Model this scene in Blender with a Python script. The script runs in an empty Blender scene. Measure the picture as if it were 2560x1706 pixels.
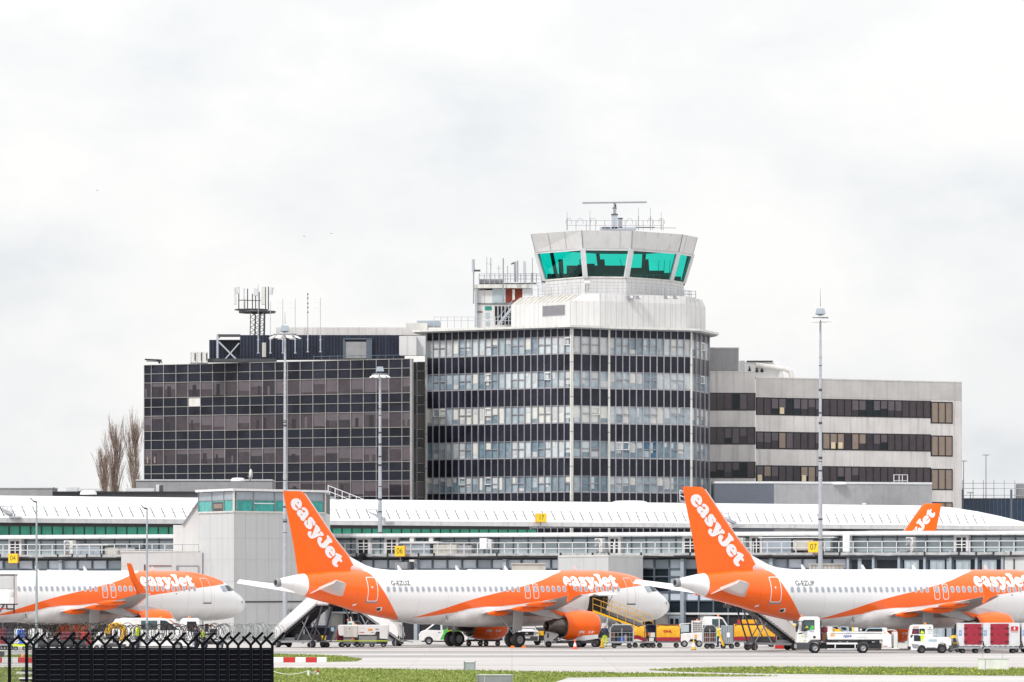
import bpy, bmesh, math, random
from mathutils import Vector, Matrix
from mathutils.geometry import tessellate_polygon
random.seed(11)
SC = bpy.context.scene
COL = SC.collection
R = math.radians
# ---------- camera model of the place: eye 5 m above the apron, long lens, looking along +Y ----------
F, CX, CY, EYE = 13240.0, 1280.0, 1454.0, 5.0
def X_(px, Y): return (px - CX) / F * Y
def Z_(py, Y): return EYE + (CY - py) * Y / F
def W(px, py, Y): return Vector((X_(px, Y), Y, Z_(py, Y)))
def G(px, py):
    Y = F * EYE / (py - CY)
    return Vector((X_(px, Y), Y, 0))
# ---------- materials ----------
MATS = {}
def mat(name, col, rough=0.6, metal=0.0, var=0.12, scale=1.5, bump=0.0, bscale=30, spec=0.5, streak=0.0, dirt=None, coat=0.0):
    if name in MATS: return MATS[name]
    m = bpy.data.materials.new(name); m.use_nodes = True
    nt = m.node_tree; n = nt.nodes; l = nt.links
    b = n['Principled BSDF']
    b.inputs['Roughness'].default_value = rough
    b.inputs['Metallic'].default_value = metal
    b.inputs['Specular IOR Level'].default_value = spec
    if coat: b.inputs['Coat Weight'].default_value = coat; b.inputs['Coat Roughness'].default_value = 0.08
    tc = n.new('ShaderNodeTexCoord')
    base = None
    c = (col[0], col[1], col[2], 1)
    if var > 0:
        nz = n.new('ShaderNodeTexNoise'); nz.inputs['Scale'].default_value = scale; nz.inputs['Detail'].default_value = 6
        nz.inputs['Roughness'].default_value = 0.6
        l.new(tc.outputs['Object'], nz.inputs['Vector'])
        mr = n.new('ShaderNodeMapRange'); mr.inputs['From Min'].default_value = 0.3; mr.inputs['From Max'].default_value = 0.7
        mr.inputs['To Min'].default_value = 1 - var; mr.inputs['To Max'].default_value = 1 + var * 0.5
        l.new(nz.outputs['Fac'], mr.inputs['Value'])
        mx = n.new('ShaderNodeVectorMath'); mx.operation = 'SCALE'; mx.inputs[0].default_value = col[:3]
        l.new(mr.outputs['Result'], mx.inputs['Scale'])
        base = mx.outputs['Vector']
    if streak > 0:
        mp = n.new('ShaderNodeMapping'); mp.inputs['Scale'].default_value = (2.2, 2.2, 0.12)
        l.new(tc.outputs['Object'], mp.inputs['Vector'])
        n2 = n.new('ShaderNodeTexNoise'); n2.inputs['Scale'].default_value = 1.0; n2.inputs['Detail'].default_value = 5
        l.new(mp.outputs['Vector'], n2.inputs['Vector'])
        r2 = n.new('ShaderNodeMapRange'); r2.inputs['From Min'].default_value = 0.5; r2.inputs['From Max'].default_value = 0.72
        r2.inputs['To Min'].default_value = 0; r2.inputs['To Max'].default_value = streak
        l.new(n2.outputs['Fac'], r2.inputs['Value'])
        mm = n.new('ShaderNodeMix'); mm.data_type = 'RGBA'
        l.new(r2.outputs['Result'], mm.inputs['Factor'])
        if base: l.new(base, mm.inputs['A'])
        else: mm.inputs['A'].default_value = c
        d = dirt or (col[0]*0.45, col[1]*0.43, col[2]*0.40)
        mm.inputs['B'].default_value = (d[0], d[1], d[2], 1)
        base = mm.outputs['Result']
    if base: l.new(base, b.inputs['Base Color'])
    else: b.inputs['Base Color'].default_value = c
    if bump > 0:
        n3 = n.new('ShaderNodeTexNoise'); n3.inputs['Scale'].default_value = bscale; n3.inputs['Detail'].default_value = 3
        l.new(tc.outputs['Object'], n3.inputs['Vector'])
        bp = n.new('ShaderNodeBump'); bp.inputs['Strength'].default_value = bump; bp.inputs['Distance'].default_value = 0.05
        l.new(n3.outputs['Fac'], bp.inputs['Height']); l.new(bp.outputs['Normal'], b.inputs['Normal'])
    MATS[name] = m
    return m
mat('white_paint', (0.80, 0.80, 0.80), 0.35, var=0.05)
mat('truck_white', (0.80, 0.80, 0.80), 0.3, var=0.10, scale=3, streak=0.25)
mat('off_white', (0.66, 0.65, 0.62), 0.6, var=0.10, streak=0.35)
mat('light_grey', (0.62, 0.63, 0.65), 0.5, var=0.10)
mat('mid_grey', (0.27, 0.28, 0.30), 0.5, var=0.15)
mat('steel', (0.42, 0.43, 0.46), 0.35, 0.7, var=0.2)
mat('galv', (0.46, 0.49, 0.54), 0.45, 0.35, var=0.15, scale=4)
mat('dark_grey', (0.06, 0.062, 0.07), 0.5, var=0.2)
mat('black', (0.012, 0.012, 0.015), 0.45, var=0.2)
mat('fence_black', (0.0015, 0.002, 0.005), 0.8, var=0.3, spec=.12); mat('slat_black', (0.0035, 0.0045, 0.009), 0.7, var=0.3, spec=.2)
mat('rubber', (0.014, 0.014, 0.016), 0.75, var=0.3, scale=8)
mat('rim', (0.32, 0.33, 0.35), 0.4, 0.5, var=0.2)
mat('glass_dark', (0.02, 0.03, 0.04), 0.06, var=0.1)
mat('glass_cab', (0.06, 0.10, 0.11), 0.08, var=0.2)
mat('yellow', (0.85, 0.46, 0.01), 0.45, var=0.1)
mat('tarp_yellow', (0.80, 0.40, 0.015), 0.6, var=0.2, scale=4, bump=0.5, bscale=3)
mat('tarp_red', (0.33, 0.012, 0.035), 0.5, var=0.3, scale=4, bump=0.6, bscale=4)
mat('red', (0.50, 0.02, 0.02), 0.5, var=0.15)
mat('dark_red', (0.20, 0.012, 0.03), 0.55, var=0.2)
mat('orange', (1.0, 0.138, 0.003), 0.35, var=0.03, spec=.4, coat=0.15)
mat('orange_lamp', (0.95, 0.22, 0.02), 0.3, var=0.0)
mat('sign_yellow', (0.82, 0.58, 0.02), 0.5, var=0.05)
mat('sign_orange', (0.80, 0.36, 0.08), 0.5, var=0.05)
mat('green', (0.08, 0.50, 0.08), 0.35, var=0.08)
mat('blue', (0.02, 0.12, 0.55), 0.4, var=0.1)
mat('pale_blue', (0.35, 0.52, 0.62), 0.4, var=0.1)
mat('hivis', (0.62, 0.80, 0.03), 0.7, var=0.1)
mat('skin', (0.45, 0.25, 0.18), 0.6, var=0.05)
mat('hair', (0.03, 0.02, 0.015), 0.7, var=0.1)
mat('navy', (0.02, 0.03, 0.07), 0.7, var=0.15)
mat('brown_box', (0.16, 0.055, 0.02), 0.7, var=0.25, scale=5)
mat('letter_white', (0.84, 0.84, 0.85), 0.35, var=0.0)
mat('letter_dark', (0.09, 0.09, 0.10), 0.5, var=0.0)
mat('letter_blue', (0.03, 0.06, 0.40), 0.5, var=0.0)
mat('cone_orange', (0.80, 0.10, 0.03), 0.5, var=0.1)
# ---------- mesh collector ----------
class MB:
    def __init__(s): s.v = []; s.f = []; s.m = []; s.sm = []
    def add(s, vs, fs, m, smooth=False):
        o = len(s.v); s.v += [tuple(v) for v in vs]
        for f in fs: s.f.append([i + o for i in f]); s.m.append(m); s.sm.append(smooth)
        return s
    def box(s, x0, x1, y0, y1, z0, z1, m):
        return s.hexa([(x0,y0,z0),(x1,y0,z0),(x1,y1,z0),(x0,y1,z0),(x0,y0,z1),(x1,y0,z1),(x1,y1,z1),(x0,y1,z1)], m)
    def hexa(s, c, m):
        return s.add(c, [(0,3,2,1),(4,5,6,7),(0,1,5,4),(1,2,6,5),(2,3,7,6),(3,0,4,7)], m)
    def prism(s, poly, y0, y1, m):   # polygon in xz extruded along y
        n = len(poly)
        vs = [(p[0], y0, p[1]) for p in poly] + [(p[0], y1, p[1]) for p in poly]
        fs = [list(range(n)), list(range(2*n-1, n-1, -1))] + [(i, i+n, (i+1) % n + n, (i+1) % n) for i in range(n)]
        return s.add(vs, fs, m)
    def slab(s, poly, z0, z1, m):    # polygon in xy extruded along z
        n = len(poly)
        vs = [(p[0], p[1], z0) for p in poly] + [(p[0], p[1], z1) for p in poly]
        fs = [list(range(n-1, -1, -1)), list(range(n, 2*n))] + [(i, (i+1) % n, (i+1) % n + n, i+n) for i in range(n)]
        return s.add(vs, fs, m)
    def quad(s, a, b, c, d, m): return s.add([a, b, c, d], [(0, 1, 2, 3)], m)
    def tube(s, a, b, r0, m, r1=None, n=8, cap=True):
        a = Vector(a); b = Vector(b); r1 = r0 if r1 is None else r1
        d = (b - a)
        if d.length < 1e-6: return s
        d.normalize(); u = d.orthogonal().normalized(); w = d.cross(u)
        vs = []
        for p, r in ((a, r0), (b, r1)):
            for i in range(n):
                t = 2*math.pi*i/n; vs.append(p + u*(r*math.cos(t)) + w*(r*math.sin(t)))
        fs = [(i, (i+1) % n, (i+1) % n + n, i+n) for i in range(n)]
        s.add(vs, fs, m, n > 6)
        if cap: s.add(vs, [list(range(n-1, -1, -1)), list(range(n, 2*n))], m)
        return s
    def path(s, pts, r, m, n=6):
        for a, b in zip(pts, pts[1:]): s.tube(a, b, r, m, n=n, cap=False)
        return s
    def bar(s, a, b, w, m, h=None):  # square bar
        a = Vector(a); b = Vector(b); d = (b-a)
        if d.length < 1e-6: return s
        d.normalize(); h = h or w
        up = Vector((0, 0, 1)) if abs(d.z) < 0.95 else Vector((0, 1, 0))
        u = d.cross(up).normalized()*w/2; v = u.cross(d).normalized()*h/2
        c = [a-u-v, a+u-v, b+u-v, b-u-v, a-u+v, a+u+v, b+u+v, b-u+v]
        return s.hexa(c, m)
    def loft(s, rings, m, smooth=True, cap=True, closed=True):
        n = len(rings[0]); vs = [p for r in rings for p in r]; fs = []
        k = n if closed else n-1
        for j in range(len(rings)-1):
            for i in range(k): fs.append((j*n+i, j*n+(i+1) % n, (j+1)*n+(i+1) % n, (j+1)*n+i))
        s.add(vs, fs, m, smooth)
        if cap: s.add(vs, [list(range(n-1, -1, -1)), [(len(rings)-1)*n+i for i in range(n)]], m)
        return s
    def revolve(s, prof, m, n=32, axis='x', c=(0, 0, 0), smooth=True):  # prof: (along, radius)
        rings = []
        for a, r in prof:
            ring = []
            for i in range(n):
                t = 2*math.pi*i/n; p, q = r*math.cos(t), r*math.sin(t)
                ring.append({'x': (c[0]+a, c[1]+p, c[2]+q), 'y': (c[0]+p, c[1]+a, c[2]+q), 'z': (c[0]+p, c[1]+q, c[2]+a)}[axis])
            rings.append(ring)
        return s.loft(rings, m, smooth, cap=False)
    def ball(s, c, r, m, sz=1.0, n=12):
        return s.revolve([(-r*math.cos(math.pi*i/8)*sz, max(r*math.sin(math.pi*i/8), 1e-4)) for i in range(9)], m, n, 'z', c)
    def build(s, name, parent=None, label=None, cat=None, group=None, kind=None, world=False, bevel=0, flat=False, weld=False):
        me = bpy.data.meshes.new(name)
        off = Vector((0, 0, 0))
        if world and parent is not None:
            p = parent
            while p is not None: off = off + p.location; p = p.parent
        vs = [(v[0]-off.x, v[1]-off.y, v[2]-off.z) for v in s.v]
        me.from_pydata(vs, [], s.f)
        names = []
        for x in s.m:
            if x not in names: names.append(x)
        for x in names: me.materials.append(MATS[x])
        idx = {x: i for i, x in enumerate(names)}
        me.polygons.foreach_set('material_index', [idx[x] for x in s.m])
        me.polygons.foreach_set('use_smooth', [bool(x) and not flat for x in s.sm])
        bm = bmesh.new(); bm.from_mesh(me)
        if weld: bmesh.ops.remove_doubles(bm, verts=bm.verts, dist=1e-4)
        bmesh.ops.recalc_face_normals(bm, faces=bm.faces)
        bm.to_mesh(me); bm.free(); me.update()
        o = bpy.data.objects.new(name, me); COL.objects.link(o)
        if parent is not None: o.parent = parent
        if bevel:
            bv = o.modifiers.new('bevel', 'BEVEL'); bv.width = bevel; bv.segments = 2; bv.limit_method = 'ANGLE'; bv.angle_limit = R(35)
        tag(o, label, cat, group, kind)
        return o
def tag(o, label=None, cat=None, group=None, kind=None):
    if label: o['label'] = label
    if cat: o['category'] = cat
    if group: o['group'] = group
    if kind: o['kind'] = kind
    return o
def thing(name, label, cat, loc=(0, 0, 0), rz=0, group=None):
    o = bpy.data.objects.new(name, None); COL.objects.link(o)
    o.location = loc; o.rotation_euler = (0, 0, R(rz)); o.empty_display_size = 0.2
    return tag(o, label, cat, group)
def copy_tree(o, parent=None, skip=()):
    c = o.copy(); COL.objects.link(c)
    if parent is not None: c.parent = parent
    for ch in [x for x in o.children]:
        if ch.name.split('.')[0] not in skip: copy_tree(ch, c, skip)
    return c
def dup(o, loc, rz=None, label=None, group=None, skip=()):
    c = copy_tree(o, None, skip); c.location = loc
    if rz is not None: c.rotation_euler = (0, 0, R(rz))
    if label: c['label'] = label
    if group: c['group'] = group
    return c
def text_tris(body, size=1.0, bold=0.0):
    cu = bpy.data.curves.new('t', 'FONT'); cu.body = body; cu.size = size; cu.align_x = 'CENTER'; cu.align_y = 'CENTER'; cu.offset = bold
    ob = bpy.data.objects.new('t', cu); COL.objects.link(ob)
    dg = bpy.context.evaluated_depsgraph_get(); me = bpy.data.meshes.new_from_object(ob.evaluated_get(dg))
    vs = [tuple(v.co) for v in me.vertices]; fs = [list(p.vertices) for p in me.polygons]
    bpy.data.objects.remove(ob); bpy.data.curves.remove(cu); bpy.data.meshes.remove(me)
    return vs, fs
def add_text(mb, body, size, org, ux, uz, m, bold=0.0):
    vs, fs = text_tris(body, size, bold); org = Vector(org); ux = Vector(ux); uz = Vector(uz)
    mb.add([org + ux*v[0] + uz*v[1] for v in vs], fs, m)
def catmull(pts, k=4):
    out = []; n = len(pts)
    for i in range(n):
        p0, p1, p2, p3 = pts[i-1], pts[i], pts[(i+1) % n], pts[(i+2) % n]
        for j in range(k):
            t = j/k
            out.append(tuple(0.5*((2*p1[d]) + (-p0[d]+p2[d])*t + (2*p0[d]-5*p1[d]+4*p2[d]-p3[d])*t*t + (-p0[d]+3*p1[d]-3*p2[d]+p3[d])*t**3) for d in (0, 1)))
    return out
def interp(x, xs, ys):
    if x <= xs[0]: return ys[0]
    for i in range(len(xs)-1):
        if x <= xs[i+1]: return ys[i] + (ys[i+1]-ys[i])*(x-xs[i])/(xs[i+1]-xs[i])
    return ys[-1]
def smooth_interp(x, xs, ys):
    if x <= xs[0]: return ys[0]
    if x >= xs[-1]: return ys[-1]
    n = len(xs)
    for i in range(n-1):
        if x <= xs[i+1]:
            h = xs[i+1]-xs[i]; t = (x-xs[i])/h
            def sl(k):
                if k == 0: return (ys[1]-ys[0])/(xs[1]-xs[0])
                if k == n-1: return (ys[-1]-ys[-2])/(xs[-1]-xs[-2])
                a = (ys[k]-ys[k-1])/(xs[k]-xs[k-1]); b = (ys[k+1]-ys[k])/(xs[k+1]-xs[k])
                return 0 if a*b <= 0 else 2*a*b/(a+b)
            m0, m1 = sl(i)*h, sl(i+1)*h
            return (2*t**3-3*t*t+1)*ys[i]+(t**3-2*t*t+t)*m0+(-2*t**3+3*t*t)*ys[i+1]+(t**3-t*t)*m1
# ================= AIRCRAFT =================
ST=[0,.1,.3,.6,1,1.4,1.8,2.5,3.4,4.4,5.6,7,24.5,26.2,28.2,30,31.7,33,34.1,35.1,36.3,37.2,37.57]
ZT=[3.05,3.4,3.62,3.86,4.1,4.32,4.62,5.06,5.38,5.62,5.78,5.87,5.87,5.87,5.87,5.87,5.85,5.80,5.70,5.6,5.40,5.22,5.12]
ZB=[3.05,2.72,2.5,2.3,2.12,2.0,1.92,1.84,1.77,1.74,1.73,1.73,1.75,2.0,2.33,2.68,3.12,3.42,3.66,3.93,4.35,4.6,4.68]
HW=[0.01,.38,.66,.92,1.18,1.37,1.5,1.66,1.82,1.91,1.96,1.975,1.975,1.96,1.84,1.6,1.3,1.08,.92,.76,.52,.34,.26]
MG = 17.71
def fus(s):
    return smooth_interp(s, ST, ZT), smooth_interp(s, ST, ZB), smooth_interp(s, ST, HW)
def side_y(s, z):
    t, b, w = fus(s); c = (t+b)/2; h = max((t-b)/2, 1e-3); u = max(-1, min(1, (z-c)/h))
    return w*math.sqrt(max(0, 1-u*u))
def curve_node(nt, src, pts, xr, yr):
    """float curve y(x) from traced points, x in xr, y in yr"""
    mr = nt.nodes.new('ShaderNodeMapRange'); mr.inputs['From Min'].default_value = xr[0]; mr.inputs['From Max'].default_value = xr[1]
    nt.links.new(src, mr.inputs['Value'])
    fc = nt.nodes.new('ShaderNodeFloatCurve'); cu = fc.mapping.curves[0]
    P = [((x-xr[0])/(xr[1]-xr[0]), (y-yr[0])/(yr[1]-yr[0])) for x, y in pts]
    P.sort()
    cu.points[0].location = P[0]; cu.points[1].location = P[-1]
    for p in P[1:-1]: cu.points.new(*p)
    for p in cu.points: p.handle_type = 'AUTO_CLAMPED'
    fc.mapping.use_clip = False
    fc.mapping.update()
    nt.links.new(mr.outputs['Result'], fc.inputs['Value'])
    m2 = nt.nodes.new('ShaderNodeMapRange'); m2.clamp = False
    m2.inputs['To Min'].default_value = yr[0]; m2.inputs['To Max'].default_value = yr[1]
    nt.links.new(fc.outputs['Value'], m2.inputs['Value'])
    return m2.outputs['Result']
def livery():
    m = bpy.data.materials.new('livery'); m.use_nodes = True; nt = m.node_tree; n = nt.nodes; l = nt.links
    b = n['Principled BSDF']; b.inputs['Roughness'].default_value = 0.3; b.inputs['Coat Weight'].default_value = 0.35; b.inputs['Coat Roughness'].default_value = 0.1
    tc = n.new('ShaderNodeTexCoord'); sx = n.new('ShaderNodeSeparateXYZ'); l.new(tc.outputs['Object'], sx.inputs[0])
    def math_(op, a, bb):
        k = n.new('ShaderNodeMath'); k.operation = op
        for i, v in enumerate((a, bb)):
            if v is None: continue
            if isinstance(v, (int, float)): k.inputs[i].default_value = v
            else: l.new(v, k.inputs[i])
        return k.outputs[0]
    s = math_('SUBTRACT', MG, sx.outputs['X']); z = sx.outputs['Z']
    def edge(a, bb, w=0.012):
        """soft step: 1 where a > b"""
        d = math_('SUBTRACT', a, bb); d = math_('DIVIDE', d, w); d = math_('ADD', d, 0.5)
        k = n.new('ShaderNodeClamp'); l.new(d, k.inputs['Value']); return k.outputs[0]
    up = curve_node(nt, s, [(0, 7.8), (9.6, 6.6), (10.6, 5.95), (11.22, 5.76), (12.19, 5.53), (14.2, 4.97), (16.61, 4.46), (20.54, 3.68), (22.99, 3.04), (25.7, 2.29), (28, 1.6), (40, 0)], (0, 40), (0, 8))
    lo = curve_node(nt, s, [(0, 4.9), (3.04, 4.76), (4.7, 4.6), (6.18, 4.45), (7.57, 4.26), (9.73, 4.02), (11.19, 3.83), (14.2, 3.48), (16, 3.28), (19.14, 3.0), (22.19, 2.64), (25.7, 2.27), (28, 2.2), (40, 2.2)], (0, 40), (0, 8))
    zf = curve_node(nt, z, [(1.5, 26.0), (2.08, 26.61), (2.55, 27.35), (3.16, 28.04), (3.96, 28.73), (4.67, 29.2), (5.3, 29.5), (5.6, 29.65), (5.9, 29.9), (6.6, 30.2)], (1.5, 6.6), (24, 32))
    zn = curve_node(nt, z, [(3, 3), (4.3, 2.9), (4.76, 2.95), (5.0, 2.75), (5.3, 3.3), (5.6, 4.2), (6.0, 5.0)], (3, 6), (0, 6))
    fr = math_('MULTIPLY', edge(up, z), edge(z, lo)); fr = math_('MULTIPLY', fr, edge(s, zn))
    rear = math_('MULTIPLY', edge(s, zf), edge(35.12, s))
    o = math_('MAXIMUM', fr, rear)
    # faint panel joints and belly grime
    w = n.new('ShaderNodeTexWave'); w.wave_type = 'BANDS'; w.bands_direction = 'X'; w.wave_profile = 'SAW'; w.inputs['Scale'].default_value = 0.118
    w.inputs['Distortion'].default_value = 0
    l.new(tc.outputs['Object'], w.inputs['Vector'])
    pj = math_('GREATER_THAN', w.outputs['Fac'], 0.98)
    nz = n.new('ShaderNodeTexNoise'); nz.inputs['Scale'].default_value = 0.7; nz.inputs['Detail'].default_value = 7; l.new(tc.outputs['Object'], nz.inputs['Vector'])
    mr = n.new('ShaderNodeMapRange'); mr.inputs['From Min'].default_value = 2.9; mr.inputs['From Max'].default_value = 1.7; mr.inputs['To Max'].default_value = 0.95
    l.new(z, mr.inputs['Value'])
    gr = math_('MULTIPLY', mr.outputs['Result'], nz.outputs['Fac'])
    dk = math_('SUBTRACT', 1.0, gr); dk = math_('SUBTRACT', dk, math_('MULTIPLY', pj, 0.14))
    mx = n.new('ShaderNodeMix'); mx.data_type = 'RGBA'
    mx.inputs['A'].default_value = (0.83, 0.83, 0.835, 1); mx.inputs['B'].default_value = (1.0, 0.138, 0.003, 1)
    l.new(o, mx.inputs['Factor'])
    sc = n.new('ShaderNodeVectorMath'); sc.operation = 'SCALE'; l.new(mx.outputs['Result'], sc.inputs[0]); l.new(dk, sc.inputs['Scale'])
    l.new(sc.outputs['Vector'], b.inputs['Base Color'])
    MATS['livery'] = m
livery()
mat('plane_white', (0.80, 0.80, 0.81), 0.3, var=0.04, scale=0.8, coat=0.4)
mat('fairing_white', (0.68, 0.67, 0.67), 0.35, var=0.2, scale=0.9, streak=0.25, coat=0.2)
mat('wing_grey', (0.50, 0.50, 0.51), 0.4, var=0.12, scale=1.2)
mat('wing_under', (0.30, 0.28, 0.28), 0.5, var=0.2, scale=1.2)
mat('alu', (0.62, 0.63, 0.65), 0.28, 0.85, var=0.08)
mat('hot_metal', (0.16, 0.14, 0.125), 0.32, 0.9, var=0.25, scale=3)
mat('pane', (0.36, 0.40, 0.47), 0.2, var=0.2, scale=9)
mat('pane_rim', (0.62, 0.62, 0.63), 0.4, var=0.0)
mat('hold_dark', (0.035, 0.025, 0.022), 0.8, var=0.5, scale=3)
def P_(s, y, z): return (MG - s, y, z)
def conform(polys, sgn, m, mb, d=0.012, step=0.12):
    """polygons (outer + holes) given in (s,z) laid onto the fuselage side"""
    tess = tessellate_polygon([[Vector((p[0], p[1], 0)) for p in q] for q in polys])
    flat = [p for q in polys for p in q]
    bm = bmesh.new(); vs = [bm.verts.new((p[0], p[1], 0)) for p in flat]
    for t in tess:
        try: bm.faces.new([vs[i] for i in t])
        except ValueError: pass
    z0 = min(p[1] for p in flat); z1 = max(p[1] for p in flat); s0 = min(p[0] for p in flat); s1 = max(p[0] for p in flat)
    k = int((z1-z0)/step)
    for i in range(1, k+1):
        bmesh.ops.bisect_plane(bm, geom=bm.verts[:]+bm.edges[:]+bm.faces[:], plane_co=(0, z0+(z1-z0)*i/(k+1), 0), plane_no=(0, 1, 0))
    if s0 < 7 or s1 > 25:
        k = int((s1-s0)/0.35)
        for i in range(1, k+1):
            bmesh.ops.bisect_plane(bm, geom=bm.verts[:]+bm.edges[:]+bm.faces[:], plane_co=(s0+(s1-s0)*i/(k+1), 0, 0), plane_no=(1, 0, 0))
    bm.verts.index_update(); out = []
    for v in bm.verts:
        s, z = v.co.x, v.co.y; t, b, w = fus(s); c = (t+b)/2; h = (t-b)/2
        out.append(P_(s, sgn*(side_y(s, z)+d), z + d*(z-c)/h))
    mb.add(out, [[v.index for v in f.verts] for f in bm.faces], m, True); bm.free()
def rrect(s0, s1, z0, z1, r, k=5, lean=0.0):
    o = []
    for cx, cz, a in ((s1-r, z1-r, 0), (s0+r, z1-r, 90), (s0+r, z0+r, 180), (s1-r, z0+r, 270)):
        for i in range(k+1):
            t = R(a+90*i/k); z = cz+r*math.sin(t); o.append((cx+r*math.cos(t)+lean*(z-z0), z))
    return o
# --- lettering: outlines traced once, in fin-plane coordinates, reused on fin and fuselage ---
GA = lambda pts: [(1720+x/17.42, 1230+y/17.42) for x, y in pts]
GB = lambda pts: [(1765+x/15.68, 1300+y/15.68) for x, y in pts]
GC = lambda pts: [(1785+x/15.68, 1325+y/15.68) for x, y in pts]
GLY = [
 [GA([(330,108),(440,140),(530,230),(570,360),(555,480),(520,545),(460,580),(415,550),(370,480),(320,410),(290,375),(275,430),(300,500),(345,550),(392,585),(398,630),(350,672),(270,655),(180,580),(115,460),(92,350),(125,210),(210,130)]),
  GA([(385,265),(430,295),(440,350),(405,340),(378,305)])],
 [GA([(610,518),(700,530),(790,610),(850,700),(865,800),(840,890),(790,960),(735,1020),(705,1090),(640,1148),(560,1115),(510,1040),(485,965),(430,930),(375,850),(350,760),(375,690),(440,640),(510,635),(570,665),(620,730),(665,765),(705,720),(695,665),(620,655),(570,620),(555,570)]),
  GA([(570,820),(600,830),(580,865),(545,890),(522,880),(535,845)])],
 [GA([(945,965),(1010,980),(1070,1060),(1110,1130),(1160,1180),(1165,1260),(1130,1320),(1095,1350),(1055,1320),(1035,1240),(1018,1165),(1005,1210),(1030,1290),(1030,1380),(1000,1480),(930,1525),(850,1500),(760,1430),(690,1310),(665,1250),(690,1170),(730,1115),(775,1100),(790,1150),(792,1280),(812,1305),(828,1280),(815,1130),(845,1030),(890,975)])],
 [GB([(370,70),(430,120),(500,200),(540,290),(525,350),(475,380),(455,430),(485,440),(530,390),(555,350),(600,380),(650,430),(675,500),(650,545),(590,540),(530,530),(450,560),(350,610),(240,655),(150,640),(80,570),(40,480),(50,390),(110,350),(170,360),(195,420),(175,480),(172,518),(205,500),(240,420),(290,280),(325,180),(330,100)])],
 [GB([(830,505),(890,550),(960,640),(1015,720),(1025,790),(1000,830),(940,825),(890,860),(810,960),(740,1030),(650,1050),(540,1000),(460,890),(420,770),(420,670),(460,600),(530,580),(590,625),(610,700),(570,770),(560,820),(600,855),(660,810),(740,720),(805,640),(795,560)])],
 [GB([(910,955),(1000,975),(1090,1070),(1130,1190),(1120,1300),(1080,1370),(1030,1390),(980,1330),(930,1260),(895,1200),(875,1240),(900,1310),(950,1360),(990,1400),(975,1440),(920,1455),(840,1420),(770,1330),(725,1220),(725,1120),(760,1030),(830,970)]),
  GB([(970,1090),(1010,1120),(1015,1165),(985,1155),(960,1125)])],
 [GC([(860,855),(930,885),(1010,920),(1080,975),(1085,1030),(1045,1070),(1065,1120),(1100,1180),(1070,1235),(1020,1225),(970,1175),(920,1210),(870,1290),(900,1340),(930,1380),(900,1425),(840,1432),(760,1390),(690,1290),(680,1180),(730,1090),(800,1020),(835,960),(820,900)])],
]
PLACE = {1: (-35.66, 425.0, 40.1), 2: (-1.81, 405.0, 37.88), 3: (27.96, 386.0, 34.4)}
def fin_plane(px, py):
    X0, Y0, a = PLACE[3]; a = R(a); k = (px-CX)/F
    x = (k*Y0 - X0)/(math.cos(a) - k*math.sin(a)); Y = Y0 + x*math.sin(a)
    return MG - x, Z_(py, Y)
FIN = [[[fin_plane(*p) for p in catmull(q, 3)] for q in g] for g in GLY]
def _frame():
    a = fin_plane(1728.6, 1262.7); b = fin_plane(1832.8, 1413.3)
    d = Vector((-(b[0]-a[0]), b[1]-a[1])); L = d.length; d.normalize()
    nrm = Vector((-d.y, d.x)); out = []
    for g in FIN:
        out.append([[((Vector((-(p[0]-a[0]), p[1]-a[1]))).dot(d)/L, (Vector((-(p[0]-a[0]), p[1]-a[1]))).dot(nrm)/L) for p in q] for q in g])
    u0 = min(p[0] for g in out for q in g for p in q); u1 = max(p[0] for g in out for q in g for p in q); k = u1-u0
    return [[[((p[0]-u0)/k, p[1]/k) for p in q] for q in g] for g in out]
WORD = _frame()      # reading left to right, length 1, baseline near 0
def tess_add(mb, polys, fn, m):
    t = tessellate_polygon([[Vector((p[0], p[1], 0)) for p in q] for q in polys]); flat = [fn(p) for q in polys for p in q]
    mb.add(flat, [list(x) for x in t], m)
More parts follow.
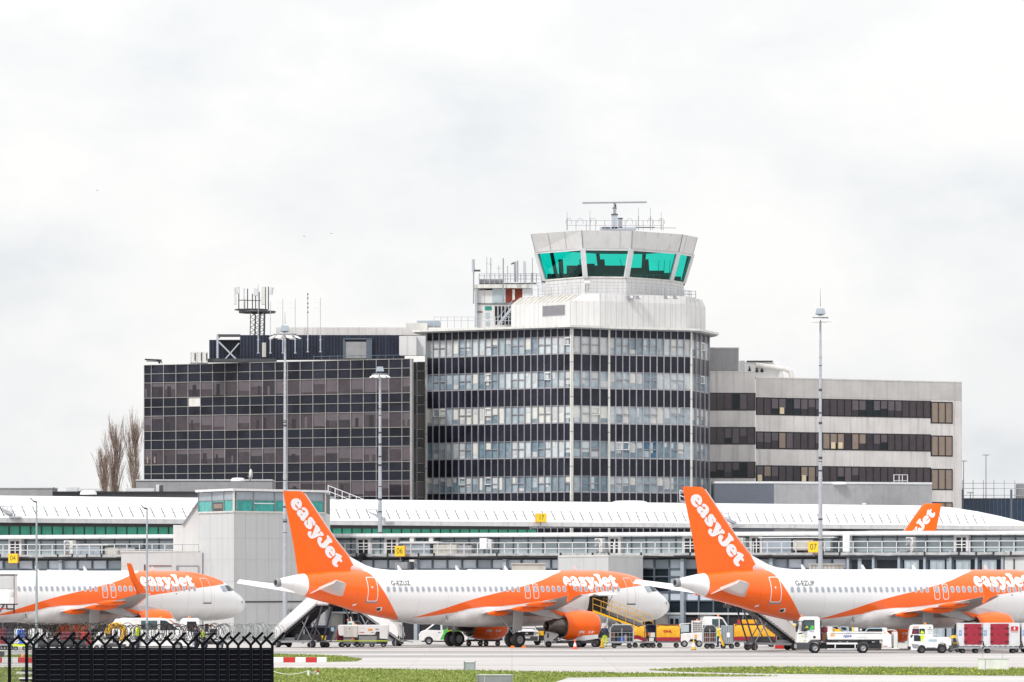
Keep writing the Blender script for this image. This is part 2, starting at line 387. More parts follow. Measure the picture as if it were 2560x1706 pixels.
def make_aircraft():
    root = thing('airliner', 'white and orange airliner', 'airliner')
    # fuselage
    ss = [0.0, .03, .07, .12, .2, .3, .42, .56, .72, .9, 1.1, 1.3, 1.5, 1.7, 1.9, 2.15, 2.4, 2.7, 3, 3.4, 3.8, 4.3, 4.8, 5.4, 6, 6.6, 7.2]
    s = 8.0
    while s < 24.6: ss.append(s); s += 1.0
    while s < 37.3: ss.append(s); s += 0.35
    ss.append(37.57); rings = []
    for s in ss:
        t, b, w = fus(s); c = (t+b)/2; h = max((t-b)/2, 0.012)
        rings.append([P_(s, w*math.sin(2*math.pi*i/72), c+h*math.cos(2*math.pi*i/72)) for i in range(72)])
    mb = MB(); mb.loft(rings, 'livery', True, True)
    body = mb.build('fuselage', root)
    mb = MB(); mb.revolve([(0.30, .31), (.1, .325), (-.04, .305), (-.07, .28), (-.07, .21), (0.2, .17)], 'mid_grey', 24, 'x', P_(37.57, 0, 4.9)); mb.revolve([(-.03, .22), (-.03, .001)], 'black', 24, 'x', P_(37.57, 0, 4.9))
    mb.build('exhaust', root)
    # belly fairing
    fs = [(10.4, 1.2, 2.35, .4), (11.2, 1.75, 2.4, .72), (12.2, 2.02, 2.48, .90), (14, 2.12, 2.52, .98), (17, 2.14, 2.52, 1.0), (19.5, 2.1, 2.5, .98), (21, 1.98, 2.45, .88), (21.9, 1.78, 2.4, .72), (22.5, 1.4, 2.32, .5), (22.85, .8, 2.25, .28)]
    rings = []
    for s, w, c, h in fs:
        ring = []
        for i in range(40):
            t = 2*math.pi*i/40; a, q = math.sin(t), math.cos(t)
            ring.append(P_(s, w*math.copysign(abs(a)**.8, a), c+h*math.copysign(abs(q)**.8, q)))
        rings.append(ring)
    mb = MB(); mb.loft(rings, 'fairing_white', True, True); mb.build('belly_fairing', root)
    mb = MB()
    for sg in (-1, 1):
        mb.path([P_(22.55+.28*math.cos(R(a)), sg*(1.28+.2*math.cos(R(a))), 2.42+.33*math.sin(R(a))) for a in range(-150, 60, 20)], .025, 'dark_grey')
    mb.build('fairing_seal', root)
    # fin
    def af(s0, s1, z, th, y=0, n=12):
        xs = [0.5*(1-math.cos(math.pi*i/n)) for i in range(n+1)]
        def hh(x): return 5*th*(.2969*math.sqrt(x)-.126*x-.3516*x*x+.2843*x**3-.1036*x**4)
        return [(s0+(s1-s0)*x, hh(x)*(s1-s0)) for x in xs] + [(s0+(s1-s0)*x, -hh(x)*(s1-s0)) for x in reversed(xs[1:-1])]
    fl = [(5.35, 29.2, 35.6, .09), (6.15, 30.18, 35.72, .09), (8.2, 32.2, 36.1, .09), (10.9, 34.45, 36.78, .09), (11.55, 35.0, 36.93, .085), (11.72, 35.35, 36.97, .05)]
    mb = MB(); mb.loft([[P_(p[0], p[1], z) for p in af(a, b, z, th)] for z, a, b, th in fl], 'orange', True, True)
    le = [(5.35, 29.2), (6.15, 30.18), (8.2, 32.2), (10.9, 34.45), (11.55, 35.0)]
    mb.build('fin', root)
    mb = MB(); mb.path([P_(a-.03, 0, z) for z, a in le], .045, 'plane_white', 8); mb.build('fin_leading_edge', root)
    mb = MB(); mb.bar(P_(34.1, -.115, 6.0), P_(35.55, -.09, 11.2), .012, 'letter_dark', .03); mb.build('rudder_joint', root)
    # dorsal fillet
    mb = MB(); rings = []
    for s, z in ((26.9, 5.86), (27.8, 5.93), (28.6, 6.02), (29.3, 6.2), (30.1, 6.55), (30.9, 6.9)):
        w = .02+.16*(s-26.9)/4
        rings.append([P_(s, -w*1.8, 5.6), P_(s, -w, (5.6+z)/2), P_(s, -w*.4, z-.03), P_(s, 0, z), P_(s, w*.4, z-.03), P_(s, w, (5.6+z)/2), P_(s, w*1.8, 5.6)])
    mb.loft(rings, 'plane_white', True, True); mb.build('dorsal_fillet', root)
    # fin lettering, both sides
    ylo = lambda s, z: 0
    def fin_half(s, z):
        zs = [f[0] for f in fl]; a = interp(z, zs, [f[1] for f in fl]); b = interp(z, zs, [f[2] for f in fl]); x = min(max((s-a)/(b-a), 0.001), 1)
        return 5*.09*(.2969*math.sqrt(x)-.126*x-.3516*x*x+.2843*x**3-.1036*x**4)*(b-a)
    mb = MB()
    for g in FIN: tess_add(mb, g, lambda p: P_(p[0], -(fin_half(*p)+.02), p[1]), 'letter_white')
    L = 5.15; a = Vector((31.62, 6.25)); d = Vector((.68, .73)).normalized(); nr = Vector((-d.y, d.x)) * 1.0
    for g in WORD:
        # port side: reads upward along the leading edge
        def fn(p):
            q = Vector((32.95, 7.05)) + d*(p[0]*L) + Vector((-d.y, d.x))*(p[1]*L)
            return P_(q.x, fin_half(q.x, q.y)+.02, q.y)
        tess_add(mb, g, fn, 'letter_white')
    mb.build('fin_lettering', root)
    # fuselage lettering
    mb = MB(); L = 5.35
    for g in WORD: conform([[(11.72-p[0]*L-.10*(p[1]), 4.57+p[1]*L*1.02) for p in q] for q in g], -1, 'letter_white', mb, .02, .1)
    for g in WORD: conform([[(6.2+p[0]*L, 4.57+p[1]*L*1.02) for p in q] for q in g], 1, 'letter_white', mb, .02, .1)
    mb.build('lettering', root)
    # windows
    wpos = [28.55-.533*i for i in range(24)] + [15.40, 14.60] + [13.92-.533*i for i in range(15)]
    mb0 = {}
    for sg in (-1, 1):
        for s in wpos:
            mb = MB(); conform([rrect(s-.165, s+.165, 4.42-.24, 4.42+.24, .155)], sg, 'pane_rim', mb, .008, .2)
            conform([rrect(s-.115, s+.115, 4.42-.18, 4.42+.18, .11)], sg, 'pane', mb, .015, .2); mb.build('window', root)
    # doors
    def outline(s0, s1, z0, z1, r, w, m, lean=0, sg=-1, sill=False, nm='door'):
        mb = MB(); conform([rrect(s0, s1, z0, z1, r, 5, lean), rrect(s0+w, s1-w, z0+w, z1-w, r*.8, 5, lean)], sg, m, mb, .012, .1)
        o = mb.build(nm, root)
        if sill:
            mb = MB(); conform([[(s0-.08, z0-.1), (s1+.08, z0-.1), (s1+.08, z0-.02), (s0-.08, z0-.02)]], sg, 'mid_grey', mb, .03, .1); mb.build('door_sill', o)
        return o
    for sg in (-1, 1):
        outline(29.42, 30.28, 3.5, 5.33, .16, .06, 'plane_white', .0, sg, True)
        outline(4.72, 5.58, 3.27, 5.27, .14, .045, 'pane_rim', .0, sg)
        outline(15.15, 15.68, 3.68, 4.83, .16, .05, 'letter_white', 0, sg, nm='overwing_exit')
        outline(14.33, 14.86, 3.68, 4.83, .16, .05, 'letter_white', 0, sg, nm='overwing_exit')
        mb = MB(); conform([[(4.7, 3.19), (5.6, 3.19), (5.6, 3.27), (4.7, 3.27)]], sg, 'dark_grey', mb, .02); mb.build('door_sill', root)
        mb = MB(); conform([[(3.62, 4.6), (3.02, 4.68), (2.86, 4.2), (3.4, 4.14)]], sg, 'pane', mb, .015)
        conform([[(2.95, 4.68), (2.42, 4.66), (2.12, 4.24), (2.78, 4.2)]], sg, 'glass_dark', mb, .015)
        conform([[(2.34, 4.72), (2.0, 4.6), (1.66, 4.28), (2.02, 4.24)]], sg, 'glass_dark', mb, .015)
        mb.build('cockpit_window', root)
    mb = MB()
    conform([[(29.25, 3.05), (28.85, 3.1), (28.72, 2.82), (29.1, 2.76)]], -1, 'letter_white', mb, .012)
    conform([[(29.2, 3.0), (28.92, 3.04), (28.86, 2.84), (29.12, 2.8)]], -1, 'black', mb, .02)
    conform([[(31.2, 3.28), (30.95, 3.36), (30.9, 3.24), (31.1, 3.16)]], -1, 'letter_white', mb, .014)
    conform([rrect(29.85, 29.97, 4.5, 4.64, .05)], -1, 'letter_white', mb, .016)
    conform([rrect(8.3, 8.4, 3.95, 4.05, .04)], -1, 'dark_grey', mb, .016); conform([rrect(1.0, 1.12, 3.2, 3.4, .04)], -1, 'dark_grey', mb, .016)
    conform([[(27.0, 2.06), (26.1, 1.96), (26.1, 2.0), (27.0, 2.1)]], -1, 'dark_grey', mb, .05)
    mb.build('hatch', root)
    mb = MB()
    for s in (26.2, 16.0, 9.2, 20.7): mb.prism([(MG-s-.12, 5.84), (MG-s+.25, 5.84), (MG-s-.05, 6.22), (MG-s-.2, 6.22)], -.015, .015, 'plane_white')
    mb.box(MG-19.5, MG-16.8, -.3, .3, 5.8, 5.93, 'plane_white')
    mb.build('antenna', root)
    # wings
    def wing_ring(y, s0, s1, z, th, n=14):
        xs = [0.5*(1-math.cos(math.pi*i/n)) for i in range(n+1)]; c = s1-s0
        def hh(x): return 5*th*(.2969*math.sqrt(x)-.126*x-.3516*x*x+.2843*x**3-.1036*x**4)*c
        cam = lambda x: .02*c*math.sin(math.pi*x)
        up = [P_(s0+c*x, y, z+hh(x)+cam(x)-.03*c*x) for x in xs]; lo = [P_(s0+c*x, y, z-hh(x)*.9+cam(x)-.03*c*x) for x in reversed(xs[1:-1])]
        return up + lo
    for sg in (-1, 1):
        sec = [(1.2, 12.3, 19.9, 2.62, .13), (2.1, 12.9, 19.95, 2.72, .13), (4.2, 14.2, 20.05, 2.95, .12), (6.5, 15.5, 20.15, 3.13, .115), (10, 17.6, 21.15, 3.42, .11), (13.5, 19.7, 22.15, 3.73, .105), (16.5, 21.55, 23.05, 4.0, .10), (16.95, 22.1, 23.15, 4.04, .09)]
        mb = MB(); rings = [wing_ring(sg*y, a, b, z, th) for y, a, b, z, th in sec]
        n = len(rings[0]); vs = [p for r in rings for p in r]
        for j in range(len(rings)-1):
            for i in range(n):
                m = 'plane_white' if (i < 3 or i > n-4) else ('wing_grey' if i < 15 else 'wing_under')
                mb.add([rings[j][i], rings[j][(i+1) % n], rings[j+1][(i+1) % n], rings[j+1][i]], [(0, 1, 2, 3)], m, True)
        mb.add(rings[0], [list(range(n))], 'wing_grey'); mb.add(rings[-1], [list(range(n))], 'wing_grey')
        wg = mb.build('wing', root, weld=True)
        # flap strip along trailing edge (white, slightly drooped)
        mb = MB()
        for (y0, a0, z0), (y1, a1, z1) in (((2.2, 19.2, 2.66), (6.4, 19.4, 3.03)), ((6.5, 19.4, 3.05), (12.8, 21.25, 3.57))):
            mb.loft([[P_(a0, sg*y0, z0+.06), P_(a0+.5, sg*y0, z0+.06), P_(a0+1.05, sg*y0, z0-.08), P_(a0+.5, sg*y0, z0-.06), P_(a0, sg*y0, z0-.08)],
                     [P_(a1, sg*y1, z1+.05), P_(a1+.4, sg*y1, z1+.05), P_(a1+.85, sg*y1, z1-.06), P_(a1+.4, sg*y1, z1-.05), P_(a1, sg*y1, z1-.06)]], 'plane_white', False)
        mb.build('flap', wg)
        for y, a, ln, z, k in ((3.9, 18.6, 2.3, 2.62, .9), (8.0, 18.5, 3.3, 2.98, 1.0), (11.6, 20.3, 2.9, 3.32, .85)):
            mb = MB(); rings = []
            for t, r in ((0, .03), (.12, .15), (.3, .25), (.55, .27), (.8, .17), (.95, .06), (1, .015)):
                zc = z - .10*t + .05
                rings.append([P_(a+ln*t, sg*y+k*r*.75*math.cos(2*math.pi*i/14), zc+k*r*1.0*math.sin(2*math.pi*i/14)) for i in range(14)])
            mb.loft(rings, 'orange'); mb.build('flap_fairing', wg)
        # tip fence
        mb = MB()
        pf = [(22.15, 4.06), (22.9, 4.38), (23.4, 4.82), (23.52, 4.82), (23.36, 4.1)] + ([(23.52, 3.5), (23.42, 3.46), (22.85, 3.84)] if sg < 0 else [(23.3, 3.95), (22.6, 3.95)])
        mb.prism([(MG-p[0], p[1]) for p in pf], sg*16.93, sg*17.0, 'orange'); mb.build('wingtip_fence', wg, bevel=.015)
        mb = MB(); mb.loft([[P_(21.2, sg*16.7, 4.03), P_(22.1, sg*17.0, 4.10), P_(22.1, sg*17.0, 3.99), P_(21.2, sg*16.7, 3.98)], [P_(22.1, sg*16.9, 4.05), P_(22.8, sg*16.98, 4.10), P_(22.8, sg*16.98, 4.0), P_(22.1, sg*16.9, 4.0)]], 'plane_white', False)
        # horizontal stabiliser
        mb2 = MB(); rings = []; hinge = []
        for y, a, b, z, th in ((.6, 31.9, 34.95, 4.42, .10), (1.2, 32.3, 35.1, 4.5, .10), (6.0, 35.55, 36.75, 5.05, .09), (6.22, 35.85, 36.8, 5.08, .06)):
            xs = [0.5*(1-math.cos(math.pi*i/10)) for i in range(11)]; c = b-a
            hh = lambda x: 5*th*(.2969*math.sqrt(x)-.126*x-.3516*x*x+.2843*x**3-.1036*x**4)*c
            tw = -.27; zc_ = lambda x: z-tw*(x-.7)*c; hinge.append((a+.74*c, a+1.0*c, sg*y, zc_(.74)+.06, .40 if y < 3 else .26)); xs = [x*.76 for x in xs]
            rings.append([P_(a+c*x, sg*y, z+hh(x)-tw*(x-.7)*c) for x in xs] + [P_(a+c*x, sg*y, z-hh(x)-tw*(x-.7)*c) for x in reversed(xs[1:-1])])
        mb2.loft(rings, 'plane_white'); stb = mb2.build('stabiliser', root)
        mb2 = MB(); mb2.loft([[P_(h0, y, zh), P_(h1, y, zh-dr), P_(h1, y, zh-dr-.03), P_(h0, y, zh-.10)] for h0, h1, y, zh, dr in hinge], 'plane_white', False); mb2.build('elevator', stb)
    # engines
    for sg in (-1, 1):
        cz = 1.62; c = (0, sg*5.75, cz)
        mb = MB()
        pr = [(11.98, .90), (12.02, .99), (12.15, 1.05), (12.45, 1.12), (13.0, 1.17), (13.7, 1.165), (14.4, 1.09), (15.2, .95)]
        mb.revolve([(MG-a, r) for a, r in pr[2:]], 'orange', 48, 'x', c)
        mb.revolve([(MG-a, r) for a, r in ((12.5, .80), (12.1, .82), (12.0, .86), (11.98, .90), (12.02, .99), (12.15, 1.05))], 'alu', 48, 'x', c)
        mb.revolve([(MG-a, r) for a, r in ((15.2, .95), (15.2, .92), (14.6, .98), (14.0, 1.0))], 'alu', 48, 'x', c)
        eng = mb.build('engine', root)
        mb = MB(); mb.revolve([(MG-12.6, .82), (MG-12.6, .02)], 'dark_grey', 32, 'x', c); mb.revolve([(MG-12.25, .02), (MG-12.6, .25)], 'mid_grey', 16, 'x', c); mb.build('fan', eng)
        mb = MB(); mb.revolve([(MG-14.0, 1.0), (MG-14.0, .3)], 'black', 32, 'x', c)
        mb.revolve([(MG-a, r) for a, r in ((14.0, .76), (14.7, .74), (15.15, .68))], 'alu', 32, 'x', c)
        mb.revolve([(MG-a, r) for a, r in ((15.15, .68), (15.6, .58), (16.1, .47), (16.6, .38), (16.6, .34), (16.2, .34))], 'hot_metal', 32, 'x', c)
        mb.revolve([(MG-16.15, .36), (MG-16.15, .01)], 'black', 32, 'x', c)
        mb.revolve([(MG-a, r) for a, r in ((16.1, .16), (16.5, .12), (16.9, .02))], 'hot_metal', 16, 'x', c)
        mb.build('exhaust_nozzle', eng)
        mb = MB(); mb.loft([[P_(12.9, sg*5.75-.14, 2.7), P_(12.9, sg*5.75+.14, 2.7), P_(12.9, sg*5.75+.14, 2.82), P_(12.9, sg*5.75-.14, 2.82)],
                            [P_(14.2, sg*5.75-.2, 2.2), P_(14.2, sg*5.75+.2, 2.2), P_(14.2, sg*5.75+.2, 3.08), P_(14.2, sg*5.75-.2, 3.08)],
                            [P_(15.8, sg*5.75-.2, 2.15), P_(15.8, sg*5.75+.2, 2.15), P_(15.8, sg*5.75+.2, 3.1), P_(15.8, sg*5.75-.2, 3.1)],
                            [P_(17.6, sg*5.75-.1, 2.5), P_(17.6, sg*5.75+.1, 2.5), P_(17.6, sg*5.75+.1, 3.0), P_(17.6, sg*5.75-.1, 3.0)],
                            [P_(18.6, sg*5.75-.02, 2.8), P_(18.6, sg*5.75+.02, 2.8), P_(18.6, sg*5.75+.02, 3.0), P_(18.6, sg*5.75-.02, 3.0)]], 'wing_grey', False)
        mb.build('pylon', root, bevel=.03)
        mb = MB(); mb.prism([(MG-14.6, 2.35), (MG-15.2, 2.68), (MG-16.4, 2.84), (MG-15.4, 2.4)], sg*5.75-.33, sg*5.75+.33, 'orange'); mb.build('cowl_tail', eng)
        mb = MB()
        for a, t, sz in ((14.0, 'CFM', .26), (13.1, '56-5B', .22)):
            vs, fc = text_tris(t, sz, .012); ang = -24
            out = []
            for v in vs:
                s_ = a - v[0]; zz = -.48 + v[1]; rr = interp(s_, [p[0] for p in pr], [p[1] for p in pr])+.012
                out.append(P_(s_, sg*5.75-math.sqrt(max(0, rr*rr-zz*zz)), cz+zz))
            mb.add(out, fc, 'letter_white')
        for a in (14.2, 13.75, 13.2):
            rr = interp(a, [p[0] for p in pr], [p[1] for p in pr])+.012
            mb.add([P_(a+.03, sg*5.75-math.sqrt(rr*rr-.77**2), cz-.77), P_(a-.03, sg*5.75-math.sqrt(rr*rr-.77**2), cz-.77), P_(a-.06, sg*5.75-math.sqrt(rr*rr-.66**2), cz-.66), P_(a, sg*5.75-math.sqrt(rr*rr-.66**2), cz-.66)], [(0, 1, 2, 3)], 'letter_white')
        mb.build('engine_lettering', eng)
    # landing gear
    for sg in (-1, 1):
        y = sg*3.8; s = 18.1; mb = MB()
        mb.tube(P_(s, y, .57), P_(s, y, 2.75), .13, 'steel', .17, 12); mb.tube(P_(s, y-.42, .57), P_(s, y+.42, .57), .08, 'steel')
        mb.tube(P_(s+.1, y, 1.0), P_(s+.9, y*.8, 2.5), .05, 'steel'); mb.tube(P_(s-.12, y, .8), P_(s-.35, y, 1.4), .03, 'steel'); mb.tube(P_(s-.12, y, 1.9), P_(s-.35, y, 1.4), .03, 'steel')
        mb.hexa([P_(s+.42, y+sg*.25, 1.25), P_(s-.42, y+sg*.25, 1.25), P_(s-.42, y+sg*.32, 1.25), P_(s+.42, y+sg*.32, 1.25), P_(s+.45, y+sg*.42, 2.85), P_(s-.5, y+sg*.42, 2.85), P_(s-.5, y+sg*.5, 2.85), P_(s+.45, y+sg*.5, 2.85)], 'wing_grey')
        gear = mb.build('landing_gear', root)
        for k in (-1, 1):
            yy = y+k*.44; mb = MB()
            mb.revolve([(-.20, .30), (-.22, .42), (-.17, .54), (-.06, .585), (.06, .585), (.17, .54), (.22, .42), (.20, .30)], 'rubber', 32, 'y', P_(s, yy, .585))
            w = mb.build('wheel', gear)
            mb = MB(); mb.revolve([(-.2, .30), (-.12, .26), (-.12, .12), (-.19, .10), (-.19, .001)], 'mid_grey', 24, 'y', P_(s, yy, .585)); mb.revolve([(.2, .30), (.12, .26), (.12, .12), (.19, .10), (.19, .001)], 'mid_grey', 24, 'y', P_(s, yy, .585)); mb.build('rim', w)
    mb = MB(); mb.tube(P_(5.07, 0, .38), P_(5.07, 0, 1.9), .09, 'steel', .11, 12); mb.tube(P_(5.07, 0, 1.0), P_(6.1, 0, 1.8), .05, 'steel')
    mb.box(MG-5.6, MG-4.6, .42, .46, 1.1, 1.85, 'plane_white'); mb.box(MG-5.6, MG-4.6, -.46, -.42, 1.1, 1.85, 'plane_white'); gear = mb.build('nose_gear', root)
    for k in (-1, 1):
        mb = MB(); mb.revolve([(-.10, .001), (-.11, .2), (-.11, .3), (-.05, .38), (.05, .38), (.11, .3), (.11, .2), (.10, .001)], 'rubber', 24, 'y', P_(5.07, k*.25, .38)); mb.build('wheel', gear)
    return root
def reg_text(root, txt):
    mb = MB(); vs, fs = text_tris(txt, .62, .004)
    mb.add([P_(27.35-v[0]*.80, -(side_y(27.35-v[0]*.80, 4.87+v[1]*.8)+.03), 4.87+v[1]*.8) for v in vs], fs, 'letter_dark'); mb.build('registration', root)
A2 = make_aircraft()
def put(o, k):
    X0, Y0, a = PLACE[k]; o.location = (X0, Y0, 0); o.rotation_euler = (0, 0, R(a))
A3 = copy_tree(A2); A1 = copy_tree(A2)
A4 = copy_tree(A2, None, ('window', 'door', 'overwing_exit', 'cockpit_window', 'hatch', 'registration'))
put(A1, 1); put(A2, 2); put(A3, 3)
tail = W(2330, 1290, 457.0)
yaw4 = 180-36.0; a = R(yaw4); s4 = 36.0
A4.location = (tail.x-(MG-s4)*math.cos(a), 457.0-(MG-s4)*math.sin(a), 0); A4.rotation_euler = (0, 0, a)
g = 'orange and white airliners parked on the apron'
tag(A1, 'orange and white airliner with an upturned orange sharklet, nose before the grey panelled block', 'airliner', g)
tag(A2, 'white and orange airliner with open cargo door and a yellow conveyor loader', 'airliner', g)
tag(A3, 'white and orange airliner behind the white service truck and red curtained containers', 'airliner', g)
tag(A4, 'orange tail fin of an airliner facing left behind the terminal walkway roof', 'airliner', g)
reg_text(A2, 'G-EZUZ'); reg_text(A3, 'G-EZUP')
# sharklets on the left aircraft instead of fences
for ch in [c for c in A1.children if c.name.startswith('wing')]:
    if not ch.name.startswith('wing.') and ch.name != 'wing': continue
    for q in [c for c in ch.children if c.name.startswith('wingtip_fence')]: 
        sgn = 1 if q.data.vertices[0].co.y > 0 else -1
        bpy.data.objects.remove(q)
        mb = MB(); rings = []
        for t, a_, b_, y, z in ((0, 21.75, 23.1, 16.6, 4.0), (.15, 22.2, 23.3, 17.05, 4.12), (.3, 22.75, 23.6, 17.3, 4.45), (.6, 23.6, 24.25, 17.48, 5.3), (1, 24.15, 24.6, 17.6, 6.3), (1.05, 24.35, 24.63, 17.62, 6.4)):
            c = b_-a_; nx = min(1, t*3)
            ring = []
            for u, h in ((0, 0), (.15, .04), (.45, .055), (1, 0), (.45, -.035), (.15, -.03)):
                ring.append(P_(a_+c*u, sgn*(y-nx*h*c), z+(1-nx)*h*c))
            rings.append(ring)
        mb.loft(rings, 'orange', True, True); mb.build('sharklet', ch)
# open cargo door: shade of the hold painted as a dark skin patch, plus leaf
mb = MB(); conform([rrect(7.55, 9.4, 2.55, 3.85, .12)], -1, 'hold_dark', mb, .014, .1); cd = mb.build('dark_hold_patch', A2)
mb = MB(); yb = side_y(8.45, 3.85)
mb.loft([[P_(7.55, -yb, 3.84), P_(9.4, -yb, 3.84), P_(9.4, -yb, 3.90), P_(7.55, -yb, 3.90)], [P_(7.55, -yb-.65, 4.02), P_(9.4, -yb-.65, 4.02), P_(9.4, -yb-.65, 4.1), P_(7.55, -yb-.65, 4.1)], [P_(7.55, -yb-1.25, 3.9), P_(9.4, -yb-1.25, 3.9), P_(9.4, -yb-1.25, 3.97), P_(7.55, -yb-1.25, 3.97)]], 'plane_white', False)
mb.tube(P_(7.6, -yb-.05, 3.2), P_(7.6, -yb-.7, 4.0), .03, 'steel'); mb.build('door_leaf', cd)
# ================= GROUND, SKY =================
def ground_mat(name, base, joint=True, var=.12, tint=(.5,.5,.5)):
    m = bpy.data.materials.new(name); m.use_nodes = True; nt = m.node_tree; n = nt.nodes; l = nt.links; b = n['Principled BSDF']
    b.inputs['Roughness'].default_value = .85
    g = n.new('ShaderNodeNewGeometry')
    mp = n.new('ShaderNodeMapping'); mp.inputs['Scale'].default_value = (.03, .16, 1); l.new(g.outputs['Position'], mp.inputs['Vector'])
    a = n.new('ShaderNodeTexNoise'); a.inputs['Scale'].default_value = 1.0; a.inputs['Detail'].default_value = 8; l.new(mp.outputs['Vector'], a.inputs['Vector'])
    c = n.new('ShaderNodeTexNoise'); c.inputs['Scale'].default_value = 1.4; c.inputs['Detail'].default_value = 8; l.new(g.outputs['Position'], c.inputs['Vector'])
    mr = n.new('ShaderNodeValToRGB'); mr.color_ramp.elements[0].position = .36; mr.color_ramp.elements[1].position = .60
    mr.color_ramp.elements[0].color = tuple(base[i]*(1-var*1.8) for i in range(3))+(1,); mr.color_ramp.elements[1].color = tuple(base)+(1,)
    l.new(a.outputs['Fac'], mr.inputs['Fac'])
    k = n.new('ShaderNodeMapRange'); k.inputs['To Min'].default_value = .82; k.inputs['To Max'].default_value = 1.12; l.new(c.outputs['Fac'], k.inputs['Value'])
    s = n.new('ShaderNodeVectorMath'); s.operation = 'SCALE'; l.new(mr.outputs['Color'], s.inputs[0]); l.new(k.outputs['Result'], s.inputs['Scale'])
    out = s.outputs['Vector']
    if joint:
        br = n.new('ShaderNodeTexBrick'); br.offset = 0; br.inputs['Scale'].default_value = 1; br.inputs['Brick Width'].default_value = 6; br.inputs['Row Height'].default_value = 6
        br.inputs['Mortar Size'].default_value = .035; br.inputs['Color1'].default_value = (1, 1, 1, 1); br.inputs['Color2'].default_value = (.93, .93, .92, 1); br.inputs['Mortar'].default_value = (.8, .8, .8, 1)
        l.new(g.outputs['Position'], br.inputs['Vector'])
        v = n.new('ShaderNodeVectorMath'); v.operation = 'MULTIPLY'; l.new(out, v.inputs[0]); l.new(br.outputs['Color'], v.inputs[1]); out = v.outputs['Vector']
    l.new(out, b.inputs['Base Color']); MATS[name] = m
ground_mat('apron', (.53, .505, .49)); ground_mat('taxiway', (.36, .345, .345), False, .15); ground_mat('pale_path', (.54, .525, .51), False, .1)
mat('soil', (.21, .27, .06), .95, var=.35, scale=.6, bump=.4, bscale=8)
mat('grass_a', (.235, .285, .085), .9, var=.3, scale=.5, spec=.2); mat('grass_b', (.21, .29, .05), .9, var=.3, scale=.5, spec=.2); mat('grass_dry', (.34, .36, .13), .9, var=.2, spec=.2)
mat('flower', (.9, .75, .02), .8, var=0); mat('line_white', (.72, .72, .70), .7, var=.2)
mb = MB(); mb.quad((-3000, -200, 0), (3000, -200, 0), (3000, 6000, 0), (-3000, 6000, 0), 'apron'); mb.build('ground', kind='structure')
def sheet(name, pts, m, dz, kind='structure'):
    ps = [G(*p) for p in pts]; mb = MB(); t = tessellate_polygon([[Vector((p.x, p.y, 0)) for p in ps]])
    mb.add([(p.x, p.y, dz) for p in ps], [list(x) for x in t], m); mb.build(name, kind=kind); return ps
sheet('taxiway', [(-900, 1628), (3400, 1628), (3400, 1634), (-900, 1634)], 'taxiway', .004)
sheet('taxiway', [(-900, 1638), (1500, 1639), (2300, 1641), (1500, 1644), (-900, 1645)], 'taxiway', .004)
sheet('path', [(1250, 1694), (1900, 1692), (3400, 1694), (3400, 1760), (1250, 1760)], 'pale_path', .008)
GR = [('grass_verge', [(-700, 1640), (300, 1638), (680, 1636), (850, 1641), (905, 1649), (890, 1654), (780, 1656), (300, 1657), (-700, 1658)]),
      ('grass_verge', [(-700, 1670), (300, 1671), (682, 1672), (900, 1673), (1250, 1679), (1650, 1685), (1950, 1691), (1700, 1692.5), (1420, 1695), (1350, 1720), (1300, 1760), (-700, 1760)]),
      ('grass_verge', [(1623, 1676), (1700, 1672), (1860, 1669), (2200, 1670), (2560, 1672), (3300, 1674), (3300, 1690), (2560, 1690), (2200, 1688), (1860, 1684), (1700, 1680)])]
def inside(p, poly):
    c = False; n = len(poly)
    for i in range(n):
        a, b = poly[i], poly[(i+1) % n]
        if (a.y > p[1]) != (b.y > p[1]) and p[0] < (b.x-a.x)*(p[1]-a.y)/(b.y-a.y)+a.x: c = not c
    return c
rg = random.Random(5); mb = MB()
for nm, pts in GR:
    ps = sheet(nm, pts, 'soil', .012)
    x0, x1 = -34, 44; y0 = max(255, min(p.y for p in ps)); y1 = max(p.y for p in ps)
    n = int((x1-x0)*(y1-y0)*20)
    for _ in range(n):
        x, y = rg.uniform(x0, x1), rg.uniform(y0, y1)
        if abs(x/y) > .105 or not inside((x, y), ps): continue
        h = rg.uniform(.05, .12)*(1.5 if rg.random() < .06 else 1); w = rg.uniform(.025, .06); a = rg.uniform(-.12, .12)
        m = rg.choice(('grass_a', 'grass_a', 'grass_b', 'grass_dry'))
        mb.add([(x-w, y, .01), (x+w, y+rg.uniform(-.05, .05), .01), (x+a, y+rg.uniform(-.06, .06), h)], [(0, 1, 2)], m)
        if rg.random() < .005 and x > 10: mb.box(x, x+.07, y, y+.05, h, h+.05, 'flower')
mb.build('grass', kind='stuff')
# world
w = bpy.data.worlds.new('World'); SC.world = w; w.use_nodes = True; nt = w.node_tree; n = nt.nodes; l = nt.links
bg = n['Background']
SUN_EL, SUN_AZ = R(48), R(-35)   # azimuth measured from -Y (behind the camera) towards -X
sun_dir = Vector((math.sin(R(-40))*math.cos(SUN_EL), -math.cos(R(-40))*math.cos(SUN_EL), math.sin(SUN_EL)))
sky = n.new('ShaderNodeTexSky'); sky.sky_type = 'NISHITA'; sky.sun_disc = False; sky.sun_elevation = SUN_EL
sky.sun_rotation = math.atan2(sun_dir.x, sun_dir.y); sky.dust_density = 2
tc = n.new('ShaderNodeTexCoord')
sep = n.new('ShaderNodeSeparateXYZ'); l.new(tc.outputs['Generated'], sep.inputs[0])
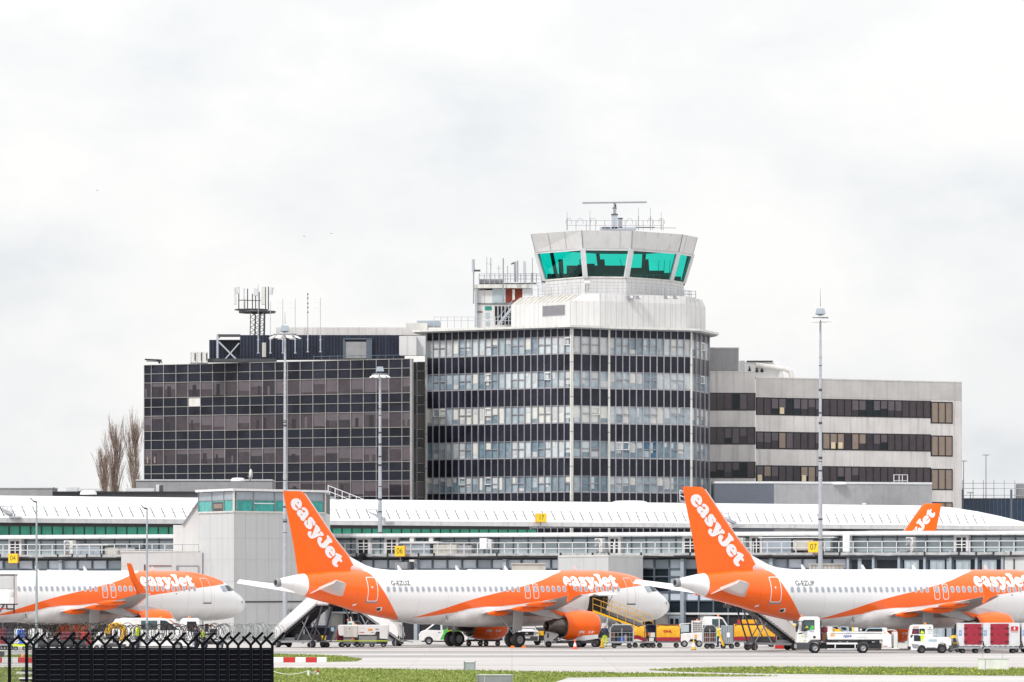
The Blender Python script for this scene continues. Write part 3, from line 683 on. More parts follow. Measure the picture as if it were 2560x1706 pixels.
# overcast dome: brighter overhead
dome = n.new('ShaderNodeMapRange'); dome.inputs['From Min'].default_value = 0; dome.inputs['From Max'].default_value = .8
dome.inputs['To Min'].default_value = 9.65; dome.inputs['To Max'].default_value = 14.5; l.new(sep.outputs['Z'], dome.inputs['Value'])
mp = n.new('ShaderNodeMapping'); mp.inputs['Scale'].default_value = (8, 8, 14); mp.inputs['Location'].default_value = (1.35, .3, 2.2); l.new(tc.outputs['Generated'], mp.inputs['Vector'])
nz = n.new('ShaderNodeTexNoise'); nz.inputs['Scale'].default_value = 1.6; nz.inputs['Detail'].default_value = 7; nz.inputs['Roughness'].default_value = .56; nz.inputs['Distortion'].default_value = .0
l.new(mp.outputs['Vector'], nz.inputs['Vector'])
cr = n.new('ShaderNodeValToRGB'); e = cr.color_ramp.elements
e[0].position = .33; e[0].color = (.79, .815, .85, 1); e[1].position = .60; e[1].color = (1.03, 1.025, 1.01, 1)
x = cr.color_ramp.elements.new(.46); x.color = (.925, .94, .955, 1)
l.new(nz.outputs['Fac'], cr.inputs['Fac'])
sc_ = n.new('ShaderNodeVectorMath'); sc_.operation = 'SCALE'; l.new(cr.outputs['Color'], sc_.inputs[0]); l.new(dome.outputs['Result'], sc_.inputs['Scale'])
mx = n.new('ShaderNodeMix'); mx.data_type = 'RGBA'; mx.inputs['Factor'].default_value = .94
l.new(sky.outputs['Color'], mx.inputs['A']); l.new(sc_.outputs['Vector'], mx.inputs['B']); l.new(mx.outputs['Result'], bg.inputs['Color'])
bg.inputs['Strength'].default_value = .1
sl = bpy.data.lights.new('sun', 'SUN'); sl.energy = 2.7; sl.angle = R(10); sl.color = (1, .965, .94)
so = bpy.data.objects.new('sun', sl); COL.objects.link(so); so.rotation_euler = (-sun_dir).to_track_quat('-Z', 'Y').to_euler()
# camera
cam = bpy.data.cameras.new('camera'); co = bpy.data.objects.new('camera', cam); COL.objects.link(co); SC.camera = co
co.location = (0, 0, EYE); co.rotation_euler = (R(90), 0, 0); cam.sensor_width = 36; cam.lens = 36*F/2560
cam.shift_y = (CY-853)/2560; cam.clip_start = 1; cam.clip_end = 20000
SC.view_settings.view_transform = 'Standard'; SC.view_settings.look = 'None'; SC.view_settings.exposure = 0; SC.view_settings.gamma = 1

# ================= FACADES =================
class Fac:
    """vertical wall plane between two plan points; positions along it in px of its own survey grid"""
    def __init__(s, pxa, Ya, pxb, Yb):
        s.a = Vector((X_(pxa, Ya), Ya)); s.b = Vector((X_(pxb, Yb), Yb)); s.d = (s.b-s.a).normalized(); s.n = Vector((s.d.y, -s.d.x))
        s.L = (s.b-s.a).length
    def u(s, px):
        k = (px-CX)/F; return (k*s.a.y-s.a.x)/(s.d.x-k*s.d.y)
    def at(s, u, t=0.0): return s.a+s.d*u+s.n*t
    def Y(s, px): return s.at(s.u(px)).y
    def z(s, px, py): return EYE+(CY-py)*s.Y(px)/F
    def P(s, u, z, t=0.0): p = s.at(u, t); return (p.x, p.y, z)
    def box(s, mb, u0, u1, z0, z1, t0, t1, m):
        c = [s.P(u0, z0, t1), s.P(u1, z0, t1), s.P(u1, z0, t0), s.P(u0, z0, t0), s.P(u0, z1, t1), s.P(u1, z1, t1), s.P(u1, z1, t0), s.P(u0, z1, t0)]
        return mb.hexa(c, m)
    def pbox(s, mb, pa, pb, ya, yb, t0, t1, m, ref=None):   # survey px corners (yb below ya)
        r = ref if ref is not None else pa
        return s.box(mb, s.u(pa), s.u(pb), s.z(r, yb), s.z(r, ya), t0, t1, m)
    def quad(s, mb, u0, u1, z0, z1, t, m): return mb.quad(s.P(u0, z0, t), s.P(u1, z0, t), s.P(u1, z1, t), s.P(u0, z1, t), m)

# ---------- facade materials ----------
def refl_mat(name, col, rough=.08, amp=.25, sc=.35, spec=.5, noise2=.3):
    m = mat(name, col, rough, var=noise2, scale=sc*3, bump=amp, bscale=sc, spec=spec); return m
refl_mat('dark_panel', (.019, .021, .034), .3, .4, .12, .25, .75); refl_mat('dark_panel_b', (.007, .009, .020), .15, .6, .4, .4)  # dark_panel: broad tone patches in the colour imitate reflections in the glass
refl_mat('brown_glass', (.055, .042, .050), .15, .5, .4); refl_mat('brown_glass_b', (.030, .025, .034), .1, .5, .4); mat('brown_blind', (.105, .088, .10), .4, var=.15); mat('brown_dark', (.02, .017, .022), .2, var=.2); mat('tan_blind', (.27, .21, .17), .5, var=.12)
mat('lit_window', (.75, .62, .42), .5, var=.2)
mat('cream_mullion', (.34, .33, .32), .5, var=.2, scale=2); mat('pale_mullion', (.38, .38, .41), .45, .2, var=.15)
mat('win_a', (.40, .48, .52), .15, var=.3, scale=1.2); mat('win_b', (.24, .31, .36), .14, var=.3, scale=2); mat('win_c', (.58, .64, .66), .3, var=.15, scale=3); mat('win_d', (.66, .67, .63), .4, var=.08); mat('win_e', (.19, .28, .34), .1, var=.4, scale=2)
mat('win_f', (.06, .16, .27), .1, var=.4, scale=2); mat('curtain', (.56, .58, .59), .7, var=.2, scale=6, streak=.3)
mat('concrete', (.67, .645, .63), .85, var=.14, scale=.35, streak=.45, dirt=(.30, .29, .285), bump=.1, bscale=20); mat('concrete_top', (.52, .50, .49), .85, var=.16, scale=.4, streak=.3)
mat('clad_white', (.64, .635, .63), .5, var=.07, scale=.5, streak=.2); mat('clad_stain', (.60, .585, .54), .5, var=.15, scale=1.2, streak=.7, dirt=(.33, .25, .15)); mat('clad_grey', (.55, .56, .565), .5, var=.06, scale=.4, streak=.12); mat('joint', (.44, .44, .45), .6, var=0)
mat('roof_white', (.80, .80, .81), .5, var=.08, scale=.25, streak=.35); mat('roof_edge', (.68, .68, .685), .6, var=.12, streak=.3)
mat('teal_glass', (.02, .28, .21), .1, var=.35, scale=.8); mat('teal_bright', (.03, .36, .33), .12, var=.4, scale=1.5); mat('green_glass', (.035, .36, .24), .15, var=.3, scale=.8); mat('slate_glass', (.40, .47, .50), .12, var=.2, scale=.6, bump=.2, bscale=.5); mat('slate_panel', (.33, .38, .43), .35, var=.12); mat('pale_panel', (.60, .66, .74), .4, var=.1)
mat('deep_glass', (.012, .020, .027), .2, var=.5, scale=1.0, spec=.3); mat('blue_steel', (.10, .125, .16), .45, var=.1); mat('brick_dark', (.022, .021, .026), .9, var=.25, scale=3); mat('rust', (.20, .035, .02), .85, var=.4, scale=2)
mat('brick_grey', (.32, .32, .33), .85, var=.12, scale=1.2, bump=.2, bscale=5, streak=.15); mat('block_dark', (.10, .115, .145), .6, var=.10, scale=1.0); mat('corr_navy', (.012, .018, .04), .5, var=.4, scale=.8, streak=.5, dirt=(.05, .07, .12)); mat('louvre', (.30, .295, .32), .6, var=.12)
mat('ledge', (.46, .46, .465), .8, var=.2, scale=1.5, streak=.5, dirt=(.12, .11, .11)); mat('beige', (.52, .50, .45), .6, var=.12, streak=.3); mat('bark', (.27, .20, .165), .9, var=.25); mat('cable', (.03, .03, .033), .7, var=.2)
# teal control-room glass: tinted, see-through, reflective
m = bpy.data.materials.new('cab_glass'); m.use_nodes = True; nt = m.node_tree; n = nt.nodes; l = nt.links
n.remove(n['Principled BSDF']); tr = n.new('ShaderNodeBsdfTransparent'); tr.inputs['Color'].default_value = (.04, .82, .73, 1); gl = n.new('ShaderNodeBsdfGlossy'); gl.inputs['Roughness'].default_value = .03; gl.inputs['Color'].default_value = (.5, .9, .85, 1)
ms = n.new('ShaderNodeMixShader'); ms.inputs[0].default_value = .07; l.new(tr.outputs[0], ms.inputs[1]); l.new(gl.outputs[0], ms.inputs[2]); l.new(ms.outputs[0], n['Material Output'].inputs['Surface']); MATS['cab_glass'] = m
mat('cab_dark', (.012, .02, .022), .8, var=.2)
rw = random.Random(21)
def block(mb, f, z0, z1, depth, m, t=0.0):
    a, b = f.at(0, t), f.at(f.L, t); k = 1+depth/a.y; mb.slab([(a.x, a.y), (b.x, b.y), (b.x*k, b.y+depth), (a.x*k, a.y+depth)], z0, z1, m)

# ---------- control tower building ----------
tb = thing('control_tower', 'concrete and glass control tower building with green glazed control room on top', 'control tower', (W(1430, 1454, 560).x, 566, 0))
faces = [(Fac(1067, 571, 1429, 560), 22, 'a'), (Fac(1429, 560, 1521, 563.5), 4, 'b'), (Fac(1521, 563.5, 1727, 568), 12, 'b'), (Fac(1727, 568, 1771, 577), 4, 'b')]
Zr = lambda py: EYE+(CY-py)*560/F
rows = [(822, 840.5, 0), (840.5, 885, 1), (885, 926.5, 0), (926.5, 970, 1), (970, 1013, 0), (1013, 1058, 1), (1058, 1101, 0), (1101, 1145, 1), (1145, 1189, 0), (1189, 1231, 1), (1231, 1275, 0), (1275, 1320, 1), (1320, 1420, 0)]
allw = MB()
for fi, (f, nb, kk) in enumerate(faces):
    core = MB(); f.box(core, 0, f.L, 0, Zr(822), -.8, -.3, 'dark_grey'); core.build('wall', tb, world=True)
    for (ya, yb, win) in rows:
        z1, z0 = Zr(ya), Zr(yb)
        if not win:
            mb = MB(); 
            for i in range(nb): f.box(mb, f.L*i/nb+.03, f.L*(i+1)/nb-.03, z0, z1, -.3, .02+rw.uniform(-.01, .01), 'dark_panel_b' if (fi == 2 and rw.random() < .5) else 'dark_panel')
            mb.build('spandrel', tb, world=True); continue
        mb = MB(); fr = MB(); floor = {840.5: 5, 926.5: 4, 1013: 3, 1101: 2, 1189: 1}.get(ya, 0)
        i = 0; plan = []
        while i < nb:
            run = rw.choice((1, 2, 3)); base = {5: ('win_a', 'win_b', 'win_c', 'curtain'), 4: ('win_a', 'win_a', 'win_c', 'win_b'), 3: ('win_c', 'win_d', 'win_a', 'win_d'), 2: ('win_a', 'win_c', 'win_e', 'win_b') if fi == 0 else ('win_e', 'win_f', 'win_a', 'win_b'), 1: ('win_b', 'win_e', 'win_a'), 0: ('win_e', 'win_b')}[floor]
            c = rw.choice(base)
            for _ in range(run): plan.append(c)
            i += run
        for i in range(nb):
            u0, u1 = f.L*i/nb+.02, f.L*(i+1)/nb-.02; zz = z0+.12
            f.quad(mb, u0, u1, zz, z1-.05, -.10, plan[i])
            q = rw.random()
            if q < .45: h = rw.uniform(.25, .8); f.quad(mb, u0+.04, u1-.04 if rw.random() < .6 else (u0+u1)/2, z1-.05-(z1-z0)*h, z1-.1, -.07, rw.choice(('win_c', 'curtain', 'win_d', 'curtain')))
            if q > .7: h = rw.uniform(.2, .5); f.quad(mb, u0+.05, u1-.05, zz+.05, zz+(z1-z0)*h, -.065, rw.choice(('win_b', 'win_e', 'curtain', 'win_a')))
            f.box(fr, u0, u1, z0, z0+.12, -.15, .03, 'pale_mullion'); 
            if (i % 4) in (1, 2) or nb == 4 and i in (1, 2):
                f.box(fr, u0, u1, z0+(z1-z0)*.52, z0+(z1-z0)*.52+.09, -.1, .02, 'louvre')
                if rw.random() < .12: f.box(fr, u0, u0+.06, z0+(z1-z0)*.5, z1-.1, -.05, .12, 'white_paint'); f.box(fr, u1-.06, u1, z0+(z1-z0)*.5, z1-.1, -.05, .12, 'white_paint'); f.box(fr, u0+.06, u1-.06, z0+(z1-z0)*.5, z0+(z1-z0)*.5+.07, .04, .12, 'white_paint'); f.box(fr, u0+.06, u1-.06, z1-.18, z1-.1, .04, .12, 'white_paint')
        f.box(fr, 0, f.L, z0-.02, z0+.05, -.16, .035, 'pale_mullion'); f.box(fr, 0, f.L, z1-.05, z1, -.16, .03, 'louvre')
        for i in range(nb+1): f.box(fr, max(0, f.L*i/nb-.03), min(f.L, f.L*i/nb+.03), z0, z1, -.12, -.05, 'louvre')
        wnd = mb.build('window', tb, world=True); fr.build('frame', wnd, world=True)
    mu = MB()
    for i in range(nb+1):
        wd = .17 if i in (0, nb) and fi in (0, 1, 2) else .07
        f.box(mu, f.L*i/nb-wd/2, f.L*i/nb+wd/2, Zr(1420), Zr(822), -.05, .16 if wd < .1 else .2, 'pale_mullion' if wd < .1 else 'off_white')
        for py in range(905, 1420, 87): f.box(mu, f.L*i/nb-wd/2-.012, f.L*i/nb+wd/2+.012, Zr(py)-.04, Zr(py)+.04, -.04, .18 if wd < .1 else .22, 'mid_grey')
    mu.build('mullions', tb, world=True)
# roof slab and rear body
plan = [faces[0][0].at(0), faces[0][0].at(faces[0][0].L), faces[1][0].at(faces[1][0].L), faces[2][0].at(faces[2][0].L), faces[3][0].at(faces[3][0].L)]
back = [Vector((plan[4].x-1.5, 590)), Vector((plan[0].x+3, 592))]
cen = sum(plan+back, Vector((0, 0)))/7
mb = MB(); mb.slab([(p.x, p.y) for p in [q+(cen-q).normalized()*.9 for q in plan]+back], 0, Zr(823), 'dark_grey'); mb.build('wall', tb, world=True)
ov = [q+(q-cen).normalized()*e for q, e in zip(plan, (1.4, .8, .8, .9, 1.0))]
mb = MB(); mb.slab([(p.x, p.y) for p in ov+back], Zr(822), Zr(822)+.13, 'mid_grey'); mb.slab([(p.x, p.y) for p in [q+(q-cen).normalized()*.2 for q in ov]+back], Zr(822)+.131, Zr(822)+.36, 'off_white'); mb.build('roof', tb, world=True)
# plinth below the control room
def prism_rings(mb, rings, m, cap=True):
    n = len(rings[0])
    for j in range(len(rings)-1):
        for i in range(n-1): mb.quad(rings[j][i], rings[j][i+1], rings[j+1][i+1], rings[j+1][i], m)
    if cap:
        mb.add(rings[-1], [list(range(n))], m); mb.add(rings[0], [list(range(n))], m)
ZZ = lambda py, Y: EYE+(CY-py)*Y/F
zb = Zr(822)+.3
A_, B_, C_, D_, E_ = W(1278, 0, 571.5), W(1426, 0, 564), W(1500, 0, 564.2), W(1716, 0, 570), W(1763, 0, 577)
bk = [Vector((E_.x, 588, 0)), Vector((A_.x, 588, 0))]
mb = MB()
def ringz(pts, zs): return [(p.x, p.y, z) for p, z in zip(pts, zs)]
ztop = ZZ(736, 566); zmid = ZZ(762, 571)
base = [A_, B_, C_, D_, E_]+bk; 
mb.slab([(p.x, p.y) for p in base], zb, zmid, 'clad_white')
top = [Vector((A_.x+1.0, A_.y+1.6, 0)), Vector((B_.x+1.15, B_.y+1.3, 0)), Vector((C_.x, C_.y+.2, 0)), Vector((D_.x, D_.y+.2, 0)), Vector((E_.x-.38, E_.y+.4, 0)), Vector((E_.x-1, 587, 0)), Vector((A_.x+1, 587, 0))]
r0 = ringz(base, [zmid+.001]*7); r1 = ringz(top, [ztop]*7)
for i in range(7): mb.quad(r0[i], r0[(i+1) % 7], r1[(i+1) % 7], r1[i], 'clad_stain' if i == 0 else 'clad_white')
mb.add(r1, [list(range(7))], 'clad_white')
plinth = mb.build('plinth', tb, world=True)
mb = MB()
def seams(mb, f, n, z0, z1, t, w=.03, m='joint'):
    for i in range(n+1): f.box(mb, f.L*i/n-w/2, f.L*i/n+w/2, z0, z1, t-.02, t+.015, m)
class FW(Fac):
    def __init__(s, a, b): s.a = Vector((a.x, a.y)); s.b = Vector((b.x, b.y)); s.d = (s.b-s.a).normalized(); s.n = Vector((s.d.y, -s.d.x)); s.L = (s.b-s.a).length
for a, b, k in ((A_, B_, 13), (B_, C_, 5), (C_, D_, 16), (D_, E_, 4)): seams(mb, FW(a, b), k, zb, zmid, 0)
for i in range(14):
    t = i/13; a = Vector(r0[0]).lerp(Vector(r0[1]), t); b = Vector(r1[0]).lerp(Vector(r1[1]), t); o = Vector((0, -.02, .02)); mb.bar(a+o, b+o, .035, 'joint')
for j, k in ((1, 5), (2, 16), (3, 4)):
    for i in range(k+1):
        t = i/k; a = Vector(r0[j]).lerp(Vector(r0[j+1]), t); b = Vector(r1[j]).lerp(Vector(r1[j+1]), t); mb.bar(a+Vector((0, -.01, 0)), b+Vector((0, -.01, 0)), .03, 'joint')
for j in range(4): mb.bar(Vector((r0[j][0], r0[j][1], zb+.02)), Vector((r0[j+1][0], r0[j+1][1], zb+.02)), .05, 'joint')
mb.build('cladding_joints', plinth, world=True)
f = FW(A_, B_); mb = MB(); u0, u1 = f.u(1357), f.u(1412); z1, z0 = ZZ(764, 566), ZZ(789, 566)
f.box(mb, u0, u1, z0, z1, 0, .05, 'mid_grey')
for i in range(12): f.box(mb, u0+.04, u1-.04, z0+(z1-z0)*(i+.15)/12, z0+(z1-z0)*(i+.7)/12, .05, .09, 'louvre')
mb.build('vent_grille', tb, world=True)
# control room rings: skirt, sill, glass, fascia
def ring(pxs, Ys, py): return [W(px, 0, Y).xy.to_3d()+Vector((0, 0, ZZ(py, 565))) for px, Y in zip(pxs, Ys)]
Yb = [572.5, 566.4, 567.0, 573.0, 577.5]; Yt = [570.5, 564.6, 565.2, 571.2, 576.0]
skB = ring([1362, 1463, 1566, 1677, 1709], Yb, 733); skT = ring([1362, 1463, 1566, 1677, 1709], Yb, 692)
gT = ring([1340, 1457, 1578, 1696, 1731], [y-.9 for y in Yb], 620); fB = ring([1338, 1457, 1579, 1697, 1732], [y-1.0 for y in Yb], 621)
fT = ring([1327.5, 1454, 1581, 1707, 1743.5], Yt, 577)
cc = Vector(((skB[0].x+skB[4].x)/2, 577.2, 0))
def full(r, k=1.0):   # close the ring by point reflection of the front through the centre line
    bkp = [Vector((2*cc.x-p.x, 2*cc.y-p.y, p.z+k)) for p in r]; return r+bkp
rings = {k: full(v, .85 if k in ('gT', 'fB') else 0) for k, v in dict(skB=skB, skT=skT, gT=gT, fB=fB, fT=fT).items()}
def band(mb, a, b, m, skip=()):
    n = len(a)
    for i in range(n):
        if i in skip: continue
        mb.quad(a[i], a[(i+1) % n], b[(i+1) % n], b[i], m)
mb = MB(); band(mb, rings['skB'], rings['skT'], 'clad_white'); skirt = mb.build('skirt', tb, world=True)
mb = MB(); o = Vector((0, 0, -.45)); o2 = [p+Vector((0, 0, -.45)) for p in skT]
for j, (a, b) in enumerate(zip(skB, skB[1:])):
    f = FW(a, b); seams(mb, f, (9, 10, 9, 4)[j], a.z, skT[0].z, .0, .025)
    f.box(mb, 0, f.L, skT[0].z-.5, skT[0].z-.46, -.02, .02, 'joint'); f.box(mb, -.02, f.L+.02, skT[0].z-.04, skT[0].z+.10, -.02, .09, 'off_white')
mb.build('cladding_joints', skirt, world=True)
mb = MB(); band(mb, rings['fB'], rings['fT'], 'clad_white'); mb.add(rings['fT'], [list(range(10))], 'light_grey'); mb.add(rings['fB'], [list(range(10))], 'cab_dark'); fas = mb.build('fascia', tb, world=True)
mb = MB()
for j, k in enumerate(((0, .33, .66, 1), (0, .76, 1), (0, .26, .52, .78, 1), (0, .3, 1))):
    for t in k:
        a = fB[j].lerp(fB[j+1], t)+Vector((0, -.02, 0)); b = fT[j].lerp(fT[j+1], t)+Vector((0, -.02, 0)); mb.bar(a, b, .04 if 0 < t < 1 else .07, 'joint')
    mb.bar(fB[j]+Vector((0, -.02, 0)), fB[j+1]+Vector((0, -.02, 0)), .06, 'joint')
mb.build('cladding_joints', fas, world=True)
for i in range(10):
    a, b, c, d = rings['skT'][i], rings['skT'][(i+1) % 10], rings['gT'][(i+1) % 10], rings['gT'][i]; mb = MB(); mb.quad(a, b, c, d, 'cab_glass'); mb.build('control_room_window', tb, world=True)
mb = MB()
for i in range(10):
    a, b = rings['skT'][i], rings['gT'][i]
    mb = MB()
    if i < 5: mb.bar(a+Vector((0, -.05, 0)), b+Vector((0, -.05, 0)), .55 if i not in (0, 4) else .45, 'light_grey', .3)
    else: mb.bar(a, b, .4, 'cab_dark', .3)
    mb.build('window_post', tb, world=True)
mb = MB()
for j in range(4):
    a, b = gT[j]+Vector((0, -.05, -.1)), gT[j+1]+Vector((0, -.05, -.1)); mb.bar(a, b, .12, 'light_grey', .28)
mb.build('window_head', tb, world=True)
# inside: floor, ceiling rim, consoles, people silhouettes of equipment
mb = MB(); fl = [cc+(Vector((p.x, p.y, 0))-cc)*.96 for p in rings['skT']]; zf = skT[0].z
mb.slab([(p.x, p.y) for p in fl], zf-.3, zf-.05, 'cab_dark'); pass
x0 = skT[0].x; wd = skT[4].x-x0
for a, b, h in ((.02, .2, 1.0), (.16, .62, 1.9), (.3, .36, 2.1), (.24, .28, 2.0), (.62, .74, 1.65), (.74, .86, 1.35), (.86, .93, 1.1), (.93, .98, .7)): mb.box(x0+wd*a, x0+wd*b, 577, 579.5, zf-.1, zf+h, 'cab_dark')
for t, wdt in ((.13, .5), (.43, .55), (.75, .5), (.27, .12)): mb.bar((x0+wd*t, 581, zf), (x0+wd*t-.2, 581, zf+2.8), wdt, 'cab_dark')
mb.box(x0+wd*.2, x0+wd*.36, 580.5, 580.7, zf+1.7, zf+1.9, 'cab_dark')
for i in range(12): mb.bar((x0+wd*(.42+i*.045), 574.5, zf), (x0+wd*(.42+i*.045), 574.5, zf+.75), .05, 'mid_grey')
mb.box(x0+wd*.42, x0+wd*.92, 574.47, 574.53, zf+.7, zf+.76, 'mid_grey'); mb.path([(x0+wd*.55, 581, zf+2.8), (x0+wd*.57, 581, zf+1.2)], .03, 'cab_dark'); mb.path([(x0+wd*.17, 574, zf), (x0+wd*.21, 574, zf+.9), (x0+wd*.17, 574, zf+1.6)], .04, 'mid_grey')
for t in (.82, .86, .9, .94): mb.bar((x0+wd*t, 581, zf+.4), (x0+wd*t+.15, 581, zf+2.7), .05, 'cab_dark')
mb.build('control_desk', tb, world=True)
# balcony ring + rail + floodlights
mb = MB(); zc = ZZ(737, 565)
for a, b in zip(skB, skB[1:]):
    f = FW(a, b); f.box(mb, -.3, f.L+.3, zc-.25, zc-.05, 0, .9, 'galv')
    k = max(2, int(f.L/1.1))
    for i in range(k+1): f.box(mb, f.L*i/k-.025, f.L*i/k+.025, zc-.05, zc+1.05, .85, .9, 'galv')
    for h in (.35, .7, 1.05): f.box(mb, 0, f.L, zc+h-.02, zc+h+.02, .86, .89, 'galv')
f = FW(skB[4], skB[4]+Vector((1.1, .3, 0)))
for i in range(3): f.box(mb, f.L*i/2*1.2-.03, f.L*i/2*1.2+.03, zc-.1, zc+1.1, 0, .05, 'galv')
for h in (.35, .7, 1.05): f.box(mb, 0, f.L*1.25, zc+h-.025, zc+h+.025, 0, .04, 'galv')
mb.build('balcony', tb, world=True)
mb = MB()
for px in (1573, 1595, 1665, 1688): p = W(px, 746, 566.5); mb.box(p.x-.25, p.x+.25, 565.6, 566.4, p.z-.1, p.z+.22, 'mid_grey'); mb.box(p.x+.1, p.x+.38, 565.4, 565.6, p.z-.05, p.z+.2, 'off_white')
for px, py in ((1465, 706), (1472, 706)): p = W(px, py, 565.3); mb.ball((p.x, p.y, p.z), .18, 'white_paint'); mb.tube((p.x, p.y, p.z), (p.x-.1, p.y, p.z-1), .05, 'mid_grey')
mb.build('floodlight', tb, world=True)
# radar and roof rail
mb = MB(); Yr = 574
def BX(mb, px0, px1, py0, py1, Y, d, m): mb.box(X_(px0, Y), X_(px1, Y), Y, Y+d, ZZ(py1, Y), ZZ(py0, Y), m)
BX(mb, 1529, 1544, 536, 572, Yr, .7, 'galv'); BX(mb, 1528, 1545, 535, 537.5, Yr-.1, .9, 'dark_grey'); BX(mb, 1533, 1541, 518, 535, Yr, .4, 'louvre'); BX(mb, 1530, 1543, 519.5, 521.5, Yr, .5, 'mid_grey'); BX(mb, 1534, 1540, 508, 518, Yr, .3, 'louvre'); BX(mb, 1537, 1541, 512.5, 517, Yr-.05, .1, 'black')
BX(mb, 1546, 1556, 547, 570, Yr, .4, 'mid_grey'); BX(mb, 1545, 1557, 545, 548, Yr, .5, 'dark_grey'); BX(mb, 1500, 1590, 568, 574, Yr, 2, 'galv')
BX(mb, 1505, 1525, 568, 571, Yr-.1, .1, 'dark_grey'); BX(mb, 1570, 1637, 568, 570.3, Yr+1, .2, 'dark_grey'); BX(mb, 1637, 1690, 569.5, 571, Yr+1, .1, 'mid_grey')
mb.build('radar_mast', tb, world=True)
mb = MB(); p = W(1537, 506.8, Yr); q0 = W(1456, 508, Yr); q1 = W(1617, 506, Yr); mb.bar(q0, q1, .16, 'mid_grey', .17); mb.build('radar_antenna', tb, world=True)
mb = MB(); Yr = 571
for px in (1417, 1440, 1466, 1489, 1512, 1536, 1563, 1590, 1608, 1632, 1658): mb.tube(W(px, 576, Yr), W(px, 552, Yr), .035, 'louvre', n=5)
for py in (552, 564): mb.bar(W(1417, py, Yr), W(1658, py, Yr), .045, 'louvre')
for px in (1418, 1447, 1480, 1570, 1622, 1650):
    c = W(px+4, 556, Yr); mb.path([c+Vector((.32*math.cos(R(a)), 0, .42*math.sin(R(a)))) for a in range(-30, 220, 25)], .025, 'louvre', 5)
for px, top in ((1418, 530), (1475, 527), (1596, 520), (1626, 519), (1653, 530)): mb.tube(W(px, 576, Yr), W(px, (top+560)/2, Yr), .05, 'mid_grey', n=5); mb.tube(W(px, (top+560)/2, Yr), W(px, top, Yr), .022, 'mid_grey', n=5)
mb.build('roof_rail', tb, world=True)
# stair core to the left of the plinth with antennas
mb = MB(); Yk = 574.5
BX(mb, 1193, 1285, 726, 820, Yk, 6, 'clad_white'); BX(mb, 1185, 1330, 712, 720.5, Yk-.6, 7, 'off_white'); BX(mb, 1187, 1193, 722, 818, Yk-.5, .5, 'galv'); BX(mb, 1231, 1256, 722, 757, Yk-.05, .05, 'slate_glass'); BX(mb, 1256, 1264, 722, 757, Yk-.1, .1, 'galv'); BX(mb, 1264, 1306, 722, 757, Yk-.05, .05, 'rust'); BX(mb, 1281, 1287, 724, 750, Yk-.1, .05, 'off_white'); BX(mb, 1306, 1332, 722, 740, Yk-.15, .1, 'light_grey')
BX(mb, 1210, 1212, 724, 758, Yk-.03, .03, 'joint'); BX(mb, 1193, 1285, 759, 761, Yk-.1, .1, 'dark_grey'); BX(mb, 1212, 1229, 766, 776, Yk-.05, .05, 'teal_glass'); BX(mb, 1214, 1224, 782, 796, Yk-.05, .05, 'slate_glass'); BX(mb, 1214, 1224, 804, 814, Yk-.05, .05, 'slate_glass')
for i in range(5): BX(mb, 1237+i*9, 1243+i*9, 766, 812, Yk-.06, .05, 'deep_glass')
BX(mb, 1193, 1206, 779, 781.5, Yk-.08, .1, 'rust')
mb.build('stair_core', tb, world=True)
mb = MB()
for i in range(9): a = W(1247+i*4, 812-i*5.0, Yk-1.2); mb.box(a.x, a.x+.35, a.y, a.y+.8, a.z, a.z+.06, 'galv')
mb.bar(W(1245, 812, Yk-1.2), W(1283, 766, Yk-1.2), .1, 'galv', .25); mb.bar(W(1245, 795, Yk-1.2), W(1283, 750, Yk-1.2), .05, 'galv'); mb.build('roof_stair', tb, world=True)
mb = MB()
for px in list(range(1085, 1285, 17)): mb.tube(W(px, 820, 572.5), W(px, 792, 572.5), .035, 'galv', n=5)
for py in (793, 802): mb.bar(W(1085, py, 572.5), W(1280, py, 572.5), .05, 'galv')
for px in list(range(1198, 1360, 13)): mb.tube(W(px, 712, Yk-.5), W(px, 684, Yk-.5), .04, 'galv', n=5)
for py in (685, 690, 698): mb.bar(W(1198, py, Yk-.5), W(1358, py, Yk-.5), .06, 'galv')
BX(mb, 1198, 1260, 699, 709, Yk-.3, .2, 'louvre'); BX(mb, 1198, 1340, 708, 711, Yk-.4, .2, 'dark_grey')
for px in (1330, 1345, 1357): mb.tube(W(px, 738, 571), W(px, 706, 571), .04, 'galv', n=5)
for py in (707, 715, 725): mb.bar(W(1318, py, 571), W(1360, py, 571), .05, 'galv')
mb.build('guard_rail', tb, world=True)
mb = MB()
for px, t, b, r in ((1184, 649, 760, .07), (1183, 649, 680, .16), (1217, 643, 700, .03), (1227, 645, 705, .045), (1247, 664, 705, .03), (1258, 646, 760, .07), (1269, 665, 708, .04), (1287, 655, 705, .1), (1293, 652, 705, .12), (1310, 653, 708, .05), (1314, 656, 708, .03), (1331, 645, 705, .035), (1331, 682, 708, .09)): mb.tube(W(px, b, Yk-1), W(px, t, Yk-1), r, 'galv' if r > .1 else 'mid_grey', n=6)
mb.bar(W(1185, 677, Yk-1), W(1201, 677, Yk-1), .2, 'dark_grey'); mb.bar(W(1278, 661, Yk-1), W(1288, 656, Yk-1), .15, 'dark_grey'); mb.bar(W(1218, 659, Yk-1), W(1230, 663, Yk-1), .03, 'mid_grey'); mb.bar(W(1241, 671, Yk-1), W(1253, 671, Yk-1), .03, 'mid_grey')
mb.build('antenna', tb, world=True)

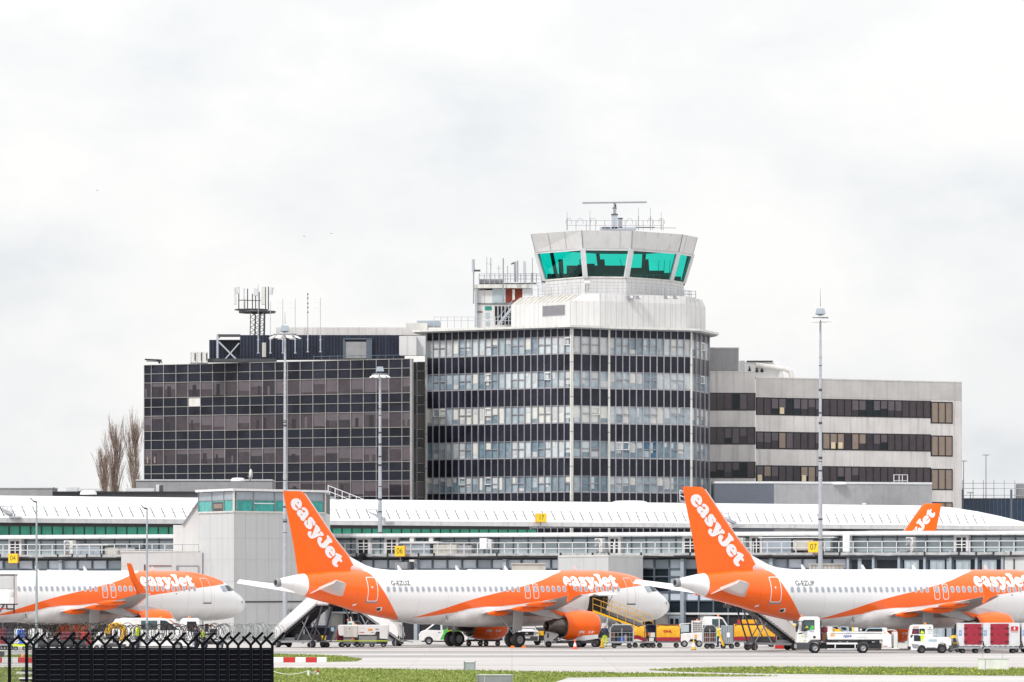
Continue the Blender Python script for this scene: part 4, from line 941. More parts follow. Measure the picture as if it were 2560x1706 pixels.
# ---------- dark glass office block ----------
hb = thing('office_block', 'dark glass office block with a pale grid of mullions left of the control tower', 'office building', (X_(700, 570), 572, 0))
hf = Fac(361, 580, 1029, 563); Zh = lambda v: EYE+(CY-(680+v/2.614))*563/F
cols = [hf.u(300+x/2.614) for x in (160, 207, 287, 368, 447, 528, 608, 688, 770, 852, 935, 1017, 1098, 1180, 1263, 1345, 1427, 1510, 1593, 1677, 1760, 1845, 1905)]
lines = [568, 628, 688, 790, 852, 912, 1015, 1075, 1138, 1240, 1300, 1362, 1465, 1525, 1590, 1690, 1760, 1900]
kinds = [0, 0, 1, 0, 0, 1, 0, 0, 1, 0, 0, 1, 0, 0, 1, 0, 0]
mb = MB(); block(mb, hf, 0, Zh(568), 8, 'dark_grey', -.2); mb.build('wall', hb, world=True)
for r, k in enumerate(kinds):
    z1, z0 = Zh(lines[r]), Zh(lines[r+1]); mb = MB()
    for i in range(len(cols)-1):
        u0, u1 = cols[i]+.02, cols[i+1]-.02
        if k == 0:
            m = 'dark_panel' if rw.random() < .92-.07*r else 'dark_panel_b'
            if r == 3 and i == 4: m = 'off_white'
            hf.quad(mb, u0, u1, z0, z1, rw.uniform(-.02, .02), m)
        else:
            hf.quad(mb, u0, u1, z0, z1, 0, rw.choice(('brown_glass', 'brown_glass', 'brown_glass_b')))
            if rw.random() < .75: hf.quad(mb, u0+.05, u1-.05, z1-(z1-z0)*rw.uniform(.12, .95), z1-.05, .006, 'brown_blind')
            if rw.random() < .4: a = rw.uniform(u0, u1-.6); hf.quad(mb, a, a+rw.uniform(.2, .55), z0+.1, z1-rw.uniform(.2, .8), .012, rw.choice(('brown_dark', 'brown_blind', 'brown_dark', 'brown_glass_b')))
            if i < 4 and rw.random() < .3: hf.quad(mb, u0+.3, u0+.48, z0+.2, z0+.9, .018, 'tan_blind')
    mb.build('window' if k else 'spandrel', hb, world=True)
mb = MB()
for i, c in enumerate(cols): hf.box(mb, c-.028, c+.028, Zh(1900), Zh(568), .0, .10, 'cream_mullion')
for z in lines: hf.box(mb, 0, hf.L, Zh(z)-.026, Zh(z)+.026, 0, .09, 'cream_mullion')
hf.box(mb, hf.L-.12, hf.L+.12, Zh(1900), Zh(568), -.2, .14, 'cream_mullion')
mb.build('mullions', hb, world=True)
h2 = Fac(1029, 571.5, 1067, 571.6); mb = MB(); h2.box(mb, 0, h2.L, 0, Zh(568), -3, -.2, 'black')
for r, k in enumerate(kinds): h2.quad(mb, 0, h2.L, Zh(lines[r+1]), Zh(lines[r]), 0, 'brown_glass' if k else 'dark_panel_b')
mb.build('wall', hb, world=True); mb = MB()
for z in lines: h2.box(mb, h2.L*.35, h2.L, Zh(z)-.035, Zh(z)+.035, 0, .08, 'cream_mullion')
for t in (.35, .85, .97): h2.box(mb, h2.L*t-.04, h2.L*t+.04, Zh(1900), Zh(568), 0, .1, 'cream_mullion')
mb.build('mullions', hb, world=True)
# rooftop plant
mb = MB(); Yq = 574
mb2 = MB()
def corr(mb, px0, px1, py0, py1, Y, m, p=.35):
    x0, x1 = X_(px0, Y), X_(px1, Y); z0, z1 = ZZ(py1, Y), ZZ(py0, Y); k = int((x1-x0)/p)
    mb.box(x0, x1, Y+.1, Y+4, z0, z1, m)
    for i in range(k): mb.box(x0+p*i, x0+p*(i+.5), Y, Y+.1, z0, z1, m)
corr(mb, 523, 600, 850, 897, Yq+1, 'corr_navy'); corr(mb, 600, 1010, 838, 897, Yq, 'corr_navy'); 
BX(mb, 543, 600, 836, 842, Yq, 4, 'dark_grey'); BX(mb, 541, 546, 838, 896, Yq-.3, .3, 'galv'); mb.bar(W(547, 855, Yq-.2), W(590, 898, Yq-.2), .16, 'galv'); mb.bar(W(598, 858, Yq-.2), W(563, 898, Yq-.2), .13, 'galv')
BX(mb, 549, 600, 843, 849, Yq-.1, .3, 'white_paint'); BX(mb, 655, 665, 857, 893, Yq-.15, .1, 'clad_stain'); BX(mb, 862, 916, 855, 896, Yq-.15, .1, 'brick_grey'); BX(mb, 857, 862, 848, 897, Yq-.3, .2, 'blue_steel'); BX(mb, 916, 930, 848, 897, Yq-.3, .2, 'blue_steel'); BX(mb, 857, 930, 846, 849, Yq-.3, .2, 'blue_steel')
BX(mb, 516, 690, 897, 905, Yq-1, 2, 'dark_grey')
mb.build('roof_plant', hb, world=True)
mb = MB(); BX(mb, 690, 1015, 819, 838, Yq+3, 8, 'concrete'); BX(mb, 1015, 1068, 808, 838, Yq+3, 8, 'off_white'); BX(mb, 1042, 1100, 802, 815, Yq+6, 4, 'slate_panel'); mb.build('parapet', hb, world=True)
mb = MB(); BX(mb, 998, 1041, 840, 889, 569, 1.2, 'clad_white'); BX(mb, 1041, 1064, 840, 889, 570, 1.2, 'light_grey'); BX(mb, 1017, 1018, 840, 889, 568.98, .02, 'joint'); mb.build('cabin', hb, world=True)
mb = MB()
for i in range(12):
    px = 784+i*20
    if px < 1000: mb.tube(W(px, 900, 565.5), W(px, 888, 565.5), .03, 'blue_steel', n=5)
mb.bar(W(784, 892, 565.5), W(1000, 888, 565.5), .06, 'blue_steel'); mb.build('guard_rail', hb, world=True)
mb = MB(); mb.bar(W(362, 899, 579), W(404, 901, 579), .12, 'black', .16); mb.bar(W(366, 903, 579), W(404, 904, 579), .1, 'black'); mb.bar(W(393, 899, 579), W(400, 909, 579), .2, 'black'); mb.bar(W(402, 901, 579), W(405, 909, 579), .1, 'black'); mb.build('window_cleaning_arm', hb, world=True)
def simple(name, label, cat, loc, fn, group=None, bevel=0):
    t = thing(name, label, cat, loc, 0, group); fn(t); return t
def ac_tall(px, lab):
    Y = 572; t = thing('air_conditioner', lab, 'air conditioner', (X_(px, Y), Y, ZZ(909, Y)), 0, 'white units on the office block roof'); mb = MB()
    mb.box(-.32, .32, 0, .8, .08, 1.25, 'off_white'); mb.box(-.2, -.15, -.01, 0, .1, 1.2, 'joint'); mb.box(.18, .30, -.012, 0, .3, 1.1, 'dark_grey'); mb.box(-.3, .3, .05, .75, 0, .08, 'mid_grey'); mb.build('casing', t)
ac_tall(482, 'white box unit, left one on the office block roof edge'); ac_tall(498, 'white box unit with a dark grille, middle one on the office block roof edge'); ac_tall(511, 'white box unit, right one on the office block roof edge by the dark plant room')
# phone mast on roof
pm = thing('phone_mast', 'lattice phone mast with pale panel antennas on the office block roof', 'antenna mast', (X_(652, 580), 580, ZZ(838, 580))); mb = MB()
def PW(px, py, Y=580): return W(px, py, Y)
for px, d in ((631, 0), (643, .8), (655, -.4)):
    for k in (-.25, .25):
        mb.bar(PW(px, 840)+Vector((k, d, 0)), PW(px+1, 786)+Vector((k, d, 0)), .09 if px < 650 else .2, 'dark_grey')
    for i in range(8): a = PW(px, 838-i*6.4)+Vector((-.25 if i % 2 else .25, d, 0)); b = PW(px, 838-(i+1)*6.4)+Vector((.25 if i % 2 else -.25, d, 0)); mb.bar(a, b, .06, 'dark_grey')
mb.build('lattice', pm, world=True); mb = MB()
mb.revolve([(-.1, 1.6), (-.1, 2.0), (.12, 2.05), (.12, 1.6)], 'dark_grey', 24, 'z', tuple(PW(643, 781))); c = PW(628, 775); mb.revolve([(0, 1.75), (0, 1.83), (.1, 1.83), (.1, 1.75)], 'dark_grey', 20, 'z', tuple(PW(628, 776)))
mb.bar(PW(590, 775), PW(668, 775), .14, 'dark_grey'); mb.bar(PW(598, 751), PW(652, 752), .08, 'dark_grey')
for px, a, b in ((597, 775, 735), (611, 771, 735), (619, 775, 722), (631, 775, 735), (639, 775, 740), (648, 775, 730), (664, 775, 718), (671, 775, 717)): mb.tube(PW(px, a), PW(px, b), .06, 'dark_grey', n=6)
for a, b in ((610, 640), (668, 650)): mb.bar(PW(a, 777), PW(b, 788), .12, 'dark_grey')
mb.build('head_frame', pm, world=True)
for px0, px1, a, b, m in ((584.5, 590.5, 718, 762, 'off_white'), (588, 599, 716, 734, 'light_grey'), (607.5, 612, 720, 748, 'light_grey'), (609, 613, 748, 771, 'mid_grey'), (633.5, 644, 720, 740, 'light_grey'), (653.5, 663, 716, 762, 'off_white')):
    mb = MB(); BX(mb, px0, px1, a, b, 579.3, .35, m); mb.build('panel_antenna', pm, world=True, bevel=.04)
mb = MB(); mb.tube(PW(680, 719), PW(677, 737), .2, 'light_grey', n=12); mb.build('panel_antenna', pm, world=True)
for px, top, bot, kind, lab in ((645.5, 712, 884, 0, 'thin whip aerial in front of the phone mast on the plant room'), (676, 754, 884, 0, 'short whip aerial right of the phone mast'), (707, 748, 884, 1, 'pale double dipole aerial above the left side of the light mast head'), (738, 748, 884, 1, 'pale double dipole aerial above the right side of the light mast head'), (769.5, 732, 881, 2, 'dark beaded whip aerial, tallest on the plant room wall'), (801, 745, 881, 1, 'pale double dipole aerial at the right end of the aerial row')):
    t = thing('aerial', lab, 'aerial', (X_(px, 573), 573, ZZ(bot, 573)), 0, 'aerials on the plant room wall'); mb = MB()
    mb.tube(W(px, bot, 573), W(px, 838, 573), .075, 'galv', n=6); mb.tube(W(px, 838, 573), W(px, top, 573), .035, 'galv' if kind != 2 else 'mid_grey', n=5); mb.bar(W(px-3, bot-1, 573), W(px+3, bot-1, 573), .1, 'galv'); mb.bar(W(px-3, 850, 573), W(px+3, 850, 573), .08, 'galv')
    if kind == 1:
        for py in (757, 771): mb.bar(W(px-13, py, 573), W(px, py, 573), .03, 'light_grey'); mb.bar(W(px-13, py-2, 573), W(px-13, py+2, 573), .04, 'light_grey')
    if kind == 2:
        for py in (736, 746, 759, 769, 781): mb.tube(W(px, py-1.5, 573), W(px, py+1.5, 573), .08, 'dark_grey', n=6)
    mb.build('pole', t, world=True)

# ---------- concrete office building on the right ----------
rb = thing('office_building', 'long pale concrete office building with brown ribbon windows right of the control tower', 'office building', (X_(2100, 575), 578, 0))
f1 = Fac(1773, 584, 1888, 584.5); f2 = Fac(1889, 584.6, 2404, 599)
zc1 = lambda py: EYE+(CY-py)*584/F
zc2 = lambda py: EYE+(CY-py)*584.6/F
mb = MB(); block(mb, f1, 0, zc1(931), 14, 'concrete'); block(mb, f2, 0, zc2(945), 14, 'concrete'); mb.build('wall', rb, world=True)
mb = MB(); f1.box(mb, -.2, f1.L+.02, zc1(931), zc1(931)+.12, -.5, .03, 'off_white'); f2.box(mb, -.02, f2.L+.05, zc2(945), zc2(945)+.12, -.5, .06, 'off_white'); f2.box(mb, 0, f2.L, zc2(990), zc2(945), 0, .03, 'concrete_top'); mb.build('parapet', rb, world=True)
mb = MB(); f1.box(mb, 0, f1.u(1848), zc1(931)+.12, zc1(871), -3, -.4, 'brick_grey'); f1.box(mb, -.1, f1.u(1848)+.05, zc1(871), zc1(871)+.12, -3, -.35, 'off_white'); mb.build('stair_core', rb, world=True)
def ribbon(f, zc, pa, pb, ya, yb, n, tan=False, nm='window'):
    mb = MB(); u0, u1 = f.u(pa), f.u(pb); z0, z1 = zc(yb), zc(ya); w = (u1-u0)/n
    f.box(mb, u0-.08, u1+.08, z0-.08, z1+.08, -.02, .02, 'brown_dark')
    i = 0
    while i < n:
        k = rw.choice((2, 3)); solid = rw.random() < (.22 if not tan else 0)
        for j in range(k):
            if i >= n: break
            a, b = u0+w*i+.05, u0+w*(i+1)-.05
            if tan: f.quad(mb, a, b, z0+.06, z1-.06, .03, 'tan_blind')
            elif solid or i > n*.82: f.quad(mb, a, b, z0+.05, z1-.05, .03, 'brown_glass')
            else:
                f.quad(mb, a, b, z0+.05, z1-.05, .03, rw.choice(('brown_glass_b', 'deep_glass', 'brown_glass_b')))
                if rw.random() < .85: f.quad(mb, a+.02, b-.02, z1-(z1-z0)*rw.choice((.5, .6, .62, .95)), z1-.07, .036, rw.choice(('brown_blind', 'tan_blind', 'brown_blind')))
                if rw.random() < .08: f.quad(mb, a+.1, b-.2, z0+.1, z0+.8, .04, 'lit_window')
            i += 1
    for i in range(n+1): f.box(mb, u0+w*i-.04, u0+w*i+.04, z0, z1, .02, .09, 'brown_dark')
    mb.build(nm, rb, world=True)
for ya, yb in ((984, 1025), (1069.5, 1110), (1156, 1194)): ribbon(f1, zc1, 1773, 1887, ya, yb, 6)
for ya, yb in ((995, 1036), (1080.5, 1121), (1165, 1205)): ribbon(f2, zc2, 1891, 2326, ya, yb, 24)
for ya, yb in ((997, 1049), (1083, 1133), (1168, 1219), (1253, 1300)): ribbon(f2, zc2, 2328, 2380, ya, yb, 3, True)
mb = MB()
Yv = 590; BX(mb, 1850, 1862, 902, 935, Yv, 3, 'clad_white'); BX(mb, 1862, 1947, 905, 946, Yv, 3, 'white_paint'); BX(mb, 1867, 1932, 902, 905, Yv-.2, 1, 'black')
for px in (1874, 1892, 1905): mb.prism([(X_(px-4, Yv), ZZ(931, Yv)), (X_(px+4, Yv), ZZ(931, Yv)), (X_(px, Yv), ZZ(915, Yv))], Yv-.15, Yv, 'black')
mb.path([W(1890, 913, Yv-.5), W(1960, 922, Yv-.5), W(1975, 928, Yv-.5), W(1980, 944, Yv-.5)], .28, 'off_white', 12); mb.path([W(1950, 925, Yv-.4), W(1955, 944, Yv-.4)], .2, 'light_grey', 10)
mb.build('roof_plant', rb, world=True)
# low plant building in front of it
lb = thing('low_building', 'low flat roofed building, dark blue left part and grey right part, below the concrete offices', 'building', (X_(2050, 571), 571, 0))
f3 = Fac(1786, 568, 1935, 568.2); f4 = Fac(1935, 568.2, 2330, 574); mb = MB()
f3.box(mb, 0, f3.L, 0, ZZ(1209, 568), -5, 0, 'block_dark'); f4.box(mb, 0, f4.L, 0, ZZ(1209, 568), -2.5, 0, 'brick_grey'); mb.build('wall', lb, world=True)
mb = MB(); f3.box(mb, 0, f3.L, ZZ(1209, 568), ZZ(1209, 568)+.22, -5, .06, 'light_grey'); f4.box(mb, 0, f4.L, ZZ(1209, 568), ZZ(1209, 568)+.22, -2.5, .06, 'light_grey')
for px in (2132, 2310): f4.box(mb, f4.u(px)-.02, f4.u(px)+.02, 0, ZZ(1209, 568), 0, .02, 'joint')
mb.build('roof', lb, world=True); mb = MB(); f4.pbox(mb, 2153, 2167, 1263, 1271, 0, .3, 'black'); f4.pbox(mb, 2155, 2164, 1258, 1262, 0, .2, 'white_paint'); mb.build('lamp', lb, world=True)
mb = MB(); f4.box(mb, f4.u(2237), f4.u(2270), ZZ(1211, 569)+.2, ZZ(1210, 569)+.25, -1.3, -.1, 'galv')
for px in (2237, 2250, 2258, 2271): f4.box(mb, f4.u(px)-.03, f4.u(px)+.03, ZZ(1207, 568), ZZ(1184, 568), -.3, -.2, 'light_grey')
for py in (1185, 1200): f4.box(mb, f4.u(2237), f4.u(2271), ZZ(py, 568)-.03, ZZ(py, 568)+.03, -.3, -.2, 'light_grey')
mb.build('guard_rail', lb, world=True)
# blue glass deck at far right
db = thing('car_park_deck', 'dark blue glazed building with mesh screens at the far right', 'building', (X_(2500, 604), 604, 0)); mb = MB(); Yd = 604
mb.box(X_(2404, Yd), X_(2760, Yd), Yd, Yd+10, 0, ZZ(1246, Yd), 'brown_dark')
mat('blue_glass', (.015, .04, .085), .12, var=.4, scale=.5)
i = 0; px = 2406
while px < 2760: BX(mb, px, px+8, 1250, 1330, Yd-.1, .1, 'blue_glass'); BX(mb, px+8, px+9.2, 1246, 1330, Yd-.2, .2, 'blue_steel'); px += 10
mb.build('wall', db, world=True); mb = MB()
for px in range(2406, 2760, 26): BX(mb, px, px+1.6, 1200, 1248, Yd+1, .1, 'galv')
for py in (1221, 1208, 1238): BX(mb, 2404, 2760, py, py+1.3, Yd+1, .1, 'galv')
for px in (2404, 2526): BX(mb, px, px+5, 1224, 1330, Yd-.4, .3, 'blue_steel')
BX(mb, 2545, 2700, 1210, 1247, Yd+6, 3, 'brick_grey'); mb.build('screen', db, world=True)
for px, top, lab in ((2465, 1138, 'thin double headed street lamp on the deck at the far right, taller one'), (2409, 1153, 'thin street lamp half hidden behind the right end of the concrete offices'), (2426, 1232, 'short twin headed lamp in front of the mesh screen at the far right')):
    Y = 612; t = thing('street_lamp', lab, 'lamp', (X_(px, Y), Y, 0), 0, 'lamps beyond the offices'); mb = MB(); mb.tube((X_(px, Y), Y, 0), W(px, top, Y), .08, 'galv', .05); mb.bar(W(px-8, top, Y), W(px+8, top, Y), .1, 'galv'); mb.box(X_(px-9, Y), X_(px-4, Y), Y-.1, Y+.1, ZZ(top+1, Y), ZZ(top-1, Y), 'light_grey'); mb.box(X_(px+4, Y), X_(px+9, Y), Y-.1, Y+.1, ZZ(top+1, Y), ZZ(top-1, Y), 'light_grey'); mb.build('pole', t, world=True)
# ---------- terminal with pitched white roof ----------
te = thing('terminal', 'long terminal building with a white pitched metal roof and green glazing', 'terminal', (X_(1200, 530), 530, 0))
TY = lambda px: 490+(px)*68/2500
tf = Fac(-500, TY(-500), 2560, TY(2560)); ZE, ZRi = 10.85, 13.1
mb = MB(); uend = tf.u(2600); uh = tf.u(2438)
tf.box(mb, 0, uend, 0, ZE-1.9, -9.5, -1.0, 'deep_glass'); mb.build('wall', te, world=True)
mb = MB()
def roofz(k): return ZE+(ZRi-ZE)*math.sin(k*math.pi/2)
ks = [0, .15, .32, .5, .7, .85, 1]
for a, b in zip(ks, ks[1:]):
    mb.quad(tf.P(0, roofz(a), -10*a), tf.P(uend-(uend-uh)*a, roofz(a), -10*a), tf.P(uend-(uend-uh)*b, roofz(b), -10*b), tf.P(0, roofz(b), -10*b), 'roof_white')
mb.quad(tf.P(0, ZRi, -10), tf.P(uh, ZRi, -10), tf.P(uh, ZRi-2, -20), tf.P(0, ZRi-2, -20), 'roof_white')
mb.add([tf.P(uend, ZE, 0), tf.P(uh, ZRi, -10), tf.P(uend, ZE, -20)], [(0, 1, 2)], 'roof_white')
roof = mb.build('roof', te, world=True)
mb = MB(); tf.box(mb, 0, uend, ZE-.42, ZE-.02, -.4, .12, 'roof_edge'); tf.box(mb, 0, uend, ZE-.5, ZE-.42, -1.4, .0, 'dark_grey'); mb.build('gutter', te, world=True)
mb = MB(); u = .5
while u < uend-7:
    a = Vector(tf.P(u, roofz(.06), -.6)); b = Vector(tf.P(u-.28, roofz(.06)+.88, -.9)); mb.bar(a, b, .06, 'dark_grey'); u += 1.16
for h, t in ((.88, -.9), (.45, -.75)): mb.bar(tf.P(.3, roofz(.06)+h, t), tf.P(uend-8, roofz(.06)+h, t), .035, 'mid_grey')
mb.build('roof_rail', te, world=True)
mb = MB(); u = 0; ug = tf.u(1330)
while u < ug:
    tf.quad(mb, u+.05, u+1.1, ZE-2.4, ZE-.72, -.5, 'green_glass'); tf.box(mb, u-.05, u+.05, ZE-2.4, ZE-.5, -.55, -.45, 'black'); u += 1.15
tf.box(mb, 0, ug, ZE-.74, ZE-.5, -.5, -.4, 'dark_grey'); mb.build('window', te, world=True)
def dome(px, py, wpx, hpx, Y, lab):
    t = thing('roof_dome', lab, 'roof light', (X_(px, Y), Y, ZZ(py, Y)), 0, 'low white roof domes'); mb = MB(); w = wpx*Y/F/2; h = hpx*Y/F
    mb.loft([[(w*k*math.cos(2*math.pi*i/20), 1.2*k*math.sin(2*math.pi*i/20), h*q) for i in range(20)] for k, q in ((1, -.1), (1, .25), (.9, .7), (.7, .95), (.3, 1.0))], 'roof_white'); mb.build('cover', t)
dome(1574, 1262, 95, 10, TY(1574)+9.5, 'low white roof cowl on the terminal ridge in front of the control tower'); dome(221, 1236, 42, 9, 506, 'white dome on the terminal ridge near the left poplars'); dome(595, 1203, 36, 8, 545, 'white dome on the brick parapet below the office block'); dome(2097, 1211, 40, 6, 571, 'white dome on the roof of the low grey building')
# roof stairs (open gangways over the roof)
for k, (pa, ya, pb, yb, lab) in enumerate(((820, 1242, 962, 1298, 'grey metal roof stair with handrails descending over the white roof behind the tall light mast'), (1700, 1252, 1840, 1308, 'grey metal roof stair descending behind the right aircraft fin'), (-60, 1240, 28, 1286, 'grey metal roof stair at the far left edge of the white roof'))):
    Y = TY(pa)+1.5; a = W(pa, ya, Y+7); b = W(pb, yb, Y-1.2); t = thing('roof_stair', lab, 'stairs', tuple(b), 0, 'roof stairs on the terminal'); mb = MB()
    for o in (0, .9):
        q = Vector((0, o, 0)); mb.bar(a+q, b+q, .1, 'steel', .22)
        for h in (.55, 1.1): mb.bar(a+q+Vector((0, 0, h)), b+q+Vector((0, 0, h)), .05, 'light_grey')
        for i in range(9): p = a.lerp(b, i/8)+q; mb.bar(p, p+Vector((0, 0, 1.1)), .05, 'light_grey')
    for i in range(22): p = a.lerp(b, (i+.5)/22); mb.box(p.x-.13, p.x+.13, p.y, p.y+.9, p.z+.02, p.z+.06, 'galv')
    mb.box(b.x-.2, b.x+.9, b.y, b.y+.9, b.z-.35, b.z-.2, 'galv'); mb.build('frame', t, world=True)
# low roofs at left behind the ridge
for (pa, pb, ya, yb, Y, m, cap, lab, nm) in ((-120, 131, 1221, 1262, 530, 'brick_grey', 'light_grey', 'low grey brick rooftop building at the far left', 'rooftop_building'), (340, 680, 1202, 1260, 548, 'brick_grey', 'light_grey', 'grey brick rooftop building below the dark office block', 'rooftop_building')):
    t = thing(nm, lab, 'building', (X_((pa+pb)/2, Y), Y, 0)); mb = MB(); BX(mb, pa, pb, ya, yb, Y, 6, m); mb.box(X_(pa, Y), X_(pb, Y), Y+.1, Y+6, 0, ZZ(yb, Y), m); mb.build('wall', t, world=True); mb = MB(); BX(mb, pa-1, pb+1, ya-3, ya, Y-.1, 6.2, cap); mb.build('roof', t, world=True)
t = thing('roof_plant_deck', 'dark flat roof deck with pipes and pale vents behind the left ridge', 'roof', (X_(300, 525), 525, 0)); mb = MB()
mb.box(X_(131, 525), X_(500, 525), 525, 545, 0, ZZ(1231, 525), 'dark_grey'); BX(mb, 131, 500, 1229, 1234, 524.8, .2, 'black')
for a, b, c, d in ((165, 195, 1219, 1230), (194, 253, 1222, 1228), (314, 385, 1221, 1230), (390, 402, 1212, 1231)): BX(mb, a, b, c, d, 526, 2, 'light_grey')
BX(mb, 398, 408, 1213, 1230, 525.9, .1, 'dark_grey'); mb.build('deck', t, world=True)
t = thing('satellite_dish', 'small white satellite dish on the brick parapet below the office block', 'dish', (X_(627, 546), 546, ZZ(1202, 546))); mb = MB(); mb.ball((0, 0, .65), .55, 'off_white', 1.0); mb.v = [(v[0]*.35, v[1], v[2]*1.0+.0) for v in mb.v]; mb.tube((0, 0, 0), (-.3, 0, .5), .05, 'mid_grey'); mb.build('dish', t)
# ---------- panelled block with the glazed top room ----------
bl = thing('panelled_block', 'pale grey panelled block with flat white roof and a band of teal windows', 'building', (X_(585, 440), 445, 0))
ga, gb = Fac(497, 447, 585, 440), Fac(585, 440, 812, 449); zt = ZZ(1226, 440); zsill = ZZ(1279, 440); zpan = ZZ(1250, 440)
pl = [ga.at(0), ga.at(ga.L), gb.at(gb.L)]; bk = [Vector((pl[2].x, 462)), Vector((pl[0].x, 462))]
mb = MB(); mb.slab([(p.x, p.y) for p in pl+bk], 0, zsill, 'clad_grey'); mb.slab([(p.x, p.y) for p in [pl[0]+Vector((.2, .3)), pl[1]+Vector((0, .3)), pl[2]+Vector((-.2, .3))]+bk], zsill+.001, zt-.05, 'dark_grey'); wl = mb.build('wall', bl, world=True)
mb = MB()
for f, n in ((ga, 3), (gb, 8)):
    for i in range(n+1): f.box(mb, f.L*i/n-.015, f.L*i/n+.015, 0, zsill, -.01, .012, 'joint')
    for z in (1.4, 3.2, 5.0, 6.8, 8.6): f.box(mb, 0, f.L, z-.012, z+.012, -.01, .010, 'joint')
gb.box(mb, 0, gb.L, ZZ(1505, 442)-.05, ZZ(1505, 442)+.05, 0, .05, 'cable'); mb.build('panel_joints', wl, world=True)
for f, cells in ((ga, [(0, .38, 't'), (.38, .72, 'b'), (.72, 1, 't')]), (gb, [(.02, .21, 't'), (.21, .44, 'm'), (.44, .72, 't'), (.72, .98, 't')])):
    mb = MB()
    for a, b, k in cells:
        f.quad(mb, f.L*a+.06, f.L*b-.06, zsill+.05, zpan, .0, 'teal_bright'); f.quad(mb, f.L*a+.06, f.L*b-.06, zpan+.03, zt-.1, .02, 'slate_panel')
        if k == 'b': f.quad(mb, f.L*a+.2, f.L*b-.2, zsill+.05, zpan-.15, .01, 'brown_dark'); f.quad(mb, f.L*a+.4, f.L*b-.4, zsill+.3, zpan-.3, .015, 'tan_blind')
        if k == 'm': f.box(mb, f.L*a+.06, f.L*b-.06, zpan-.3, zpan-.22, 0, .05, 'white_paint')
        f.box(mb, f.L*a-.05, f.L*a+.05, zsill, zt-.05, -.05, .07, 'mid_grey')
    f.box(mb, f.L-.08, f.L+.08, zsill, zt-.05, -.05, .08, 'off_white'); f.box(mb, 0, f.L, zsill-.08, zsill+.05, -.05, .1, 'off_white'); f.box(mb, 0, f.L, zpan-.02, zpan+.04, -.05, .06, 'mid_grey'); mb.build('window', bl, world=True)
mb = MB(); mb.slab([(p.x, p.y) for p in [pl[0]+Vector((-.3, -.3)), pl[1]+Vector((-.05, -.45)), pl[2]+Vector((.35, -.35))]+bk], zt-.05, zt+.14, 'roof_white'); mb.build('roof', bl, world=True)
mb = MB(); mb.slab([(X_(303, 444), 444), (X_(506, 446), 446), (X_(506, 452), 456), (X_(303, 444)-.3, 456)], 0, ZZ(1381, 444), 'clad_white'); mb.slab([(X_(303, 444)-.1, 443.9), (X_(497, 446), 445.9), (X_(500, 452), 456), (X_(303, 444)-.4, 456)], ZZ(1381, 444), ZZ(1381, 444)+.12, 'off_white')
f = Fac(303, 444, 497, 446)
for px in (330, 362, 394, 426, 458): f.box(mb, f.u(px)-.012, f.u(px)+.012, 0, ZZ(1381, 444), 0, .012, 'joint')
for py in (1415, 1450, 1490): f.box(mb, 0, f.L, ZZ(py, 437)-.012, ZZ(py, 437)+.012, 0, .01, 'joint')
f.pbox(mb, 440, 496, 1414, 1440, 0, .15, 'louvre', 440); f.pbox(mb, 446, 494, 1418, 1445, .15, .17, 'clad_white', 440)
f.pbox(mb, 372, 428, 1414, 1416, .0, .1, 'rust', 372); f.pbox(mb, 360, 363, 1412, 1440, .0, .1, 'rust', 372); mb.build('annex', bl, world=True)
mb = MB()
for px in (456, 497, 415): mb.tube(W(px, 1380, 447), W(px, 1361, 447), .03, 'mid_grey', n=5)
mb.bar(W(415, 1362, 447), W(498, 1362, 447), .04, 'mid_grey'); mb.build('guard_rail', bl, world=True)
mb = MB(); Yg = 449
mb.prism([(X_(p, Yg), ZZ(q, Yg)) for p, q in ((499, 1252), (499, 1400), (433, 1400), (433, 1313), (455, 1313))], Yg, Yg+30, 'clad_white'); mb.bar(W(456, 1313, Yg-.1), W(497, 1252, Yg-.1), .1, 'mid_grey'); mb.build('gable', bl, world=True)
mb = MB(); gb.pbox(mb, 722, 775, 1527, 1620, 0, .1, 'deep_glass', 722); gb.pbox(mb, 720, 777, 1523, 1527, 0, .2, 'mid_grey', 722)
for px in (720, 738, 756, 776): gb.pbox(mb, px-1, px+1, 1527, 1620, .1, .2, 'galv', 722)
mb.build('door', bl, world=True)

# ---------- pier with walkway ----------
pr = thing('pier_building', 'long low pier building with grey glazing and a railed walkway behind the aircraft', 'pier', (X_(1280, 447), 447, 0))
pf = Fac(-300, 477, 2760, 424.5); zp = lambda py: EYE+(CY-py)*.03377
L = pf.L
mb = MB(); pf.box(mb, 0, L, 0, zp(1386), -5, -.3, 'dark_grey'); pf.box(mb, 0, L, zp(1386), zp(1340), -5, -1.6, 'dark_grey'); mb.build('wall', pr, world=True)
mb = MB(); pf.box(mb, 0, L, zp(1340)+.02, zp(1332), -5.2, -.6, 'roof_white'); pf.box(mb, 0, L, zp(1342), zp(1340), -1.7, -.5, 'roof_edge')
mb.build('roof', pr, world=True)
us = [pf.u(px) for px in range(-290, 2760, 37)]
mb = MB()
for a, b in zip(us, us[1:]): pf.quad(mb, a+.04, b-.04, zp(1384), zp(1342), -1.5, 'slate_glass')
wn = mb.build('window', pr, world=True); mb = MB()
for a in us: pf.box(mb, a-.05, a+.05, zp(1386), zp(1340), -1.55, -1.42, 'blue_steel')
pf.box(mb, 0, L, zp(1348), zp(1345), -1.52, -1.40, 'blue_steel'); mb.build('frame', wn, world=True)
